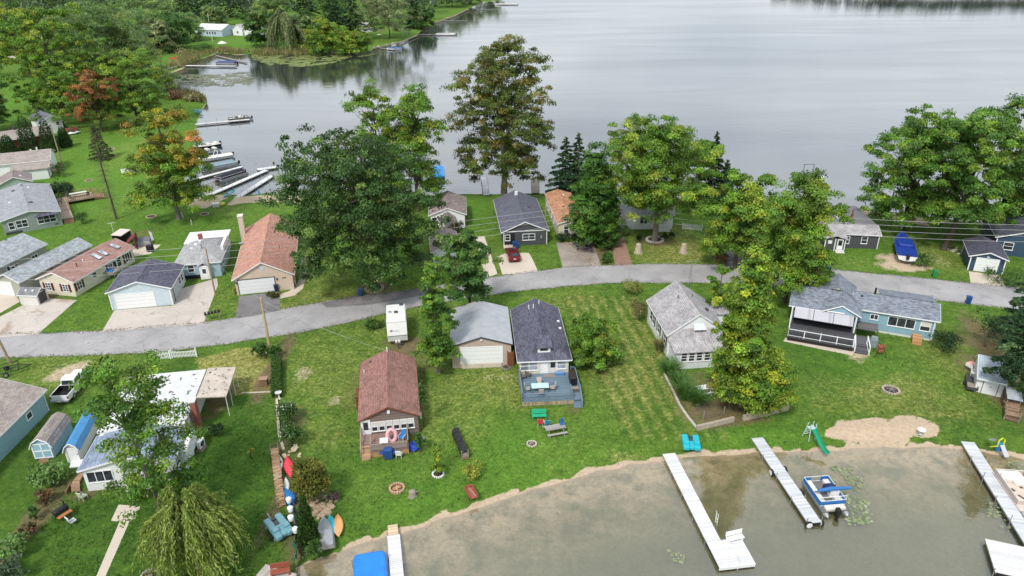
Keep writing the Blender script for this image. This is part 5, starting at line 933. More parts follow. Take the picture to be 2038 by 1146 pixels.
dr = obj('door', MB().box(-.35, .55, -d2-.03, -d2+.01, .1, 1.75), WHITE, root); obj('door_frame', MB().box(-.38, -.355, -d2-.035, -d2, .1, 1.78).box(.555, .58, -d2-.035, -d2, .1, 1.78).box(-.354, .554, -d2-.035, -d2, 1.755, 1.78), DGREY, dr); obj('handle', MB().bbox(.45, -d2-.05, .9, .05, .05, .1), BLACK, dr); obj('step', MB().box(-.2, 1.0, -d2-.5, -d2-.1, -.02, .28), WHITE, root); obj('step', MB().box(-.2, 1.0, -d2-.95, -d2-.52, -.02, .14), WHITE, root)
h = House('white_bungalow', 'long white bungalow with blue grey front roof and white flat roof behind', (-35.5,54.2), 9.3, 8.3, 5.2, 2.55, 3.5, SW, SH_BLUEG, oe=.3, og=.25)
h.win('F', -2.5, 1.0, 2.1, 1.1, 2, 0); h.win('F', .15, .9, 1.1, 1.4, 1, 1, pane=GLASSB); h.win('F', 2.1, .9, 1.4, 1.3, 1, 0); h.win('R', 1.0, 1.0, 1.0, 1.0); h.win('R', -1.2, 1.0, 1.0, 1.0)
h.part('flat_wall', lambda m: m.box(-3.8, 3.6, 2.36, 12.4, 0, 2.7), SW); h.part('flat_roof', lambda m: m.box(-4.1, 3.9, 2.65, 12.7, 2.72, 2.9), paint((.62,.63,.65), .6, .2, 1.5)); dkl = h.part('roof_debris', lambda m: [m.bbox(rng.uniform(-3, 3.6), rng.uniform(5, 12), 2.915, rng.uniform(.15, .6), rng.uniform(.1, .25), .02, rng.uniform(0, 3)) for _ in range(26)], paint((.12,.12,.11)))
h.chimney(4.15, 5.6, .5, .9, 0, 3.6, BRICK2, OFFW); h.part('bay', lambda m: m.rbox(3.85, 4.7, -.6, 3.0, .7, 2.2, .25), SW)
cp = h.part('carport_roof', lambda m: m.slab([(3.95,7.4,2.75),(6.9,7.4,2.55),(6.9,13.2,2.55),(3.95,13.2,2.75)], [(0,1,2,3)], .12), paint((.54,.47,.40), .6, .25, 1.2)); h.part('leaf_litter', lambda m: [m.bbox(rng.uniform(4.2, 6.7), rng.uniform(7.6, 13), 2.77, rng.uniform(.08, .3), rng.uniform(.06, .16), .012, rng.uniform(0, 3), 0, .067) for _ in range(22)], paint((.13,.10,.07)), None, cp)
for y in (7.5, 9.4, 11.3, 13.1): h.part('post', lambda m: m.tube((6.8,y,0), (6.8,y,2.44), .04), WHITE, None, cp)
h.part('front_step', lambda m: [m.box(.3, 1.7, -3.75-.3*k, -3.45-.3*k, 0, .6-.15*k) for k in range(3)]+[m.box(.2, 1.9, -3.44, -2.4, 0, .75)], RUST); h.part('railing', lambda m: [rail(m, (.2,-3.4,.75), (.2,-2.5,.75), .8, .12, 1), rail(m, (.2,-3.4,.75), (.25,-4.4,.05), .85, .12, 1.2), rail(m, (1.9,-3.4,.75), (1.9,-2.5,.75), .8, .12, 1), rail(m, (1.9,-3.4,.75), (1.85,-4.4,.05), .85, .12, 1.2)], WHITE)
h.part('side_railing', lambda m: rail(m, (4.5,-2.6,0), (4.5,1.5,.0), .9, .15, 1.4), WHITE); BUNG = h
# --- far houses across the cove
def far_house(name, label, a, b, d, he, hr, wall, roof, par=True, ext=0, cat='house'):
    c_, y_, w_ = front(a, b, d, ext); return House(name, label, (c_.x, c_.y), y_+(90 if par else 0), (d if par else w_)+.8, (w_ if par else d)+.8, he, hr, wall, roof, cat=cat), w_
h, w_ = far_house('lake_house', 'pale blue lake house with white roof across the cove', (391,71), (443,73), 12, 3.4, 5.8, siding((.46,.58,.68), .4), paint((.62,.62,.62), .7, .15))
for u in (-1, .8, 2.6, 4.2): h.win('L', u, 1.0, .9, 1.5, 0, 0)
h.win('R', 0, 1.2, 1, 1.2)
h, w_ = far_house('boat_house', 'small white hut with grey roof right of the pale blue lake house', (465,70), (484,71), 8, 3.2, 5.6, SW, shingle((.45,.44,.43), .1), False); h.win('F', 0, 1.2, 1.2, 1.0)
h, w_ = far_house('boat_house', 'second white hut with tan doors beside the first white hut', (488,72), (509,73), 8, 3.2, 5.6, SW, shingle((.42,.41,.40), .1), False); h.garage('F', .3, 3.0, 2.4, mat=OFFW)
h, w_ = far_house('tall_house', 'tall tan house standing between dark pines at the top', (483,33), (500,33), 10, 8, 11, siding((.48,.40,.34), .5), shingle((.4,.38,.36), .1), False)
for z in (1.2, 4.6): h.win('F', -1.2, z, 1.2, 1.6); h.win('F', 1.4, z, 1.2, 1.6)
h, w_ = far_house('lake_cabin', 'pale grey cabin on the far lawn under the large spreading tree', (727,64), (742,63), 8, 3, 5, siding((.60,.61,.62), .4), shingle((.36,.34,.33), .1), False); h.win('F', 0, 1.1, 1.5, 1.2)
h, w_ = far_house('lake_cabin', 'small pink grey cabin near the far shore lawn', (857,9), (868,9), 9, 5, 8.5, siding((.58,.52,.52), .4), shingle((.38,.33,.33), .1), False); h.win('F', 0, 1.1, 1.5, 1.2)
# ================================================================ shrubs, reeds, lily pads
SG = [(.06,.14,.025,3),(.045,.11,.02,2),(.09,.17,.03,1)]; PALE = [(.17,.30,.08,3),(.13,.24,.06,2),(.25,.36,.12,1)]; REDD = [(.20,.10,.06,2),(.15,.14,.05,2),(.28,.14,.07,1)]; YEL = [(.34,.36,.05,3),(.25,.30,.04,2)]; TAN = [(.34,.28,.14,2),(.24,.24,.09,2),(.18,.22,.06,1)]; DKS = [(.03,.075,.02,3),(.022,.055,.018,2)]
def S(name, label, px, py, yt, wp, seed, pal, **k): b = P(px, py); return shrub(name, label, b, up_to(b, yt), wp/2/pxm(b), seed, pal, **k)
S('shrub','rounded black green clipped shrub at the corner of the light blue house',1877,700,656,56,101,DKS,n=3200,leaf=.16,lobes=6)
S('shrub','large dark round bush beside the sage house deck',127,394,357,50,102,DKS,n=3000,leaf=.3,lobes=7)
S('rose_bush','flowering bush with white blossoms by the hedge path',572,838,800,52,103,SG,n=2200,leaf=.2,flowers=(170,(.78,.78,.72),.13))
S('rose_bush','lower flowering bush above the stacked stones',582,888,835,48,104,SG,n=2400,leaf=.18,flowers=(120,(.78,.78,.72),.12))
S('shrub','leafy shrub round the foot of the tan utility pole',520,710,682,34,105,SG,n=1200,leaf=.22); S('shrub','greyish flowering shrub right of the tan utility pole',545,712,686,34,106,SG,n=1300,leaf=.22,flowers=(30,(.6,.5,.45),.12))
S('shrub','broad leaved pale green bush beside the blue barn shed',104,966,915,66,107,PALE,n=1500,leaf=.3); S('shrub','reddish brown hydrangea bush in the left garden strip',92,1002,972,34,108,REDD,n=800,leaf=.22)
S('shrub','small dark green shrub between two reddish bushes',72,1034,1004,26,109,SG,n=700,leaf=.18); S('shrub','second reddish bush lower in the left garden strip',60,1064,1038,30,110,REDD,n=700,leaf=.22); S('shrub','pale leafed bush near the bottom left corner',34,1106,1060,54,111,PALE,n=1400,leaf=.3); S('shrub','silvery green shrub in the bottom left corner',14,1160,1108,70,112,[(.12,.18,.10,3),(.09,.15,.07,2),(.2,.2,.12,1)],n=1500,leaf=.25)
S('shrub','bright yellow green airy bush by the log rack',940,950,918,44,113,YEL,n=900,leaf=.18,up=.2); b=P(872,946)
broadleaf('young_tree','slim young tree with lime leaves inside a white stone ring','tree',b,up_to(b,884),.75,114,LIME,leaf=.2,n=1500,cb=.12,tr=.04,lobes=6,squash=.3,nclump=36)
S('shrub','low yellow sapling on the deep green lawn',500,912,884,14,115,YEL,n=160,leaf=.2); S('shrub','dark evergreen bush beside the white carport',428,868,840,38,116,DKS,n=1600,leaf=.16); S('shrub','purple leafed bush above the rock pile',665,1000,975,24,117,[(.12,.08,.08,2),(.09,.10,.05,1)],n=700,leaf=.16); S('shrub','green weedy bush at the waterline by the upturned boat',625,1112,1072,34,118,SG,n=900,leaf=.2)
S('shrub','yellow green feathery grass bush at the road edge',1254,583,552,44,119,[(.30,.32,.09,3),(.22,.27,.06,2)],n=2200,leaf=.16,lobes=4); S('shrub','tan and green bush beside the grey roofed house',1272,637,592,42,120,[(.19,.19,.07,2),(.11,.17,.04,2),(.30,.22,.1,1)],n=2400,leaf=.17)
for i,(x,y,yt,wp,lb) in enumerate([(1332,746,712,42,'fountain grass clump nearest the enclosed porch'),(1350,768,736,38,'fountain grass clump second from the porch'),(1362,792,752,52,'large fountain grass clump in the middle of the row'),(1388,806,772,44,'fountain grass clump lowest in the row by the wire cage'),(1312,700,668,26,'yellowing grass clump along the white side wall')]):
    b = P(x, y); grass_clump('ornamental_grass', lb, b, up_to(b, yt)*1.1, wp/2/pxm(b)*1.1, 130+i, [(.10,.22,.045,3),(.07,.16,.035,2)] if i < 4 else TAN, n=420, group='ornamental grasses beside the enclosed porch', w=.045)
for i,(x,y,w_,lb) in enumerate([(1272,478,14,'round foundation bush left of the maple trunk'),(1322,476,14,'round foundation bush right of the maple trunk'),(1337,474,13,'last round foundation bush by the white corner')]): S('shrub', lb, x, y, y-14, w_, 140+i, DKS, n=500, leaf=.2)
for i,(x,y,yt,wp,pal,lb) in enumerate([(1120,478,462,34,DKS,'dark clipped hedge under the cream gable'),(1146,478,460,30,DKS,'dark clipped hedge beside the cypress foot'),(1206,500,470,26,SG,'green bush left of the brick path'),(1208,524,500,26,SG,'green bush by the road beside the brick path'),(1246,466,450,24,PALE,'pale bush at the top of the brick path'),(1436,524,498,30,REDD,'reddish bush at the roadside under the lane maple'),(1428,502,490,20,YEL,'yellow topped bush under the lane maple'),(1805,500,474,40,SG,'leafy bush right of the covered boat'),(1832,528,505,46,SG,'low leafy shrub between the boat and the green bin'),(912,462,436,26,[(.10,.09,.07,2),(.06,.09,.04,1)],'dark purple bush beside the brown porch'),(448,505,470,16,[(.16,.11,.05,2),(.07,.12,.03,2)],'brown green shrub at the side of the hipped cottage'),(118,352,320,28,[(.08,.14,.04,2),(.2,.13,.06,1)],'brownish bush at the end of the white house'),(165,445,416,34,SG,'bush below the sage house deck'),(470,585,566,10,YEL,'small golden bush at the peach garage corner'),(545,590,580,30,[(.13,.12,.03,1),(.08,.1,.03,1)],'low bed of shrubs along the peach wall'),(742,652,640,40,SG,'patch of tall grass beside the camper'),(845,850,715,16,SG,'tall weeds along the red cottage wall'),(838,900,855,20,SG,'leafy weeds at the porch corner'),(757,900,884,20,SG,'small flower bush beside the porch steps'),(175,560,550,30,SG,'low bush under the cream wall'),(80,300,285,20,REDD,'reddish bush behind the arborvitae row'),(1985,560,540,60,SG,'bush at the right edge under the navy house'),(2020,575,520,60,SG,'taller bush at the right road edge'),(2030,800,735,60,SG,'thicket right of the white shed'),(1960,690,600,60,DKS,'dark undergrowth beneath the leaning pines'),(1320,650,628,14,SG,'small plants along the white side wall')]): S('shrub', lb, x, y, yt, wp, 150+i, pal, n=900, leaf=.22 if y > 400 else .3)
# clipped hedge
a_, b_ = P(552, 722), P(551, 792); g = np.random.default_rng(9); root = thing('hedge', 'clipped green hedge running beside the dead lawn', 'hedge', a_, math.atan2(b_.y-a_.y, b_.x-a_.x)); L_ = (b_-a_).length; n_ = 5200
c = np.stack([g.uniform(0, L_, n_), g.uniform(-.5, .5, n_), g.uniform(.05, 1.0, n_)], 1); f_ = g.integers(0, 3, n_); c[f_ == 0, 2] = g.normal(1.0, .05, (f_ == 0).sum()); q = f_ == 1; c[q, 1] = np.sign(c[q, 1])*(.5+g.normal(0, .05, q.sum()))
a, b = blades(c, g, .16, .5); quads('foliage', c, a, b, pick(g, SG, n_, .25), LEAF, root); obj('stem', MB().tube((0,0,.35), (L_,0,.35), .12), BARK, root)
def scatter_stuff(name, px, n, seed, pal, size, z, flat=True, h=0):
    """many small pads or stems spread over an area, kept as one mass"""
    g = np.random.default_rng(seed); poly = np.array([P2(x, y, 0) for x, y in px]); lo, hi = poly.min(0), poly.max(0); q = g.uniform(lo, hi, (n*4, 2)); q = q[inside(poly, q[:,0], q[:,1])]
    keep = vnoise(q[:,0], q[:,1], 2.5, seed)+.5*vnoise(q[:,0], q[:,1], .9, seed+1) > .62; q = q[keep][:n]; N = len(q); c = np.stack([q[:,0], q[:,1], np.full(N, z)], 1)
    a_ = g.uniform(0, 6.28, N); s = size*g.uniform(.5, 1.3, N)
    if flat: a = np.stack([np.cos(a_)*s, np.sin(a_)*s, g.normal(0, .004, N)], 1); b = np.stack([-np.sin(a_)*s*.9, np.cos(a_)*s*.9, g.normal(0, .004, N)], 1)
    else: hh = h*g.uniform(.5, 1.2, N); a = np.stack([g.normal(0, .12, N)*hh, g.normal(0, .12, N)*hh, hh*.5], 1); b = np.stack([np.cos(a_)*s, np.sin(a_)*s, np.zeros(N)], 1); c[:,2] += hh*.5
    return tag(quads(name, c, a, b, pick(g, pal, N, .2), LEAF, None), kind='stuff')
PAD = [(.32,.38,.20,3),(.24,.31,.15,2),(.40,.42,.26,1)]
scatter_stuff('lily_pads', [(1652,930),(1690,925),(1730,975),(1745,1010),(1735,1040),(1690,1048),(1672,1000),(1655,960)], 260, 1, PAD, .17, .012)
scatter_stuff('lily_pads', [(1330,1095),(1362,1100),(1360,1122),(1328,1118)], 26, 4, PAD, .15, .012); scatter_stuff('lily_pads', [(1950,1000),(2000,1000),(2015,1050),(1980,1060)], 60, 3, PAD, .14, .012); scatter_stuff('lily_pads', [(2000,915),(2040,920),(2040,945),(2010,940)], 50, 5, PAD, .14, .012)
scatter_stuff('lily_pads', [(335,148),(420,148),(500,142),(508,160),(490,172),(400,172),(350,168)], 1500, 6, [(.25,.27,.16,3),(.20,.22,.12,2)], .55, .03); scatter_stuff('lily_pads', [(498,106),(600,101),(690,104),(700,112),(660,126),(600,133),(540,130),(505,120)], 3200, 7, [(.28,.34,.10,3),(.22,.28,.08,2),(.34,.36,.16,1)], .65, .03); scatter_stuff('lily_pads', [(690,108),(740,103),(760,104),(720,114)], 200, 8, [(.24,.30,.12,3)], .5, .03)
scatter_stuff('lily_pads', [(378,345),(430,335),(445,380),(390,394)], 260, 9, [(.26,.24,.13,3),(.2,.19,.1,2)], .22, .02); scatter_stuff('lily_pads', [(470,300),(545,320),(600,350),(580,380),(545,352),(490,345)], 160, 10, [(.45,.45,.38,1)], .16, .02)
scatter_stuff('reeds', [(500,107),(560,100),(640,102),(660,106),(600,112),(520,112)], 2600, 11, TAN, .12, .0, False, 2.6); scatter_stuff('reeds', [(330,146),(380,128),(430,106),(470,110),(500,106),(450,100),(380,112),(330,138)], 2600, 12, TAN, .12, .3, False, 2.4); scatter_stuff('reeds', [(330,178),(395,192),(414,205),(400,208),(340,196)], 1800, 13, [(.26,.20,.12,2),(.16,.19,.06,2)], .12, .2, False, 2.4)
for i,(x,y,yt,wp,pal,lb) in enumerate([(370,112,98,50,TAN,'tan brush at the edge of the far lawn'),(405,104,88,44,SG,'green brush below the pale blue lake house'),(352,196,180,50,REDD,'reddish brush above the small cove lawn'),(385,200,186,40,TAN,'tan brush at the tip of the cove lawn'),(520,100,86,40,SG,'dark brush behind the far reeds'),(600,100,86,50,YEL,'yellow green brush by the far willow'),(640,108,90,60,OAKG,'dark brush at the far waterline'),(836,58,40,30,SG,'round bush at the far shore path')]): S('brush', lb, x, y, yt, wp, 190+i, pal, n=900, leaf=.55)
# loose growth and grit: uncountable, one mass each
def on_sheet(x, y):
    r_ = np.zeros(x.shape, bool)
    for p in SHEETS: r_ |= inside(p, x, y)
    return r_
def sample(a, x, y): return a[np.clip(np.searchsorted(ys, y), 0, ny-1), np.clip(np.searchsorted(xs, x), 0, nx-1)]
g = np.random.default_rng(91); N_ = 120000; yy = 41+84*g.random(N_)**1.25; xx = (g.random(N_)*2-1)*(yy*.74+6)
k_ = (sample(SD, xx, yy) > .9) & (sample(sand, xx, yy) < .35) & ~on_sheet(xx, yy) & (vnoise(xx, yy, 1.1, 61)+.6*vnoise(xx, yy, .45, 62) > .62); xx, yy = xx[k_], yy[k_]; n_ = len(xx)
zz = np.interp(sample(SD, xx, yy), [0, 1.7, 2.7], [.0, .2, ZG])+.02; a_ = g.uniform(0, 6.28, n_); hh = g.uniform(.03, .09, n_)*(1+1.2*(g.random(n_) < .06)); ww = g.uniform(.05, .13, n_)
c = np.stack([xx, yy, zz+hh*.4], 1); a = np.stack([g.normal(0, .5, n_)*hh, g.normal(0, .5, n_)*hh, hh*.5], 1); b = np.stack([np.cos(a_)*ww, np.sin(a_)*ww, np.zeros(n_)], 1)
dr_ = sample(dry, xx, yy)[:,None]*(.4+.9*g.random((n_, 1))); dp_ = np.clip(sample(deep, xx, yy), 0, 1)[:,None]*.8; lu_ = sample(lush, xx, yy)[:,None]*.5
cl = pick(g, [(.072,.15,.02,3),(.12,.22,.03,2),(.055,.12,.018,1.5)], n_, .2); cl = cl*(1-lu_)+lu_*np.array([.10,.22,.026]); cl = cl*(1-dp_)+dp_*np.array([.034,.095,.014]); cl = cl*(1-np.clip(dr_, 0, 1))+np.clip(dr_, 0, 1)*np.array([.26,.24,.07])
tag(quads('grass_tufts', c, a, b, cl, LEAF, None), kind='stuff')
def edge_grit(name, px, n, spread, pal, size, seed, z=ZG+.012):
    g = np.random.default_rng(seed); p = np.array([P2(*q) for q in px]); d_ = np.hypot(*np.diff(p, axis=0).T); t = g.random(n)*d_.sum(); cs_ = np.concatenate([[0], np.cumsum(d_)]); i = np.clip(np.searchsorted(cs_, t)-1, 0, len(d_)-1); f = ((t-cs_[i])/d_[i])[:,None]
    q = p[i]*(1-f)+p[i+1]*f+g.normal(0, spread, (n, 2)); a_ = g.uniform(0, 6.28, n); s = size*g.uniform(.4, 1.5, n); c = np.stack([q[:,0], q[:,1], np.full(n, z)+s*.2], 1); up_ = g.uniform(.1, .5, n)*s
    return tag(quads(name, c, np.stack([np.cos(a_)*s, np.sin(a_)*s, up_], 1), np.stack([-np.sin(a_)*s*.7, np.cos(a_)*s*.7, up_*.3], 1), pick(g, pal, n, .2), LEAF, None), kind='stuff')
GRIT = [(.36,.33,.30,2),(.24,.21,.18,2),(.15,.12,.08,1),(.10,.14,.03,1.5)]
edge_grit('gravel', up_edge, 5200, .22, GRIT, .07, 1); edge_grit('gravel', lo_edge, 5200, .22, GRIT, .07, 2)
edge_grit('shore_debris', [(x, y-4) for x, y in near_px[1:]], 420, .9, [(.10,.07,.04,2),(.18,.13,.08,2),(.06,.06,.03,1)], .045, 3, .1)
edge_grit('fallen_leaves', [(1410,760),(1450,800),(1500,820),(1450,830)], 500, .9, [(.30,.18,.06,2),(.2,.13,.05,2)], .08, 4); edge_grit('fallen_leaves', [(700,590),(745,580),(800,575)], 500, 1.6, [(.20,.13,.06,2),(.14,.10,.05,2)], .08, 5); edge_grit('fallen_leaves', [(1130,480),(1160,505),(1180,525)], 400, .9, [(.34,.17,.09,2),(.2,.13,.07,2)], .09, 6)
# ================================================================ docks and boats
def mid(a, b, z=0.): p, q = P(*a, z), P(*b, z); return (p+q)/2, math.atan2(q.y-p.y, q.x-p.x)-math.pi/2, (q-p).length
DOCKW = planks((.68,.68,.68), .2, 1, .2); DOCKG = planks((.58,.60,.63), .2, 1, .2); DOCKO = planks((.38,.33,.27), .2, 1, .35)
def dock(name, label, a, b, w, mat, sec=3.05, z=.42, post=True, plat=None, ph=.75, group=None):
    """a: shore end, b: lake end; sections, frame and posts"""
    c, yw, L_ = mid(a, b, z); root = thing(name, label, 'dock', (c.x, c.y, 0), yw, group); n = max(1, round(L_/sec)); s = L_/n
    for k in range(n): obj('deck_section', MB().box(-w/2, w/2, -L_/2+k*s+.012, -L_/2+(k+1)*s-.012, z-.05, z), mat, root)
    obj('frame', MB().box(-w/2+.01, -w/2+.06, -L_/2, L_/2, z-.2, z-.055).box(w/2-.06, w/2-.01, -L_/2, L_/2, z-.2, z-.055), STEEL, root)
    obj('dark_underside', MB().box(-w/2+.065, w/2-.065, -L_/2+.02, L_/2-.02, z-.3, z-.052), BLACK, root)  # black slab added so the dock's underside and its reflection read dark
    if post:
        for k in range(1, n+1):
            for sx in (-1, 1): obj('post', MB().tube((sx*(w/2+.05), -L_/2+k*s-.1, -1.0), (sx*(w/2+.05), -L_/2+k*s-.1, z+ph*(.5 if k % 2 else 1)), .035, n=6), STEEL, root)
    return root, L_
d2, L2 = dock('dock', 'long white dock with square end platform and bench', (1331,902), (1420,1076), 1.25, DOCKW, ph=.1)
ptl = MB().box(-1.95, .95, -.02, 2.9, .36, .42); ptl.M = Matrix.Translation((-.3, L2/2, 0)); obj('platform', MB().box(-2.35, .62, L2/2+.01, L2/2+2.75, .37, .425), DOCKW, d2); obj('dark_underside', MB().box(-2.3, .57, L2/2+.05, L2/2+2.7, .12, .365), BLACK, d2); obj('platform_frame', MB().box(-2.35, .62, L2/2+2.76, L2/2+2.82, .12, .41).box(-2.41, -2.36, L2/2, L2/2+2.8, .12, .41), WHITE, d2)  # platform gets its own added black slab, for a dark reflection below
t = thing('dock_bench', 'white bench standing on the square dock platform', 'bench', d2.matrix_basis @ Vector((-1.7, L2/2+.3, .43)), d2.rotation_euler.z+R(8)); obj('seat', MB().box(-.75, .75, -.2, .25, .4, .45), WHITE, t); obj('backrest', MB().box(-.75, .75, -.28, -.22, .5, .72).box(-.75, .75, -.28, -.22, .78, .95), WHITE, t)
for sx in (-.6, .6): obj('leg', MB().box(sx-.04, sx+.04, -.27, .22, 0, .39), WHITE, t)
for x, y in ((1425,1030),(1466,1118)): t = thing('dock_ladder', 'white rail ladder on the platform dock near row %s' % ('the middle' if y < 1100 else 'the far corner'), 'ladder', P(x, y, .42), d2.rotation_euler.z); obj('rail', MB().path([(0,0,-.6),(0,0,.75),(.12,0,.8)], .03, 6).path([(0,.35,-.6),(0,.35,.75),(.12,.35,.8)], .03, 6), WHITE, t); obj('rung', MB().tube((0,0,-.3), (0,.35,-.3), .02).tube((0,0,.0), (0,.35,.0), .02), WHITE, t)
d3, L3 = dock('dock', 'white dock hung with black tyres beside the blue pontoon boat', (1507,871), (1622,1040), 1.2, DOCKG, ph=.5)
TY = [(-1, .40, 'tyre hung on the left side halfway along the dock'), (1, .42, 'tyre hung beside the bow of the pontoon boat'), (-1, .68, 'tyre hung on the left side past the middle of the dock'), (-1, .985, 'tyre hung on the left corner of the dock end'), (.7, 1.0, 'tyre hung on the right corner of the dock end')]
ty0 = None
for sx, f, lb in TY:
    p = d3.matrix_basis @ Vector((sx*.72, -L3/2+f*L3, .22))
    if ty0 is None:
        t = thing('tyre_bumper', lb, 'tyre', p, d3.rotation_euler.z, 'tyres hung along the dock'); m_ = MB(); m_.M = Matrix.Rotation(R(90), 4, 'Y'); m_.lathe([(.17,-.09),(.3,-.11),(.34,-.05),(.34,.05),(.3,.11),(.17,.09),(.17,-.09)], 18); obj('tread', m_, TYRE, t); m_ = MB(); m_.M = Matrix.Rotation(R(90), 4, 'Y'); m_.lathe([(.2,.112),(.27,.118),(.27,.113),(.2,.107)], 18); obj('white_band', m_, WHITE, t); ty0 = t
    else: dup(ty0, p, d3.rotation_euler.z if abs(sx) == 1 else d3.rotation_euler.z+1.57, lb)
d4, L4 = dock('dock', 'white dock at the right edge leading to a wide platform', (1926,879), (2060,1090), 1.25, DOCKG, ph=.7); t, _ = dock('platform_dock', 'wide white dock platform cut off at the bottom right corner', (2010,1082), (2034,1150), 3.6, DOCKW, z=.45, ph=.6)
d1, L1 = dock('dock', 'white dock beside the blue covered boat at the bottom edge', (783,1064), (794,1190), 1.05, DOCKW, ph=.1); obj('ramp', MB().slab([(-.42,-L1/2-1.1,.5),(.42,-L1/2-1.1,.5),(.42,-L1/2-.02,.44),(-.42,-L1/2-.02,.44)], [(0,1,2,3)], .06), planks((.60,.48,.32), .3, 1, .15), d1)
c, yw, L_ = mid((735,1098), (742,1215), .9); t = thing('covered_boat', 'boat under a bright blue fitted cover at the bottom edge', 'boat', (c.x, c.y, 0), yw); obj('cover', MB().rbox(-1.32, 1.32, -L_/2, L_/2, .35, 1.0, .45), paint((.02,.22,.72), .45, .18, 1.2), t); obj('hull', MB().rbox(-1.2, 1.2, -L_/2+.1, L_/2, -.2, .36, .4), OFFW, t); obj('lift_frame', MB().tube((-1.45,-L_/2+.5,-.5), (-1.45,-L_/2+.5,.9), .05).tube((1.42,-L_/2+.5,-.5), (1.42,-L_/2+.5,.9), .05), STEEL, t)
d5, L5 = dock('wooden_dock', 'weathered wooden dock with a red bench at the bottom left', (560,1132), (520,1180), 3.0, planks((.47,.42,.38), .16, 0, .3), ph=.05, z=.5)
t = thing('dock_bench', 'red brown bench with tall back on the weathered wooden dock', 'bench', d5.matrix_basis @ Vector((-.2,-L5/2+.3,.5)), R(12)); RB = paint((.30,.08,.05), .7, .2); obj('seat', MB().box(-.75, .75, -.5, .0, .4, .45), RB, t); obj('backrest', MB().box(-.75, .75, .02, .08, .5, .7).box(-.75, .75, .02, .08, .74, .98), RB, t)
for sx in (-.65, .65): obj('leg', MB().box(sx-.05, sx+.05, -.45, .08, 0, .39), RB, t)
def pontoon(name, label, a, b, wd, fence, floor=DGREY, cover=None, bimini=None, seats=True, motor=True, z=.28, tubem=STEEL, group=None):
    """a: bow, b: stern (photo spots at the waterline)"""
    c, yw, L_ = mid(b, a, z); r = thing(name, label, 'pontoon boat', (c.x, c.y, 0), yw, group); w2, l2 = wd/2, L_/2
    for sx in (-1, 1): obj('pontoon', MB().path([(sx*w2*.72,-l2-.35,.12),(sx*w2*.72,-l2-.1,.12),(sx*w2*.72,l2-.5,.12),(sx*w2*.72,l2-.1,.16),(sx*w2*.72,l2+.15,.24)], [.1,.26,.26,.18,.03], 10), tubem, r)
    obj('deck', MB().rbox(-w2, w2, -l2, l2, .38, .47, .12), floor, r); obj('deck_edge', MB().box(-w2-.02, -w2, -l2, l2, .36, .5).box(w2, w2+.02, -l2, l2, .36, .5), STEEL, r)
    f = MB(); e = .08; f.box(-w2+e, -w2+e+.04, -l2+.7, l2-.15, .5, .98).box(w2-e-.04, w2-e, -l2+.7, l2-.15, .5, .98).box(-w2+e+.04, -.45, l2-.19, l2-.15, .5, .98).box(.45, w2-e-.04, l2-.19, l2-.15, .5, .98).box(-w2+e+.04, w2-e-.04, -l2+.7, -l2+.74, .5, .98); obj('fence_panel', f, fence, r)
    q = MB()
    for zz in (1.02, .5):
        for p0, p1 in (((-w2+e+.02,-l2+.7),(-w2+e+.02,l2-.15)),((w2-e-.02,-l2+.7),(w2-e-.02,l2-.15)),((-w2+e,l2-.17),(w2-e,l2-.17)),((-w2+e,-l2+.7),(w2-e,-l2+.7))): q.tube((*p0,zz), (*p1,zz), .025)
    obj('rail', q, WHITE, r)
    if cover: obj('cover', MB().slab([(-w2+.02,-l2+.5,.95),(w2-.02,-l2+.5,.95),(w2-.02,l2-.1,.95),(-w2+.02,l2-.1,.95),(-.2,-l2+1.2,1.45),(.2,-l2+1.2,1.45),(.2,l2-1.0,1.35),(-.2,l2-1.0,1.35)], [(0,1,5,4),(1,2,6,5),(2,3,7,6),(3,0,4,7),(4,5,6,7)], .3), cover, r)
    elif seats:
        for x0, x1, y0, y1 in ((-w2+.15,-w2+.7,l2-2.0,l2-.3),(w2-.7,w2-.15,l2-2.0,l2-.3),(-w2+.15,-w2+.7,-l2+.8,-l2+2.3),(w2-.7,w2-.15,-l2+.8,-l2+1.5)): obj('bench', MB().rbox(x0, x1, y0, y1, .48, .78, .06), OFFW, r)
        k = obj('console', MB().rbox(.25, w2-.15, -.4, .3, .48, 1.15, .08), WHITE, r); obj('windscreen', MB().bbox((.25+w2-.15)/2, .2, 1.25, .6, .03, .25, 0, R(-20)), GLASS, k); obj('helm_seat', MB().rbox(.3, .85, -1.1, -.6, .48, .95, .08), OFFW, r)
    if bimini:
        k = obj('bimini', MB().path([(-w2+.1,-.6,1.6),(0,-.6,1.72),(w2+.6,-.6,1.62)], [.14,.2,.12], 8), bimini, r); obj('bimini_frame', MB().path([(-w2+.1,-.6,1.5),(-w2+.1,.3,.5)], .025).path([(w2-.1,-.6,1.5),(w2-.1,.3,.5)], .025), STEEL, k)
    if motor: k = obj('motor', MB().rbox(-.2, .2, -l2-.45, -l2-.02, .35, .95, .1), BLACK, r); obj('motor_leg', MB().box(-.07, .07, -l2-.35, -l2-.12, -.4, .345), BLACK, k)
    return r, w2, l2
BLUEF = paint((.03,.16,.42), .35, .1); NAVYC = paint((.012,.02,.09), .7, .3, 2)
pb, w2, l2 = pontoon('pontoon_boat', 'blue and white pontoon boat moored at the tyre hung dock', (1620,958), (1664,1020), 2.5, BLUEF, floor=paint((.16,.15,.15), .8, .2), bimini=BLUEF)
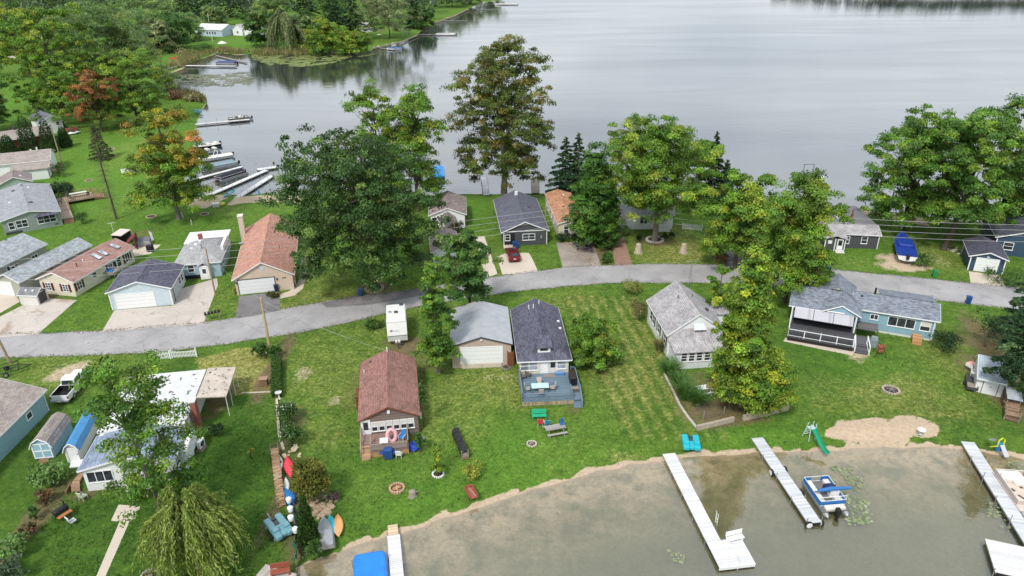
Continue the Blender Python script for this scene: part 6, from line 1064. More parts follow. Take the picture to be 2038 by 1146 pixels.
obj('seat_cover', MB().rbox(-.1, .8, -.2, .6, 1.0, 1.35, .2), NAVYC, pb); obj('upper_rail', MB().path([(-w2+.1,-l2+.7,1.02),(-w2+.1,-l2+.7,1.45),(w2-.1,-l2+.7,1.45),(w2-.1,-l2+.7,1.02)], .03), WHITE, pb); obj('stern_platform', MB().rbox(-.9, .9, -l2+.05, -l2+.6, .48, .7, .06), OFFW, pb)
pb, w2, l2 = pontoon('pontoon_boat', 'old beige pontoon float with crumpled canvas at the right edge', (2004,945), (2060,1022), 2.6, paint((.50,.42,.36), .8, .2), floor=paint((.62,.53,.45), .8, .25, 2), seats=False, motor=False); obj('canvas', MB().rbox(-1.2, .9, l2-1.3, l2-.1, .5, 1.0, .3).rbox(-.2, 1.1, l2-1.8, l2-.7, .5, .85, .3), OFFW, pb); obj('stain', MB().bbox(-.6, .2, .475, .25, .4, .012, .4).bbox(.3, .6, .475, .3, .2, .012).bbox(-.3, -.7, .475, .2, .6, .012, .6), paint((.08,.05,.04)), pb)
def hull(mb, L_, B, Hh, flare=.8, tr=.9):
    n = 9; V = []; 
    for i in range(n):
        t = i/(n-1); b = B/2*(tr if t < .01 else 1)*(1-max(0, (t-.45)/.55)**2.3)+.01; y = -L_/2+L_*t; up = .25*Hh*t*t
        V += [(-b,y,Hh+up),(-b*flare,y,.25*Hh+up*1.2),(0,y,0+up*1.6*(t > .6)),(b*flare,y,.25*Hh+up*1.2),(b,y,Hh+up)]
    F_ = []
    for i in range(n-1):
        for k in range(4): F_.append((i*5+k, i*5+k+1, (i+1)*5+k+1, (i+1)*5+k))
    F_ += [(4,3,2,1,0)]; return mb.add(V, F_), [(V[i*5][1], V[i*5+4][0], V[i*5][2]) for i in range(n)]
def decked(mb, edge, rise, inset=.02):       # crowned deck or cover closing a hull
    V = []; 
    for y, b, z in edge: V += [(-b+inset,y,z+.01),(-b*.5,y,z+rise),(b*.5,y,z+rise),(b-inset,y,z+.01)]
    return mb.add(V, [(i*4+k, i*4+k+1, i*4+k+5, i*4+k+4) for i in range(len(edge)-1) for k in range(3)]+[(0,3,2,1)])
def runabout(name, label, a, b, B, hullm, coverm, arch=False, z=0, motor=True, group=None, open_=False):
    c, yw, L_ = mid(b, a, .3); r = thing(name, label, 'motorboat', (c.x, c.y, z-.15), yw, group); m_ = MB(); _, e = hull(m_, L_, B, .85); obj('hull', m_, hullm, r); m_ = MB(); decked(m_, e, .22 if not open_ else .05); obj('cover', m_, coverm, r)
    obj('windscreen', MB().bbox(0, L_*.08, 1.18, B*.75, .04, .35, 0, R(-35)), GLASS, r)
    if open_: obj('seat', MB().rbox(-B*.35, B*.35, -L_*.42, -L_*.3, .8, 1.25, .08).rbox(-B*.35, -.1, -L_*.12, 0, .8, 1.3, .08).rbox(.1, B*.35, -L_*.12, 0, .8, 1.3, .08), OFFW, r)
    if arch: obj('tower', MB().path([(-B*.45,-.3,.9),(-B*.42,-.8,2.0),(-B*.3,-.9,2.15),(B*.3,-.9,2.15),(B*.42,-.8,2.0),(B*.45,-.3,.9)], .06, 6), WHITE, r)
    if motor: obj('motor', MB().rbox(-.22, .22, -L_/2-.5, -L_/2-.02, .5, 1.25, .1), BLACK, r)
    return r
# cove on the left
dock('dock', 'long white dock with a cross head in the left cove', (376,405), (530,338), 1.2, DOCKW, ph=1.0); dock('dock', 'white dock starting by the green kayaks in the left cove', (443,411), (541,349), 1.2, DOCKW, ph=.9); dock('dock', 'white dock between the covered pontoon boats', (366,362), (482,331), 1.0, DOCKW, ph=.9); dock('cross_dock', 'white cross head platform at the end of the long cove dock', (512,337), (553,331), 1.5, DOCKW, ph=1.2); dock('wooden_dock', 'short brown wooden dock beside the cove beach', (549,386), (588,362), 1.0, DOCKO, ph=.3)
dock('dock', 'white dock holding a pontoon boat below the cove lawn', (389,247), (497,237), 1.2, DOCKW, ph=1.2, z=.5); dock('dock', 'white dock beside the lily pads across the cove', (370,130), (470,131), 1.6, DOCKW, z=.6, ph=1); dock('wooden_dock', 'thin pale dock behind the blue covered pontoon boat', (430,110), (490,124), .9, DOCKO, z=.5, ph=.6)
dock('dock', 'white dock under the brownish sycamore', (968,388), (963,352), 1.15, DOCKW, ph=.8); dock('wooden_dock', 'grey wooden dock beyond the orange roof', (1066,384), (1065,358), 1.5, DOCKO, ph=.7); dock('dock', 'pale dock in the open lake left of the far right trees', (1607,408), (1607,350), 1.3, DOCKO, ph=.9)
dock('wooden_dock', 'thin dark dock at the far lawn shore', (830,68), (890,68), .9, DOCKO, z=.5, ph=.8); dock('wooden_dock', 'dark dock on the far shore below the lawn', (880,41), (932,41), .9, DOCKO, z=.5, ph=.8); dock('wooden_dock', 'low dark dock beside the far blue boat', (742,93), (785,99), .9, DOCKO, z=.4, ph=.6); dock('wooden_dock', 'thin dock at the far headland', (948,18), (990,18), .9, DOCKO, z=.5, ph=.8)
DKH = paint((.03,.03,.035), .3, .1); TEALC = paint((.20,.28,.33), .7, .2, 2)
runabout('motorboat', 'black and white runabout farthest up the cove', (388,297), (437,287), 2.3, DKH, OFFW, open_=True); runabout('motorboat', 'black hulled runabout second in the cove row', (386,308), (434,298), 2.3, WHITE, DGREY, open_=True); runabout('motorboat', 'white motorboat with wakeboard tower in the cove row', (388,322), (462,309), 2.5, WHITE, OFFW, arch=True)
pontoon('pontoon_boat', 'pontoon boat with grey teal cover in the cove row', (402,338), (474,325), 2.5, WHITE, cover=TEALC); pontoon('pontoon_boat', 'pontoon boat with black cover between the two cove docks', (433,360), (486,343), 2.5, WHITE, cover=paint((.015,.015,.03), .7, .3, 2)); pontoon('pontoon_boat', 'open pontoon boat with dark seats at the dock below the lawn', (455,240), (500,235), 2.5, DGREY); pontoon('pontoon_boat', 'pontoon boat with blue cover by the lily pads', (432,126), (472,126), 3.0, WHITE, cover=paint((.03,.06,.18), .7, .2)); pontoon('pontoon_boat', 'white pontoon boat across the cove by the dark dock', (868,69), (908,69), 3.2, WHITE, bimini=OFFW); runabout('motorboat', 'white motorboat with blue cover by the far lawn', (770,98), (800,97), 3.2, WHITE, BLUEF)
pontoon('pontoon_boat', 'open pontoon boat with white seats left of the sycamore trunk', (945,328), (944,352), 2.4, WHITE); pontoon('pontoon_boat', 'pontoon boat under a bright blue cover behind the huge oak', (873,336), (873,358), 2.6, BLUEF, cover=paint((.02,.25,.65), .5, .1)); runabout('motorboat', 'white boat at the top edge of the far shore', (985,9), (1030,9), 3.5, WHITE, OFFW)
t = thing('swim_gate', 'dark swim gate standing at the end of the pale lake dock', 'gate', P(1607,350,.45), 0); obj('frame', MB().tube((-1.0,0,-.3), (-1.0,0,2.6), .06).tube((1.0,0,-.3), (1.0,0,2.6), .06).tube((-1.0,0,2.5), (1.0,0,2.5), .05), DGREY, t)
def pedalboat(name, label, a, b, B, mat, z=ZG, recess=None):
    c, yw, L_ = mid(b, a, z+.2); r = thing(name, label, 'pedal boat', (c.x, c.y, z), yw); w2, l2 = B/2, L_/2
    obj('hull', MB().rbox(-w2, -w2*.25, -l2, l2, .05, .42, .16).rbox(w2*.25, w2, -l2, l2, .05, .42, .16).rbox(-w2*.27, w2*.27, -l2*.9, l2*.55, .05, .3, .05), mat, r)
    for sx in (-1, 1): obj('seat', MB().rbox(sx*w2*.6-.26, sx*w2*.6+.26, -l2*.55, -l2*.15, .42, .62, .08), mat, r)
    obj('cockpit', MB().box(-w2*.22, w2*.22, l2*.1, l2*.5, .3, .33).box(-w2*.22, w2*.22, l2*.66, l2*.9, .06, .3), recess or DGREY, r); return r
pedalboat('pedal_boat', 'turquoise pedal boat lying on the grass by the shore', (1373,867), (1378,894), 1.7, paint((.02,.42,.50), .35, .1)); r_ = pedalboat('pedal_boat', 'grey teal pedal boat on a small launch trailer', (541,1030), (569,1066), 1.6, paint((.16,.33,.38), .4, .15), ZG+.35); obj('trailer_frame', MB().box(-.9, .9, -1.0, -.9, -.3, .05).box(-.9, .9, .7, .8, -.3, .05).tube((0,1.0,-.1), (0,2.4,-.1), .05), STEEL, r_)
for sx in (-1, 1): m_ = MB(); m_.M = Matrix.Translation((sx*.95,-.5,-.1)) @ Matrix.Rotation(R(90), 4, 'Y'); obj('wheel', m_.lathe([(.05,-.08),(.24,-.08),(.26,0),(.24,.08),(.05,.08)], 14), TYRE, r_)
r_ = pedalboat('pedal_boat', 'white pedal boat beside the pale lake dock', (1631,352), (1627,375), 1.8, WHITE, 0); runabout('jet_ski', 'white personal watercraft on the green lawn', (243,349), (276,345), 1.3, WHITE, OFFW, z=ZG+.1, motor=False)
def spindle(mb, L_, B, Hh, z=0, pw=1.6, flat=.25):
    n = 13; V = []; m = 8
    for i in range(n):
        t = -1+2*i/(n-1); k = max(0.02, 1-abs(t)**pw); b = B/2*k
        for j in range(m): a = 2*math.pi*j/m; V.append((b*math.cos(a), t*L_/2, z+Hh*.5+(Hh*.5*(flat+(1-flat)*k))*math.sin(a)))
    return mb.add(V, [(i*m+j, (i+1)*m+j, (i+1)*m+(j+1) % m, i*m+(j+1) % m) for i in range(n-1) for j in range(m)], True)
def paddlecraft(name, label, cat, a, b, B, Hh, mat, z=ZG, cock=True, tilt=0, pw=1.8, group=None, stripe=None):
    c, yw, L_ = mid(b, a, z); r = thing(name, label, cat, (c.x, c.y, z+.03), yw, group); r.rotation_euler.y = R(tilt); obj('hull', spindle(MB(), L_, B, Hh, 0, pw), mat, r)
    if cock: obj('cockpit', MB().lathe([(.01,0),(B*.3,0.0),(B*.33,.03)], 12, (0,-.1,Hh*.98)), BLACK, r)
    if stripe: obj('fin', MB().box(-.01, .01, -L_*.42, -L_*.34, Hh*.8, Hh+.15), stripe, r)
    return r
paddlecraft('kayak', 'red upturned kayak by the round golden evergreen', 'kayak', (571,910), (580,955), 1.0, .4, paint((.75,.06,.08), .35, .1), cock=False, pw=1.5); paddlecraft('kayak', 'white kayak lying beside the log pile', 'kayak', (556,908), (559,940), .65, .3, WHITE, cock=True); paddlecraft('kayak', 'white kayak end behind the red kayak', 'kayak', (569,952), (572,985), .6, .3, OFFW, cock=False)
paddlecraft('canoe', 'bright blue upturned canoe leaning on the log pile', 'canoe', (562,972), (577,1012), .95, .5, paint((.02,.24,.62), .35, .1), cock=False, tilt=15); paddlecraft('canoe', 'darker blue canoe beside the bright blue canoe', 'canoe', (577,978), (586,1008), .85, .45, paint((.02,.14,.45), .4, .15), cock=False, tilt=-15)
paddlecraft('paddle_board', 'turquoise paddle board on the grass', 'paddle board', (656,1026), (664,1066), .85, .14, paint((.05,.50,.58), .35, .08), cock=False, pw=2.2); paddlecraft('paddle_board', 'orange paddle board on the grass', 'paddle board', (672,1024), (674,1070), .95, .14, paint((.72,.36,.14), .4, .08), cock=False, pw=2.2, stripe=WHITE)
c, yw, L_ = mid((650,1094), (644,1032), ZG); t = thing('rowing_boat', 'upturned silver aluminium rowing boat at the shore', 'rowing boat', (c.x, c.y, ZG+.55), yw); t.rotation_euler.y = math.pi; m_ = MB(); _, e = hull(m_, L_, 1.4, .5, .85, .95); obj('hull', m_, paint((.42,.43,.46), .4, .2, 2, .3), t); obj('gunwale', MB().path([(q[1],q[0],q[2]) for q in e], .03, 5).path([(-q[1],q[0],q[2]) for q in e], .03, 5), STEEL, t); obj('transom', MB().box(-.6, .6, -L_/2-.03, -L_/2+.02, .05, .5), STEEL, t)
paddlecraft('kayak', 'teal kayak next to the white cove dock', 'kayak', (447,394), (456,385), .9, .4, paint((.05,.32,.38), .4)); paddlecraft('kayak', 'second teal kayak nearer the cove water', 'kayak', (459,387), (468,377), .9, .4, paint((.06,.38,.42), .4)); paddlecraft('kayak', 'light blue kayak on the cove lawn by the water', 'kayak', (385,219), (404,222), .9, .4, paint((.08,.42,.62), .4)); paddlecraft('kayak', 'blue kayak beside the light blue kayak on the cove lawn', 'kayak', (385,223), (403,226), .9, .4, paint((.05,.28,.5), .4)); paddlecraft('kayak', 'white boat hull lying by the white gabled house', 'boat', (131,270), (161,264), 1.8, .7, WHITE)
# ================================================================ vehicles
def wheel(root, x, y, r=.34, w=.22, rim=STEEL):
    m_ = MB(); m_.M = Matrix.Translation((x, y, r)) @ Matrix.Rotation(R(90), 4, 'Y'); o = obj('wheel', m_.lathe([(.02,-w/2),(r*.9,-w/2),(r,-w*.3),(r,w*.3),(r*.9,w/2),(.02,w/2)], 18), TYRE, root)
    m_ = MB(); m_.M = Matrix.Translation((x, y, r)) @ Matrix.Rotation(R(90), 4, 'Y'); sgn = 1 if x > 0 else -1; obj('rim', m_.lathe([(.02,sgn*w*.52),(r*.45,sgn*w*.56),(r*.62,sgn*w*.5)][::sgn], 14), rim, o)
def loft(mb, secs):
    """secs: list of (x, [(y,z)...]) outlines of equal count"""
    m = len(secs[0][1]); V = [(x, p[0], p[1]) for x, pr in secs for p in pr]; n = len(secs)
    F_ = [tuple(range(m)), tuple(range((n-1)*m, n*m))[::-1]]+[(i*m+k, i*m+(k+1) % m, (i+1)*m+(k+1) % m, (i+1)*m+k) for i in range(n-1) for k in range(m)]
    return mb.add(V, F_)
c, yw, L_ = mid((1024,527), (1017,497), ZG); r = thing('parked_car', 'dark red car parked on the concrete by the charcoal house', 'car', (c.x, c.y, ZG+.012), yw+R(3)); CARR = paint((.13,.008,.015), .18, .05, 3, .2, .6)
bd = [(-2.25,.30),(-2.3,.55),(-2.28,.92),(-1.9,1.0),(1.0,.98),(1.9,.88),(2.25,.70),(2.3,.35),(2.2,.25),(-2.15,.25)]; sh = lambda pr, k, dz=0: [(y*k, .6+(z-.6)*k+dz) for y, z in pr]
obj('body', loft(MB(), [(-.93, sh(bd, .96)), (-.88, bd), (.88, bd), (.93, sh(bd, .96))]), CARR, r); cb = [(-2.1,.98),(-1.75,1.42),(-.5,1.55),(.3,1.48),(1.1,.98)]
k = obj('cabin', loft(MB(), [(-.84, [(y*.98, z) for y, z in cb]), (-.66, cb), (.66, cb), (.84, [(y*.98, z) for y, z in cb])][1:3]+[]), CARR, r)
obj('rear_window', MB().add([(-.58,-2.07,1.05),(.58,-2.07,1.05),(.54,-1.79,1.40),(-.54,-1.79,1.40)], [(0,1,2,3)]), GLASS, k); obj('windscreen', MB().add([(.58,1.03,1.05),(-.58,1.03,1.05),(-.54,.36,1.45),(.54,.36,1.45)], [(0,1,2,3)]), GLASS, k); obj('sunroof', MB().box(-.35, .35, -.9, -.2, 1.545, 1.56), GLASS, k)
for sx in (-1, 1): obj('side_window', MB().add([(sx*.67,-1.85,1.05),(sx*.67,.85,1.05),(sx*.67,.25,1.42),(sx*.67,-.5,1.48),(sx*.67,-1.65,1.38)], [(0,1,2,3,4)]), GLASS, k); obj('taillight', MB().box(sx*.62-.2, sx*.62+.2, -2.33, -2.25, .7, .88), paint((.4,.01,.01), .2), r); obj('headlight', MB().box(sx*.6-.2, sx*.6+.2, 2.2, 2.28, .6, .74), WHITE, r); obj('mirror', MB().rbox(sx*1.0-.1, sx*1.0+.1, .75, .95, .95, 1.1, .04), CARR, r)
obj('bumper', MB().rbox(-.86, .86, -2.36, -2.22, .34, .6, .05), CARR, r); obj('license_plate', MB().box(-.2, .2, -2.375, -2.361, .62, .75), WHITE, r)
for sx in (-.8, .8):
    for y in (-1.4, 1.4): wheel(r, sx, y)
c, yw, L_ = mid((125,802), (168,752), ZG); r = thing('pickup_truck', 'white pickup truck with black bed parked on the left lawn', 'pickup truck', (c.x, c.y, ZG), yw); CARW = paint((.74,.75,.77), .22, .05, 2)
obj('hood', MB().rbox(-.95, .95, 1.25, 2.75, .5, 1.12, .18), CARW, r); obj('body', MB().rbox(-.97, .97, -.75, 1.3, .45, 1.15, .08), CARW, r); cb = [(-.75,1.14),(-.62,1.78),(-.3,1.86),(.5,1.84),(1.25,1.14)]; k = obj('cab', loft(MB(), [(-.86, cb), (-.7, [(y, 1.14+(z-1.14)*1.0) for y, z in cb]), (.7, cb), (.86, cb)][1:3]), CARW, r)
obj('bed', MB().box(-.97, -.88, -2.75, -.77, .5, 1.15).box(.88, .97, -2.75, -.77, .5, 1.15).box(-.97, .97, -2.84, -2.76, .5, 1.15).box(-.88, .88, -2.75, -.77, .5, .58), CARW, r); obj('bed_liner', MB().box(-.875, .875, -2.755, -.78, .59, .63).box(-.875, -.84, -2.75, -.78, .631, 1.16).box(.84, .875, -2.75, -.78, .631, 1.16).box(-.84, .84, -.82, -.78, .631, 1.16), BLACK, r)
obj('rear_window', MB().add([(-.62,-.755,1.22),(.62,-.755,1.22),(.6,-.65,1.7),(-.6,-.65,1.7)], [(0,1,2,3)]), GLASS, k); obj('windscreen', MB().add([(.62,1.2,1.2),(-.62,1.2,1.2),(-.6,.58,1.78),(.6,.58,1.78)], [(0,1,2,3)]), GLASS, k)
for sx in (-1, 1): obj('side_window', MB().box(sx*.71-.01, sx*.71+.01, .1, .75, 1.25, 1.65).box(sx*.71-.01, sx*.71+.01, -.55, .02, 1.25, 1.65), GLASS, k); obj('taillight', MB().box(sx*.9-.07, sx*.9+.07, -2.86, -2.8, .75, 1.05), paint((.4,.01,.01), .2), r); obj('mirror', MB().rbox(sx*1.1-.1, sx*1.1+.1, .85, 1.05, 1.2, 1.45, .04), BLACK, r); obj('headlight', MB().box(sx*.75-.15, sx*.75+.15, 2.7, 2.77, .8, .95), WHITE, r)
obj('bumper', MB().rbox(-.95, .95, -3.0, -2.85, .42, .62, .05), STEEL, r); obj('license_plate', MB().box(-.2, .2, -3.02, -3.001, .46, .58), WHITE, r)
for sx in (-.85, .85):
    for y in (-1.75, 1.85): wheel(r, sx, y, .39, .26)
yb, yf = P(783,611,3.25).y, P(783,647,3.25).y; p_ = P(783,647,3.25); r = thing('camper_trailer', 'white travel trailer parked nose down on the lawn beside the poplar like tree', 'camper', (p_.x, (yb+yf)/2, ZG), math.pi+R(9)); l2 = (yb-yf)/2; CAMP = paint((.74,.74,.73), .35, .08, 1)
obj('body', MB().extrude_y([(-1.22,.55),(1.22,.55),(1.22,3.05),(1.12,3.15),(-1.12,3.15),(-1.22,3.05)], -l2, l2-.1).add([(-1.22,l2-.1,.55),(1.22,l2-.1,.55),(1.22,l2-.1,3.0),(-1.22,l2-.1,3.0),(-1.2,l2+.15,.6),(1.2,l2+.15,.6),(1.2,l2+.35,1.5),(-1.2,l2+.35,1.5)], [(4,5,6,7),(7,6,2,3),(0,1,5,4),(5,1,2,6),(0,4,7,3)]), CAMP, r)
for x, y, s_ in ((0,-.2,.45),(.75,-.3,.35),(-.7,-2.2,.5)): obj('roof_vent', MB().rbox(x-s_/2, x+s_/2, y-s_/2, y+s_/2, 3.15, 3.3, .06), DGREY if x < .1 else STEEL, r)
obj('stripe', MB().bbox(0, l2+.36, 1.44, 2.3, .02, .06).bbox(.25, l2+.22, 2.05, 1.0, .02, .035, 0, R(12)), paint((.25,.26,.3)), r); obj('emblem', MB().path([(.55,l2+.20,2.12),(.72,l2+.17,2.2),(.82,l2+.215,2.06),(.7,l2+.25,1.98)], .04, 5), BLACK, r); obj('hitch', MB().path([(-.6,l2+.2,.5),(0,l2+1.3,.48)], .05).path([(.6,l2+.2,.5),(0,l2+1.3,.48)], .05).tube((0,l2+1.1,0), (0,l2+1.1,.7), .05), DGREY, r); obj('gas_tank', MB().lathe([(.02,.5),(.16,.52),(.16,.9),(.05,.98)], 12, (-.18,l2+.55,0)).lathe([(.02,.5),(.16,.52),(.16,.9),(.05,.98)], 12, (.18,l2+.55,0)), OFFW, r)
for y in (-.6, .25):
    for sx in (-1.05, 1.05): wheel(r, sx, y, .34, .22)
for sx in (-1, 1): obj('window', MB().box(sx*1.225-.01, sx*1.225+.01, .8, 1.8, 1.7, 2.3).box(sx*1.225-.01, sx*1.225+.01, -2.2, -1.2, 1.7, 2.3), GLASS, r)
# boat on trailer
c, yw, L_ = mid((1800,528), (1790,487), ZG); r = runabout('trailered_boat', 'white boat under a royal blue cover on a trailer in the sand', (1790,482), (1802,530), 3.0, WHITE, paint((.012,.045,.28), .5, .25, 1.5), z=ZG+.75); obj('cover_hump', MB().rbox(-1.15, 1.15, -1.9, 1.0, .95, 1.55, .5), paint((.012,.045,.28), .5, .25, 1.5), r); obj('hull_stripe', MB().box(-1.27, -1.24, -2.2, .6, .55, .75).box(1.24, 1.27, -2.2, .6, .55, .75), DKH, r)
obj('trailer_frame', MB().tube((-.8,-2.2,-.15), (-.8,1.5,-.15), .06).tube((.8,-2.2,-.15), (.8,1.5,-.15), .06).path([(-.8,1.5,-.15),(0,3.4,-.2)], .06).path([(.8,1.5,-.15),(0,3.4,-.2)], .06).tube((0,3.3,-.55), (0,3.3,.1), .05), DGREY, r); wz = MB()
for sx in (-1.1, 1.1): m_ = MB(); m_.M = Matrix.Translation((sx,-.9,-.28)) @ Matrix.Rotation(R(90), 4, 'Y'); obj('wheel', m_.lathe([(.02,-.1),(.3,-.1),(.32,0),(.3,.1),(.02,.1)], 16), TYRE, r)
def utrailer(label, px, py, yaw, L_=3.0, W_=1.6):
    r = thing('utility_trailer', label, 'trailer', P(px, py), yaw); l2, w2 = L_/2, W_/2; obj('frame', MB().tube((-w2,-l2,.55), (-w2,l2,.55), .05).tube((w2,-l2,.55), (w2,l2,.55), .05).tube((-w2,-l2,.55), (w2,-l2,.55), .05).tube((-w2,l2,.55), (w2,l2,.55), .05).tube((-w2,0,.55), (w2,0,.55), .05).path([(-w2,l2,.55),(0,l2+1.3,.5)], .05).path([(w2,l2,.55),(0,l2+1.3,.5)], .05), BLACK, r); obj('rail', MB().path([(-w2,-l2,.55),(-w2,-l2,1.0),(-w2,l2,1.0),(-w2,l2,.55)], .035).path([(w2,-l2,.55),(w2,-l2,1.0),(w2,l2,1.0),(w2,l2,.55)], .035).tube((-w2,l2,1.0), (w2,l2,1.0), .035), BLACK, r)
    for sx in (-w2-.15, w2+.15): wheel(r, sx, 0, .3, .18)
    return r
utrailer('black empty utility trailer on the broken concrete', 1158, 494, R(210)); utrailer('black trailer frame at the left edge by the leaning pole', 14, 744, R(-60), 2.6, 1.5)
# ================================================================ bins, poles, wires
def bin_(label, px, py, mat, yaw=0, s=1.0):
    r = thing('wheelie_bin', label, 'bin', P(px, py), yaw); r.scale = (s,)*3; obj('body', MB().rbox(-.3, .3, -.33, .33, .06, 1.0, .06, .18), mat, r); obj('lid', MB().rbox(-.33, .33, -.38, .36, 1.003, 1.1, .08), mat, r); obj('handle', MB().tube((-.25,.4,.98), (.25,.4,.98), .02), DGREY, r)
    for sx in (-.26, .26): m_ = MB(); m_.M = Matrix.Translation((sx,.3,.11)) @ Matrix.Rotation(R(90), 4, 'Y'); obj('wheel', m_.lathe([(.01,-.03),(.11,-.03),(.11,.03),(.01,.03)], 10), TYRE, r)
BINB = paint((.015,.07,.24), .45, .15); BIND = paint((.02,.03,.07), .45, .15)
bin_('blue wheelie bin beside the road left of the trailered boat', 1649, 535, BINB, .3); bin_('dark blue wheelie bin behind the light blue house', 1926, 604, BINB, -.3); bin_('green wheelie bin beside the road before the navy garage', 1859, 551, paint((.02,.22,.07), .5, .15), -.3); bin_('blue wheelie bin under the huge oak', 718, 588, BINB, .1); bin_('black wheelie bin by the peach garage door', 551, 579, BIND, .2); bin_('blue bin at the charcoal house porch', 1024, 493, BINB, 0); bin_('small blue bin next to the porch bin', 1030, 494, BINB, .2, .8)
r = thing('storage_box', 'brown lidded wooden box on the dead lawn', 'box', P(526, 766), .1); obj('body', MB().box(-.4, .4, -.3, .3, 0, .85), WOOD, r); obj('lid', MB().box(-.46, .46, -.36, .36, .853, .92), paint((.36,.22,.16), .8), r)
def pole(label, px, py, ytop, arms=1, trans=False, lean=(0,0), r_=.14, mat=None, guy=False):
    b = P(px, py); h = up_to(b, ytop); r = thing('utility_pole', label, 'pole', b); obj('shaft', MB().path([(0,0,-.3),(lean[0]*.5,lean[1]*.5,h*.5),(lean[0],lean[1],h)], [r_*1.15,r_,r_*.8], 10), mat or POLEWOOD, r)
    for k in range(arms): m_ = MB().bbox(lean[0], lean[1], h-.3-.7*k, 1.9, .1, .12, R(100)); o = obj('crossarm', m_, mat or POLEWOOD, r)
    if arms: obj('insulator', MB().lathe([(.03,0),(.05,.05),(.03,.12)], 8, (lean[0]+.1, lean[1]+.8, h-.24)).lathe([(.03,0),(.05,.05),(.03,.12)], 8, (lean[0]-.1, lean[1]-.8, h-.24)), STEEL, r)
    if trans: obj('transformer', MB().lathe([(.05,0),(.25,.02),(.25,.75),(.1,.82)], 12, (lean[0]+.35, lean[1], h-1.9)), STEEL, r)
    return b+Vector((lean[0], lean[1], h)), r
tN, rN = pole('tan wooden utility pole rising from shrubs beside the road', 538, 698, 592, 0, r_=.15, mat=paint((.47,.37,.22), .85, .3, 5)); obj('brace', MB().path([(0,0,5.9),(-.7,-.3,5.0)], .03).path([(0,0,5.9),(.9,-.2,5.2)], .03), STEEL, rN); tL, _ = pole('dark leaning utility pole at the left edge of the road', 22, 724, 642, 0, lean=(-.7,0)); tA, _ = pole('slender utility pole beside the hipped cottage drive', 429, 588, 494, 0, r_=.11)
tC, _ = pole('utility pole in front of the charcoal flat roofed cottage', 1621, 525, 432, 0, True); tB, _ = pole('utility pole hidden in the green cypress', 1222, 482, 398, 1, True); tX, _ = pole('utility pole beside the white house on the left lawn', 122, 322, 254, 0); tY, _ = pole('thin service pole between navy and orange roofs', 1085, 470, 386, 0, r_=.08)
def wire(label, a, b, sag, r_=.024):
    a, b = Vector(a), Vector(b); pts = [a.lerp(b, t/24)-Vector((0,0,4*sag*(t/24)*(1-t/24))) for t in range(25)]
    o = bpy.data.objects.new('power_line', mesh_of('power_line', MB().path(pts, r_, 4, False), paint((.42,.42,.42), .6))); COL.objects.link(o); return tag(o, label, 'cable', 'power lines along the road')
tW = P(-330, 665)+Vector((0,0,9.2)); tE = P(2420, 560)+Vector((0,0,8.8))
for k, (dz, nm) in enumerate([(-.1,'topmost'),(-.9,'second highest'),(-1.8,'third highest'),(-2.7,'lowest')]):
    wire(nm+' power line crossing the roofs left of the cypress pole', tW+Vector((0,0,dz)), tB+Vector((0,0,dz)), 1.6+.2*k); wire(nm+' power line running right from the cypress pole', tB+Vector((0,0,dz)), tC+Vector((0,0,dz+.2)), .6); wire(nm+' power line leaving the right edge past the navy garage', tC+Vector((0,0,dz+.2)), tE+Vector((0,0,dz)), .7)
wire('service line from the tan pole across the lawn to the red cottage', tN-Vector((0,0,.3)), (-13.8,69.4,4.2), .5, .015); wire('service line over the road to the tan pole', tN-Vector((0,0,.2)), tA-Vector((0,0,.5)), .6, .015)
def mastobj(label, px, py, yt, z0=0):
    b = P(px, py); h = up_to(b, yt); r = thing('antenna_mast', label, 'antenna', b); m_ = MB()
    for k in range(3): m_.tube((.18*math.cos(k*2.1),.18*math.sin(k*2.1),0), (.1*math.cos(k*2.1),.1*math.sin(k*2.1),h), .02)
    for k in range(int(h/.5)): m_.path([(.17,0,k*.5),(-.09,.15,k*.5+.25),(-.09,-.15,k*.5+.5)], .012, 4)
    obj('tower', m_, STEEL, r); obj('aerial', MB().tube((-1.0,0,h), (1.2,.1,h), .02).tube((-.6,-.5,h+.02), (-.6,.5,h+.02), .012).tube((0,-.55,h+.02), (0,.55,h+.02), .012).tube((.6,-.6,h+.02), (.6,.6,h+.02), .012).tube((1.0,-.6,h+.02), (1.0,.6,h+.02), .012), STEEL, r)
mastobj('tall television aerial behind the grey roofed white house', 1372, 570, 520)
# ================================================================ yard things
def ring(label, px, py, rp, mat, inner, n=16, h=.2, name='fire_pit', cat='fire pit', stones=True, logs=None):
    b = P(px, py); r_ = rp/pxm(b); r = thing(name, label, cat, b); g = random.Random(px)
    m_ = MB()
    for k in range(n): a = 2*math.pi*k/n; m_.bbox(r_*math.cos(a), r_*math.sin(a), h/2, 2*math.pi*r_/n*.88*g.uniform(.8,1), r_*.28, h*g.uniform(.8,1.15), a+math.pi/2)
    obj('stone_ring', m_, mat, r); obj('bed', MB().lathe([(.01,.03),(r_*.86,.02),(r_*.86,-.1)][::-1], 18), inner, r)
    if logs:
        m_ = MB()
        for k in range(9): a = g.uniform(0, 6.28); m_.path([(math.cos(a)*r_*.6, math.sin(a)*r_*.6, .08), (-math.cos(a)*r_*.3, g.uniform(-.2,.2), .2)], .05, 5)
        obj('log', m_, logs, r)
    return r
STONE = paint((.42,.36,.29), .9, .3, 4); ASHM = paint((.05,.05,.05), .9, .5, 5); MULCH = paint((.09,.05,.035), .95, .4, 5)
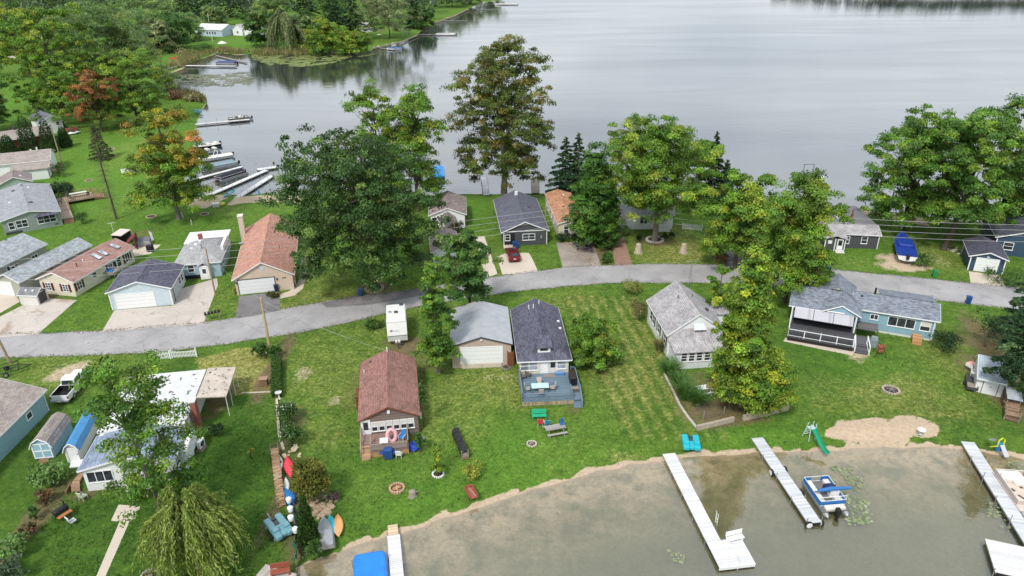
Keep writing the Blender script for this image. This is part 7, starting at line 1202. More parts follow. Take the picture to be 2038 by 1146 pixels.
ring('round stone fire pit full of ash on the right lawn', 1773, 777, 15, STONE, ASHM, 20, .18, logs=paint((.2,.19,.18), .9)); ring('stone fire pit filled with orange wood chips', 790, 973, 14, paint((.50,.32,.22), .9, .3, 4), paint((.24,.14,.09), .9, .6, 6), 18, .2, logs=paint((.55,.33,.16), .8)); ring('small stone fire ring in front of the deck', 1058, 884, 9, paint((.55,.50,.40), .9, .3), ASHM, 12, .15, logs=OLDWOOD); ring('white stone ring round the slim young tree', 872, 944, 11, WHITE, MULCH, 18, .15, 'tree_ring', 'garden ring'); ring('ring of pale rocks at the foot of the broad maple', 1303, 478, 16, paint((.60,.55,.48), .9, .3), MULCH, 20, .25, 'tree_ring', 'garden ring'); ring('ring of rough stones at the foot of the huge oak', 745, 575, 17, STONE, MULCH, 18, .3, 'tree_ring', 'garden ring')
ring('stone fire ring on the grass near the bottom edge', 300, 1150, 17, paint((.38,.36,.33), .9, .3), ASHM, 18, .3, logs=OLDWOOD)
for px, py, rp, lb in ((218,297,9,'flat mulch ring beside the dead spruce top'),(177,359,7,'small mulch ring on the lawn above the dead spruce'),(256,390,6,'dark mulch ring left of the fiery maple'),(301,431,9,'mulch ring nearest the fiery maple trunk'),(407,426,8,'mulch ring right of the fiery maple trunk')): ring(lb, px, py, rp, paint((.40,.34,.26), .9), MULCH, 16, .1, 'mulch_ring', 'garden ring')
def chair(label, loc, yaw, mat, frame=None, group=None, name='chair', arms=True):
    r = thing(name, label, 'chair', loc, yaw, group); fm = frame or mat; obj('seat', MB().rbox(-.27, .27, -.27, .25, .38, .44, .05), mat, r); obj('backrest', MB().bbox(0, .3, .72, .54, .05, .62, 0, R(-12)), mat, r)
    for sx in (-.25, .25):
        for y in (-.24, .24): obj('leg', MB().tube((sx,y,0), (sx,y,.385), .022), fm, r)
        if arms: obj('armrest', MB().path([(sx*1.1,-.24,.385),(sx*1.1,-.24,.62),(sx*1.1,.3,.64)], .025, 5), fm, r)
    return r
NC, RC, BH = NAVYCOT.root.matrix_basis, REDCOT.root.matrix_basis, BLUEH.root.matrix_basis
r = thing('patio_table', 'glass topped patio table on the blue deck', 'table', NC @ Vector((-.85,-9.6,.62)), R(3.4)); obj('tabletop', MB().rbox(-.95, .95, -.5, .5, .68, .71, .06), paint((.45,.62,.60), .08, .05), r)
for sx in (-.85, .85):
    for sy in (-.4, .4): obj('leg', MB().tube((sx,sy,0), (sx,sy,.68), .03), DGREY, r)
TANC = paint((.48,.42,.36), .7, .15)
for x, y, a, lb in ((-.85,-8.75,0,'tan patio chair on the house side of the glass table'),(-.85,-10.5,180,'tan patio chair on the railing side of the glass table'),(-2.2,-9.6,90,'tan patio chair at the left end of the glass table'),(.5,-9.6,-90,'tan patio chair at the right end of the glass table')): chair(lb, NC @ Vector((x,y,.62)), R(3.4+a), TANC, DGREY, 'chairs round the glass table', 'patio_chair')
BRC = paint((.20,.16,.14), .8, .2)
chair('brown armchair nearest the left railing of the blue deck', NC @ Vector((-2.5,-7.0,.62)), R(100), BRC, None, 'brown deck armchairs', 'armchair'); chair('brown armchair by the cream wall of the blue deck', NC @ Vector((-1.9,-6.8,.62)), R(150), BRC, None, 'brown deck armchairs', 'armchair')
r = thing('grill_cabinet', 'long black covered grill along the right deck railing', 'grill', NC @ Vector((2.95,-8.0,.62)), R(3.4)); obj('body', MB().rbox(-.35, .35, -.9, .9, 0, .85, .05), BLACK, r); obj('lid', MB().rbox(-.38, .38, -.95, .95, .853, 1.05, .12), paint((.03,.02,.02), .5), r)
r = thing('bench_box', 'slatted wooden bench box at the top of the deck steps', 'bench', NC @ Vector((2.98,-9.9,.62)), R(3.4)); obj('seat', MB().box(-.42, .42, -.22, .22, .36, .42), OLDWOOD, r); obj('body', MB().box(-.4, .4, -.2, .2, 0, .357), paint((.12,.11,.11)), r)
r = thing('cooler', 'blue plastic cooler by the deck wall', 'cooler', NC @ Vector((1.7,-6.55,.62)), R(3.4)); obj('body', MB().rbox(-.5, .5, -.2, .2, 0, .3, .05), paint((.10,.22,.48), .5), r); obj('lid', MB().rbox(-.52, .52, -.22, .22, .303, .38, .05), paint((.16,.30,.55), .5), r)
tag(obj('door_mat', MB().box(-.2, 1.2, -6.95, -6.45, .625, .64), paint((.26,.21,.18), .9)), 'brown mat on the blue deck before the doors', 'mat').matrix_basis = NC
r = thing('garden_bench', 'bright green slatted garden bench below the blue deck', 'bench', P(1073,832), R(2)); GB = paint((.02,.40,.22), .5, .1)
for k in range(3): obj('slat', MB().box(-.75, .75, -.35+k*.17, -.21+k*.17, .42, .46), GB, r); obj('back_slat', MB().bbox(0, .24+k*.03, .56+k*.16, 1.5, .03, .14, 0, R(-10)), GB, r)
for sx in (-.68, .68): obj('leg', MB().box(sx-.04, sx+.04, -.33, -.26, 0, .42).box(sx-.04, sx+.04, .2, .27, 0, .42), GB, r)
chair('red metal lawn chair in front of the green bench', P(1076,847), R(170), paint((.60,.05,.07), .4), WHITE, 'retro lawn chairs', 'lawn_chair'); chair('blue metal lawn chair in front of the green bench', P(1089,849), R(185), paint((.03,.22,.36), .4), WHITE, 'retro lawn chairs', 'lawn_chair')
def picnic(label, px, py, yaw, mat, L_=1.8):
    r = thing('picnic_table', label, 'picnic table', P(px, py), yaw); obj('tabletop', MB().box(-L_/2, L_/2, -.38, .38, .72, .77), mat, r)
    for sy in (-.72, .72): obj('bench', MB().box(-L_/2, L_/2, sy-.13, sy+.13, .42, .46), mat, r)
    for sx in (-L_*.36, L_*.36): obj('leg', MB().path([(sx,-.75,0),(sx,-.2,.7)], .05, 4).path([(sx,.75,0),(sx,.2,.7)], .05, 4).tube((sx,-.75,.4), (sx,.75,.4), .04, n=4), mat, r)
    return r
picnic('weathered grey picnic table with a blue seat near the deck', 1105, 862, R(15), planks((.36,.35,.33), .15, 1), 2.1); r = thing('folding_chair', 'dark blue folding seat on the grey picnic table', 'chair', P(1117,857)+Vector((.1,.1,.77)), .4); obj('seat', MB().rbox(-.25, .25, -.22, .22, 0, .12, .05), paint((.03,.12,.28)), r); obj('backrest', MB().bbox(0, .22, .3, .5, .08, .4, 0, R(-10)), paint((.03,.12,.28)), r)
picnic('white topped picnic table behind the leaning tree trunk', 1400, 782, R(15), WHITE, 1.6); r = picnic('long white topped table on the sage house deck', 163, 393, R(35), OFFW, 3.0); r.location = SAGE.root.matrix_basis @ Vector((8.6, 4.4, .69))
for i, (x, y) in enumerate(((6.9,4.2),(7.2,2.8),(10.2,3.0),(5.2,1.5))): chair('dark patio chair on the sage deck, '+['left of the white table','near the railing post','by the deck steps','against the sage wall'][i], SAGE.root.matrix_basis @ Vector((x,y,.69)), R(35+90*i), DGREY, None, 'dark chairs on the sage deck', 'patio_chair')
# red cottage porch
r = thing('float_ring', 'pink inflatable ring leaning on the cottage porch', 'float', RC @ Vector((.15,-6.9,1.3)), R(20)); m_ = MB(); m_.M = Matrix.Rotation(R(70), 4, 'X'); m_.path([(.42*math.cos(k*math.pi/8), .6*math.sin(k*math.pi/8), 0) for k in range(17)], .2, 8, False); obj('ring', m_, paint((.70,.38,.42), .4, .1), r)
chair('blue folding chair on the cottage porch', RC @ Vector((1.15,-7.0,.65)), R(-25), paint((.03,.2,.5), .5), WHITE, None, 'folding_chair'); r = thing('patio_table', 'white framed side table on the cottage porch', 'table', RC @ Vector((-.6,-7.5,.65)), R(9)); obj('tabletop', MB().path([(-.4,-.4,.6),(.4,-.4,.6),(.4,.4,.6),(-.4,.4,.6),(-.4,-.4,.6)], .03, 5, False).box(-.36, .36, -.36, .36, .58, .6), WHITE, r)
for sx in (-.36, .36): obj('leg', MB().tube((sx,-.36,0), (sx,-.36,.6), .025).tube((sx,.36,0), (sx,.36,.6), .025), WHITE, r)
r = thing('gas_grill', 'blue covered gas grill in front of the cottage porch', 'grill', P(774,912), R(8)); BG = paint((.02,.07,.25), .45, .2); obj('body', MB().rbox(-.4, .4, -.28, .28, .15, .85, .08), BG, r); obj('hood', MB().rbox(-.42, .42, -.3, .3, .853, 1.2, .14), BG, r)
for sx in (-.62, .62): obj('side_shelf', MB().rbox(sx-.2, sx+.2, -.25, .25, .72, .8, .05), BG, r)
for sx in (-.33, .33): obj('leg', MB().box(sx-.04, sx+.04, -.22, .22, 0, .149), BLACK, r)
chair('white plastic chair beside the blue grill', P(795,910), R(175), WHITE, None, None, 'plastic_chair')
r = thing('tarp_heap', 'crumpled royal blue tarp heap at the porch corner', 'tarp', P(824,893), 0); g = np.random.default_rng(4); m_ = MB().ball((0,0,.28), .62, 14, 8, .55); m_.v = [(x*(1+g.normal(0,.12)), y*(1+g.normal(0,.12)), max(0,z*(1+g.normal(0,.15)))) for x, y, z in m_.v]; m_.sm = [False]*len(m_.f); obj('tarp', m_, paint((.02,.06,.38), .4, .3, 5), r)
r = thing('tarp_heap', 'grey plastic sheet folded beside the blue tarp', 'tarp', P(838,878), .5); m_ = MB().ball((0,0,.25), .42, 10, 6, .6); m_.v = [(x*(1+g.normal(0,.12)), y*(1+g.normal(0,.12)), max(0,z)) for x, y, z in m_.v]; m_.sm = [False]*len(m_.f); obj('sheet', m_, paint((.24,.26,.28), .4, .3, 5), r)
# lawn games, logs, stones
r = thing('swing_slide', 'small playset with white ladder and green slide at the shore', 'slide', P(1610,872), yaw_px((1606,868), (1636,897))-math.pi/2)
obj('tower', MB().tube((-.4,-.5,0), (-.3,-.1,1.9), .05).tube((.4,-.5,0), (.3,-.1,1.9), .05).tube((-.35,.45,0), (-.3,.3,1.9), .05).tube((.35,.45,0), (.3,.3,1.9), .05).box(-.35, .35, -.1, .35, 1.3, 1.36), paint((.42,.58,.60), .5), r)
for k in range(4): obj('rung', MB().tube((-.39,-.45+.1*k,.3+.35*k), (.39,-.45+.1*k,.3+.35*k), .03), WHITE, r)
m_ = MB(); sl = [(0,.35,1.35),(0,.9,1.05),(0,1.7,.5),(0,2.3,.25),(0,2.8,.2)]; V = []
for p in sl: V += [(-.28,p[1],p[2]+.16),(-.22,p[1],p[2]),(.22,p[1],p[2]),(.28,p[1],p[2]+.16)]
m_.slab(V, [(i*4+k, i*4+k+1, i*4+k+5, i*4+k+4) for i in range(4) for k in range(3)], .04); obj('slide', m_, paint((.01,.26,.13), .35, .08), r)
r = thing('toddler_slide', 'yellow, blue and grey toddler slide on the right shore', 'slide', P(1985,893), R(185)); obj('arch', MB().path([(-.3,.2,.5),(-.3,.2,1.2),(0,.2,1.45),(.3,.2,1.2),(.3,.2,.5)], .07, 6).path([(-.5,-.3,.05),(-.45,.2,.5),(-.3,.25,.5)], .07, 6).path([(.5,-.3,.05),(.45,.2,.5),(.3,.25,.5)], .07, 6), paint((.55,.62,.03), .45), r); obj('steps', MB().rbox(-.25, .25, -.1, .4, 0, .75, .06), paint((.03,.2,.5), .45), r); obj('slide', MB().slab([(-.22,.38,.75),(.22,.38,.75),(.22,1.3,.05),(-.22,1.3,.05)], [(0,1,2,3)], .06), paint((.45,.47,.52), .45), r); obj('side_roof', MB().bbox(.6, -.2, 1.0, .5, .5, .06, .3, .3), STEEL, r)
r = thing('sand_table', 'small white round table on the sand patch', 'table', P(1832,864), 0); obj('tabletop', MB().lathe([(.01,.5),(.38,.5),(.4,.56),(.36,.58),(.34,.54),(.01,.53)], 18), WHITE, r); obj('leg', MB().lathe([(.2,0),(.08,.1),(.08,.499)], 10), paint((.35,.5,.45)), r)
r = thing('tree_stump', 'rough grey tree stump beside the chip filled fire pit', 'stump', P(821,987), 0); obj('stump', MB().lathe([(.42,0),(.34,.15),(.31,.55),(.29,.6),(.01,.58)], 12), OLDWOOD, r); obj('branch_stub', MB().path([(.25,0,.4),(.6,.1,.55)], [.06,.03], 5), OLDWOOD, r)
r = thing('wagon', 'rusty red garden cart on the lawn near the shore', 'cart', P(938,986), yaw_px((945,989), (932,966))-math.pi/2); obj('tray', MB().box(-.38, .38, -.75, .75, .3, .34).box(-.38, -.34, -.75, .75, .341, .6).box(.34, .38, -.75, .75, .341, .6).box(-.339, .339, .71, .75, .341, .6), paint((.36,.10,.07), .7, .3), r); obj('plank', MB().bbox(.1, 0, .4, .12, 1.3, .05, .15), OLDWOOD, r)
for sx in (-.34, .34):
    m_ = MB(); m_.M = Matrix.Translation((sx,-.4,.15)) @ Matrix.Rotation(R(90), 4, 'Y'); obj('wheel', m_.lathe([(.01,-.04),(.15,-.04),(.15,.04),(.01,.04)], 12), TYRE, r)
def logpile(label, a, b, w, h, seed, cover=None, mats=None, name='woodpile'):
    c, yw, L_ = mid(b, a, ZG); r = thing(name, label, 'woodpile', (c.x, c.y, ZG), yw); g = random.Random(seed); m_ = MB(); m2 = MB(); rows = int(h/.17)
    for k in range(int(L_/.17)):
        for j in range(rows):
            q = g.choice((m_, m2)); y = -L_/2+k*.17+g.uniform(-.03,.03); z = .09+j*.16; a_ = g.uniform(-.12,.12); q.path([(-w/2*g.uniform(.8,1.1), y-a_, z), (w/2*g.uniform(.8,1.1), y+a_, z+g.uniform(-.03,.03))], g.uniform(.065,.1), 6)
    obj('log', m_, (mats or (WOOD, OLDWOOD))[0], r); obj('split_log', m2, (mats or (WOOD, OLDWOOD))[1], r)
    for sy in (-1, 1): obj('rack_post', MB().box(-w/2-.03, -w/2+.05, sy*(L_/2+.03)-.04, sy*(L_/2+.03)+.04, 0, h+.25).box(w/2-.05, w/2+.03, sy*(L_/2+.03)-.04, sy*(L_/2+.03)+.04, 0, h+.25), OLDWOOD, r)
    if cover:
        g2 = np.random.default_rng(seed); n = 14; V = []
        for k in range(n):
            for x, z in ((-w*.62,h*.35),(-w*.5,h+.05),(0,h+.16),(w*.5,h+.05),(w*.62,h*.35)): V.append((x+g2.normal(0,.03), -L_/2+L_*k/(n-1), z+g2.normal(0,.04)))
        obj('cover', MB().add(V, [(i*5+k, i*5+k+1, i*5+k+6, i*5+k+5) for i in range(n-1) for k in range(4)]), cover, r)
    return r
logpile('long stacked log pile between the lawn and the kayaks', (548,902), (561,1008), .7, .9, 1, mats=(paint((.36,.22,.12), .85, .4, 6), paint((.44,.33,.22), .85, .4, 6))); logpile('narrow log rack under a crumpled black tarp on the middle lawn', (907,866), (926,914), .65, .8, 2, paint((.02,.02,.024), .4, .4, 5)); logpile('heaped firewood pile by the white shed at the right edge', (2007,793), (2012,838), 1.3, 1.0, 3, mats=(paint((.16,.10,.07), .85, .4, 6), paint((.30,.20,.13), .85, .4, 6)))
r = thing('tin_sheet', 'tilted grey tin sheet roof over the firewood', 'roof sheet', P(2010,808)+Vector((0,0,1.25)), R(-25)); obj('sheet', MB().slab([(-.7,-1.0,.15),(.7,-1.0,.15),(.7,1.0,.5),(-.7,1.0,.5)], [(0,1,2,3)], .03), metal_roof((.40,.46,.50), .2), r); obj('post', MB().box(-.6, -.54, -.8, -.74, -1.25, .15).box(.54, .6, -.8, -.74, -1.25, .15).box(-.6, -.54, .8, .86, -1.25, .4).box(.54, .6, .8, .86, -1.25, .4), OLDWOOD, r)
def rocks(name, label, px, py, spread, n, seed, mat, cat='rock pile', s=.25):
    r = thing(name, label, cat, P(px, py), 0); g = random.Random(seed); m_ = MB()
    for k in range(n):
        q = s*g.uniform(.5, 1.3); x, y = g.gauss(0, spread*.5), g.gauss(0, spread*.6); n0 = len(m_.v); m_.ball((x, y, q*.4+max(0, .5-abs(x)-abs(y))*.4), q, 7, 4, .6)
        for i in range(n0, len(m_.v)): v = m_.v[i]; m_.v[i] = (v[0]+g.uniform(-.2,.2)*q, v[1]+g.uniform(-.2,.2)*q, v[2]+g.uniform(-.12,.12)*q)
    m_.sm = [False]*len(m_.f); obj('stones', m_, mat, r); return r
rocks('rock_pile', 'heap of tan and brown stones behind the paddle boards', 640, 1012, 1.0, 46, 1, paint((.38,.29,.20), .9, .45, 2.2)); rocks('rock_pile', 'pale stones edging the flowering bush', 585, 898, .9, 16, 2, paint((.55,.46,.32), .9, .3, 2)); rocks('rock_pile', 'scattered stones beside the tall maple and navy garage', 1898, 498, 1.4, 18, 3, paint((.48,.42,.38), .9, .3, 2)); rocks('rock_pile', 'line of pale stones left of the fountain grass', 1350, 770, .6, 12, 4, paint((.6,.56,.5), .9, .3, 2), s=.16)
def wallrun(name, label, pts, w, h, mat, cat='wall', cap=None):
    r = thing(name, label, cat, P(*pts[0]), 0); o = P(*pts[0]); m_ = MB(); g = random.Random(3)
    for a, b in zip(pts, pts[1:]):
        p, q = P(*a)-o, P(*b)-o; L_ = (q-p).length; yw = math.atan2(q.y-p.y, q.x-p.x); n = max(1, int(L_/.8))
        for k in range(n): c_ = p.lerp(q, (k+.5)/n); m_.bbox(c_.x, c_.y, h/2, L_/n-.015, w*g.uniform(.92,1.08), h*g.uniform(.94,1.06), yw)
    obj('stones', m_, mat, r); return r
wallrun('retaining_wall', 'low concrete retaining wall below the sprawling tree', [(1386,856),(1420,848),(1460,838)], .3, .55, paint((.40,.34,.27), .9, .3, 3)); wallrun('retaining_wall', 'right hand part of the low wall under the yellow green tree', [(1478,836),(1520,828),(1568,815)], .3, .6, paint((.42,.36,.28), .9, .3, 3)); wallrun('stone_edging', 'line of pale edging stones curving down beside the fountain grass', [(1322,745),(1340,780),(1352,806),(1368,830),(1386,852)], .22, .18, paint((.52,.47,.40), .9, .3, 3), 'edging'); wallrun('stone_edging', 'pale stone edging down the flowering bush bed', [(551,795),(553,830),(556,868),(565,896)], .25, .18, paint((.55,.49,.38), .9, .3, 3), 'edging'); wallrun('stone_edging', 'concrete curb between dead and green lawn', [(480,783),(546,780)], .15, .1, CREAMB, 'edging')
wallrun('seawall', 'stone seawall along the far lawn', [(742,97),(800,84),(830,71)], .5, .5, STONE, 'wall'); wallrun('seawall', 'timber seawall along the far right lawn', [(868,45),(905,32),(932,19)], .5, .5, paint((.35,.24,.15)), 'wall'); wallrun('seawall', 'dark seawall of the cove lawn near the dock', [(332,140),(350,134),(368,128)], .5, .5, STONE, 'wall')
for x, y, lb in ((1270,503,'left rough stone gate pillar near the brick path'),(1360,503,'right rough stone gate pillar across the brown lawn')): r = thing('stone_pillar', lb, 'pillar', P(x, y), .2, 'stone pillars on the front lawn'); obj('pillar', MB().lathe([(.62,0),(.56,.5),(.45,1.1),(.38,1.55),(.01,1.7)], 8, smooth=False), paint((.52,.42,.33), .9, .45, 4), r); obj('base', MB().lathe([(.75,-.05),(.72,.12),(.3,.16)], 8, smooth=False), STONE, r)
def picket(name, label, a, b, h, scallop=False, mat=None):
    c, yw, L_ = mid(a, b, ZG); r = thing(name, label, 'fence', (c.x, c.y, ZG), yw+math.pi/2); n = int(L_/.16); m_ = MB()
    for k in range(n): x = -L_/2+(k+.5)*L_/n; hh = h*(1-.22*math.sin(math.pi*(k+.5)/n) if scallop else 1); m_.box(x-.04, x+.04, -.03, -.005, .08, hh)
    obj('pickets', m_, mat or WHITE, r); obj('rail', MB().box(-L_/2, L_/2, 0, .04, .25, .33).box(-L_/2, L_/2, 0, .04, h*.68, h*.76), mat or WHITE, r)
    for sx in (-1, 1): obj('post', MB().box(sx*L_/2-.06, sx*L_/2+.06, -.06, .06, 0, h+.15), mat or WHITE, r)
picket('picket_fence', 'short white scalloped picket fence by the road', (343,713), (392,710), 1.1, True); picket('picket_fence', 'white fence panel hidden behind the front lawn tree', (310,716), (340,714), 1.0); picket('picket_fence', 'white picket fence beside the white cottage', (1358,456), (1396,460), 1.1)
r = thing('mailboxes', 'row of dark mailboxes on posts beside the road', 'mailboxes', P(424,636), yaw_px((415,638), (440,632))); obj('board', MB().box(-1.0, 1.0, -.1, .1, .9, .96), OLDWOOD, r); obj('post', MB().box(-.85, -.75, -.05, .05, 0, .899).box(.75, .85, -.05, .05, 0, .899), OLDWOOD, r)
for k in range(5): obj('mailbox', MB().rbox(-.92+k*.42, -.64+k*.42, -.25, .25, .961, 1.25, .05), BLACK, r)
r = thing('bird_bath', 'pale pedestal bird bath at the end of the hedge', 'bird bath', P(556,793), 0); obj('pedestal', MB().lathe([(.2,0),(.1,.1),(.08,.6),(.12,.7)], 12), OFFW, r); obj('bowl', MB().lathe([(.1,.7),(.36,.78),(.38,.86),(.33,.84),(.01,.79)], 16), paint((.6,.62,.6)), r)
r = thing('heat_pump', 'white heat pump unit on a slab beside the white bungalow', 'heat pump', P(402,893), R(80)); obj('cabinet', MB().rbox(-.45, .45, -.18, .18, .3, 1.1, .04), WHITE, r); obj('fan_grille', MB().lathe([(.01,0),(.3,.0),(.3,.02),(.01,.02)], 16), DGREY, r).matrix_basis = Matrix.Translation((0,-.19,.7)) @ Matrix.Rotation(R(90), 4, 'X'); obj('base', MB().box(-.5, .5, -.3, .3, 0, .1).box(-.4, -.3, -.15, .15, .1, .299).box(.3, .4, -.15, .15, .1, .299), OLDWOOD, r)
r = thing('smoker_grill', 'black barrel smoker grill with a wooden shelf on the left lawn', 'grill', P(126,1030), R(60)); m_ = MB(); m_.M = Matrix.Translation((0,0,.85)) @ Matrix.Rotation(R(90), 4, 'Y'); obj('barrel', m_.lathe([(.02,-.6),(.28,-.58),(.3,-.5),(.3,.5),(.28,.58),(.02,.6)], 14), BLACK, r); obj('chimney', MB().tube((.4,0,1.1), (.4,0,1.6), .06), BLACK, r); obj('shelf', MB().box(-.6, .6, -.7, -.32, .6, .65), paint((.42,.16,.06), .7), r)
for sx in (-.5, .5): obj('leg', MB().tube((sx,-.3,0), (sx,-.1,.7), .03).tube((sx,.3,0), (sx,.1,.7), .03), BLACK, r)
chair('small white folding chair beside the smoker', P(146,1043), R(150), WHITE, DGREY, None, 'folding_chair'); chair('pale green folding lounge chair by the wooden ramp', P(167,994), R(160), paint((.55,.62,.45)), WHITE, None, 'lounge_chair')
r = thing('garden_ramp', 'bent wooden ramp beside the white bungalow', 'ramp', P(150,972), 0); m_ = MB(); o_ = P(150,972); q = [P(*s)-o_ for s in ((160,944),(168,948),(160,962),(161,980),(144,982),(142,968))]; obj('boards', m_.prism([(p.x, p.y) for p in (q if sum(a.x*b.y-b.x*a.y for a, b in zip(q, q[1:]+q[:1])) > 0 else q[::-1])], .12, .3), planks((.36,.23,.14), .16, 1), r); obj('kerb', MB().bbox(-.45, -.2, .2, .1, 1.3, .4, R(10)), WOOD, r)
# things by the light blue house
r = thing('covered_grill', 'grey green covered grill beside the porch steps', 'grill', P(1737,688), R(-20)); obj('cover', MB().rbox(-.45, .45, -.4, .4, .0, 1.15, .25, -.1), paint((.22,.27,.28), .7, .25, 4), r); obj('cover_top', MB().rbox(-.38, .38, -.33, .33, 1.153, 1.25, .2), paint((.22,.27,.28), .7, .25, 4), r)
r = thing('wood_tripod', 'red brown hanging fire basket on long dark legs', 'fire basket', P(1750,706), 0); obj('basket', MB().rbox(-.35, .35, -.25, .25, 1.0, 1.35, .06).rbox(-.35, .35, -.25, .25, .5, .8, .06), paint((.33,.11,.06), .7, .3), r)
for a in range(4): obj('leg', MB().path([(.9*math.cos(a*1.57+.6), .9*math.sin(a*1.57+.6), 0), (.15*math.cos(a*1.57+.6), .15*math.sin(a*1.57+.6), 1.5)], .035, 5), BLACK, r)
r = thing('junk_trailer', 'low black cart loaded with a pink float and white chair by the white shed', 'cart', P(1931,768), yaw_px((1936,775), (1931,730))-math.pi/2); obj('bed', MB().box(-.55, .55, -1.5, 1.5, .35, .42).box(-.55, -.5, -1.5, 1.5, .421, .75).box(.5, .55, -1.5, 1.5, .421, .75), DGREY, r); obj('rack', MB().box(-.5, .5, -1.2, -.2, .5, .55), OLDWOOD, r)
for sx in (-.65, .65): m_ = MB(); m_.M = Matrix.Translation((sx,0,.25)) @ Matrix.Rotation(R(90), 4, 'Y'); obj('wheel', m_.lathe([(.01,-.06),(.25,-.06),(.25,.06),(.01,.06)], 12), TYRE, r)
r = thing('pool_float', 'pink and white pool float on the black cart', 'float', P(1931,736)+Vector((0,0,.9)), .3); obj('float', MB().rbox(-.45, .45, -.45, .45, -.4, .05, .2), paint((.70,.35,.30), .4), r); obj('edge', MB().rbox(-.5, -.455, -.4, .4, -.38, .0, .02), WHITE, r); chair('white plastic chair lying on the black cart', P(1934,757)+Vector((0,0,.6)), .8, WHITE, None, None, 'plastic_chair')
for x, y, lb in ((578,1012,'white bucket at the end of the blue canoes'),(581,1030,'white bucket second along the green net'),(582,1048,'white bucket third along the green net'),(591,1072,'white bucket lowest along the green net')): r = thing('bucket', lb, 'bucket', P(x, y)+Vector((0,0,.75)), 0, 'white buckets on the green net fence'); obj('pail', MB().lathe([(.2,0),(.26,.42),(.24,.44),(.01,.43)], 12), WHITE, r); obj('post', MB().tube((0,0,-.75), (0,0,.1), .04), OLDWOOD, r)
c, yw, L_ = mid((588,1020), (590,1125), ZG); r = thing('net_fence', 'sagging green netting fence behind the white buckets', 'fence', (c.x, c.y, ZG), yw); g = np.random.default_rng(8); n = 22; V = []
for k in range(n):
    for z in (0, .3, .6, .85): V.append((g.normal(0,.06)+.1*math.sin(k), -L_/2+L_*k/(n-1), z*(1-.25*abs(math.sin(k*.6)))))
obj('net', MB().slab(V, [(i*4+k, i*4+k+1, i*4+k+5, i*4+k+4) for i in range(n-1) for k in range(3)], .015), paint((.02,.14,.10), .8, .4, 6), r)
for k in range(4): obj('post', MB().tube((0,-L_/2+L_*k/3,0), (0,-L_/2+L_*k/3,1.0), .03), OLDWOOD, r)
r = thing('wire_cage', 'rusty wire cage enclosure under the leaning tree', 'cage', P(1412,822), .3); m_ = MB(); 
for k in range(9): x = -1.2+k*.3; m_.tube((x,-.8,0), (x,-.8,.9), .012, n=3); m_.tube((x,.8,0), (x,.8,.9), .012, n=3)
for z in (.05,.3,.6,.9): m_.path([(-1.2,-.8,z),(1.2,-.8,z),(1.2,.8,z),(-1.2,.8,z),(-1.2,-.8,z)], .012, 3)
obj('wire', m_, paint((.25,.22,.19), .7), r); obj('post', MB().box(-1.24,-1.16,-.84,-.76,0,1.1).box(1.16,1.24,-.84,-.76,0,1.1), OLDWOOD, r)
r = thing('planter_box', 'square metal planter of dark soil by the tan garage', 'planter', P(1007,734), R(45)); obj('box', MB().box(-.4, .4, -.4, -.34, 0, .3).box(-.4, .4, .34, .4, 0, .3).box(-.4, -.34, -.339, .339, 0, .3).box(.34, .4, -.339, .339, 0, .3), STEEL, r); obj('soil', MB().box(-.335, .335, -.335, .335, 0, .2), MULCH, r)
c, yw, L_ = mid((1017,735), (1016,722), ZG); r = thing('garden_gate', 'narrow dark brown gate between tan garage and cottage', 'gate', (c.x, c.y, ZG), R(3)); obj('boards', MB().box(-.28, -.01, -.04, .04, .05, 1.9).box(.01, .28, -.04, .04, .05, 1.9), RUST, r); obj('post', MB().box(-.4, -.3, -.06, .06, 0, 2.1).box(.3, .4, -.06, .06, 0, 2.1), RUST, r)
# things around the shuttered house
r = thing('swim_raft', 'blue plastic canopy by the cream shuttered wall', 'canopy', P(218,551), R(60)); obj('canopy', MB().rbox(-.5, .5, -.9, .9, 1.0, 1.25, .2), paint((.03,.18,.55), .4), r)
for sx in (-.4, .4): obj('leg', MB().tube((sx,-.7,0), (sx,-.7,1.0), .03).tube((sx,.7,0), (sx,.7,1.0), .03), WHITE, r)
r = thing('garden_shelter', 'dark red tilted garden shelter behind the shuttered house', 'shelter', P(266,492), R(20)); obj('roof', MB().slab([(-.9,-1.4,1.0),(.7,-1.4,2.3),(.7,1.4,2.3),(-.9,1.4,1.0)], [(0,1,2,3)], .12), paint((.17,.025,.025), .6, .2), r); obj('wall', MB().box(.58, .68, -1.3, 1.3, 0, 2.1), paint((.12,.02,.02), .6, .2), r)
r = thing('patio_shed', 'low pale lean to with open black front behind the shuttered house', 'shed', P(246,484), R(-12)); obj('roof', MB().slab([(-1.0,-1.2,1.9),(1.0,-1.2,1.9),(1.0,1.2,2.1),(-1.0,1.2,2.1)], [(0,1,2,3)], .1), paint((.62,.55,.52), .7), r); obj('wall', MB().box(-.95, -.85, -1.1, 1.1, 0, 1.8).box(-.84, .95, 1.0, 1.1, 0, 1.8), DGREY, r)
r = thing('hot_tub', 'square grey hot tub beside the red shelter', 'hot tub', P(287,486), R(20)); obj('tub', MB().rbox(-1.1, 1.1, -1.0, 1.0, 0, .85, .15), paint((.33,.34,.36), .6), r); obj('cover', MB().rbox(-1.05, .0, -.95, .95, .853, .95, .08).rbox(.02, 1.05, -.95, .95, .853, .95, .08), paint((.16,.16,.2), .6), r)
r = thing('kettle_grill', 'black covered grill at the patio edge behind the shuttered house', 'grill', P(300,500), 0); obj('cover', MB().rbox(-.55, .55, -.35, .35, .1, 1.15, .2), BLACK, r); obj('base', MB().box(-.4, .4, -.25, .25, 0, .099), DGREY, r)
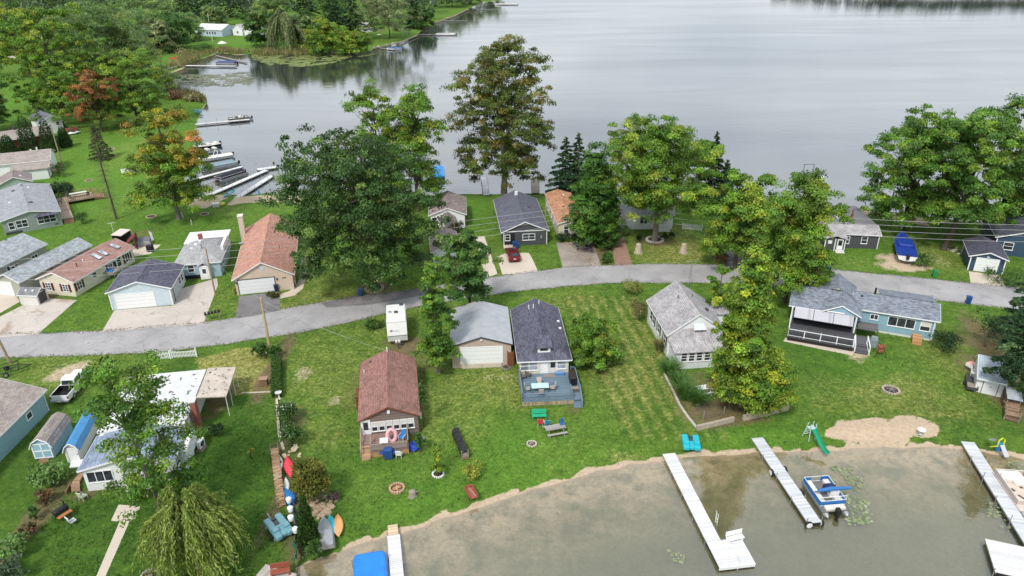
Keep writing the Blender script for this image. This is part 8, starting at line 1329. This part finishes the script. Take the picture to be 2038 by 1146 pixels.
b_ = P(305,486); h_ = up_to(b_, 449); r = thing('flag_pole', 'leaning pole with a narrow white flag beside the hot tub', 'flag', b_); obj('pole', MB().path([(0,0,0),(-.4,0,h_)], .03, 6), STEEL, r); obj('flag', MB().slab([(-.3,-.02,h_*.75),(.15,.1,h_*.62),(.2,.15,h_*.2),(-.05,0,h_*.22)], [(0,1,2,3)], .02), paint((.65,.64,.66), .7, .3, 3), r)
r = thing('clothes_pole', 'white clothes line pole on the lawn', 'pole', P(227,466), .3); obj('post', MB().tube((0,0,0), (0,0,2.1), .05), OFFW, r); obj('crossbar', MB().tube((-.6,0,2.05), (.6,0,2.05), .04), OFFW, r)
r = thing('lawn_statue', 'small white statue at the foot of the fiery maple', 'statue', P(363,434), 0); obj('figure', MB().lathe([(.18,0),(.2,.3),(.12,.6),(.16,.8),(.08,1.0),(.11,1.1),(.02,1.25)], 12), WHITE, r); r = thing('lawn_statue', 'small grey post ornament on the lawn right of the fiery maple', 'statue', P(382,447), 0); obj('figure', MB().lathe([(.13,0),(.1,.4),(.14,.7),(.02,1.0)], 10), paint((.45,.4,.38)), r)
r = thing('beach_umbrella', 'folded blue umbrella on the cove beach', 'umbrella', P(518,400), 0); obj('pole', MB().tube((0,0,0), (0,0,2.6), .03), WHITE, r); obj('canopy', MB().lathe([(.25,1.3),(.2,1.8),(.04,2.5)], 10), paint((.10,.30,.55), .6), r); obj('base', MB().lathe([(.4,0),(.35,.2),(.05,.25)], 10), BLACK, r)
r = thing('cooler', 'white cooler box on the grass by the cove', 'cooler', P(430,411), .4); obj('body', MB().rbox(-.6, .6, -.4, .4, 0, .6, .08), OFFW, r); obj('lid', MB().rbox(-.62, .62, -.42, .42, .603, .72, .08), WHITE, r); r = thing('float_tube', 'yellow round water tube by the cove dock', 'float', P(440,408), 0); obj('tube', MB().path([(.55*math.cos(k*math.pi/6), .55*math.sin(k*math.pi/6), .25) for k in range(13)], .24, 8, False), paint((.60,.52,.08), .4), r); obj('net', MB().lathe([(.01,.2),(.4,.2),(.4,.22),(.01,.22)], 12), DGREY, r)
r = thing('garden_umbrella', 'white round umbrella over a table across the cove', 'umbrella', P(444,96), 0); obj('canopy', MB().lathe([(2.2,2.3),(1.2,3.0),(.05,3.4)], 12), OFFW, r); obj('pole', MB().tube((0,0,0), (0,0,3.3), .08), STEEL, r); r = thing('red_bench', 'red white bench on the small lawn across the cove', 'bench', P(345,121), .1); RW = paint((.45,.10,.06)); obj('seat', MB().box(-1.6, 1.6, -.5, .5, .6, .75), RW, r); obj('backrest', MB().box(-1.6, 1.6, .5, .62, .8, 1.4), RW, r); obj('leg', MB().box(-1.4, -1.2, -.4, .4, 0, .599).box(1.2, 1.4, -.4, .4, 0, .599), OFFW, r)
r = thing('flag_pole', 'tall white flagpole in front of the pale blue lake house', 'flag', P(423,82), 0); obj('pole', MB().tube((0,0,0), (0,0,13), .12, .06), WHITE, r); obj('finial', MB().ball((0,0,13.1), .2), WHITE, r); r = thing('satellite_dish', 'white round dish on a pole on the far lawn', 'dish', P(756,84), 0); obj('dish', MB().lathe([(.05,3.2),(.9,3.5),(1.0,3.7)], 14), WHITE, r); obj('pole', MB().tube((0,0,0), (0,0,3.3), .1), DGREY, r)
r = thing('windmill_ornament', 'white lighthouse ornament on the far lawn by the shrubs', 'ornament', P(731,66), 0); obj('tower', MB().lathe([(1.0,0),(.6,3.5),(.7,3.6),(.5,3.7),(.4,4.4),(.02,5.0)], 12), WHITE, r); obj('lantern', MB().lathe([(.42,3.75),(.42,4.3)], 10), GLASS, r)
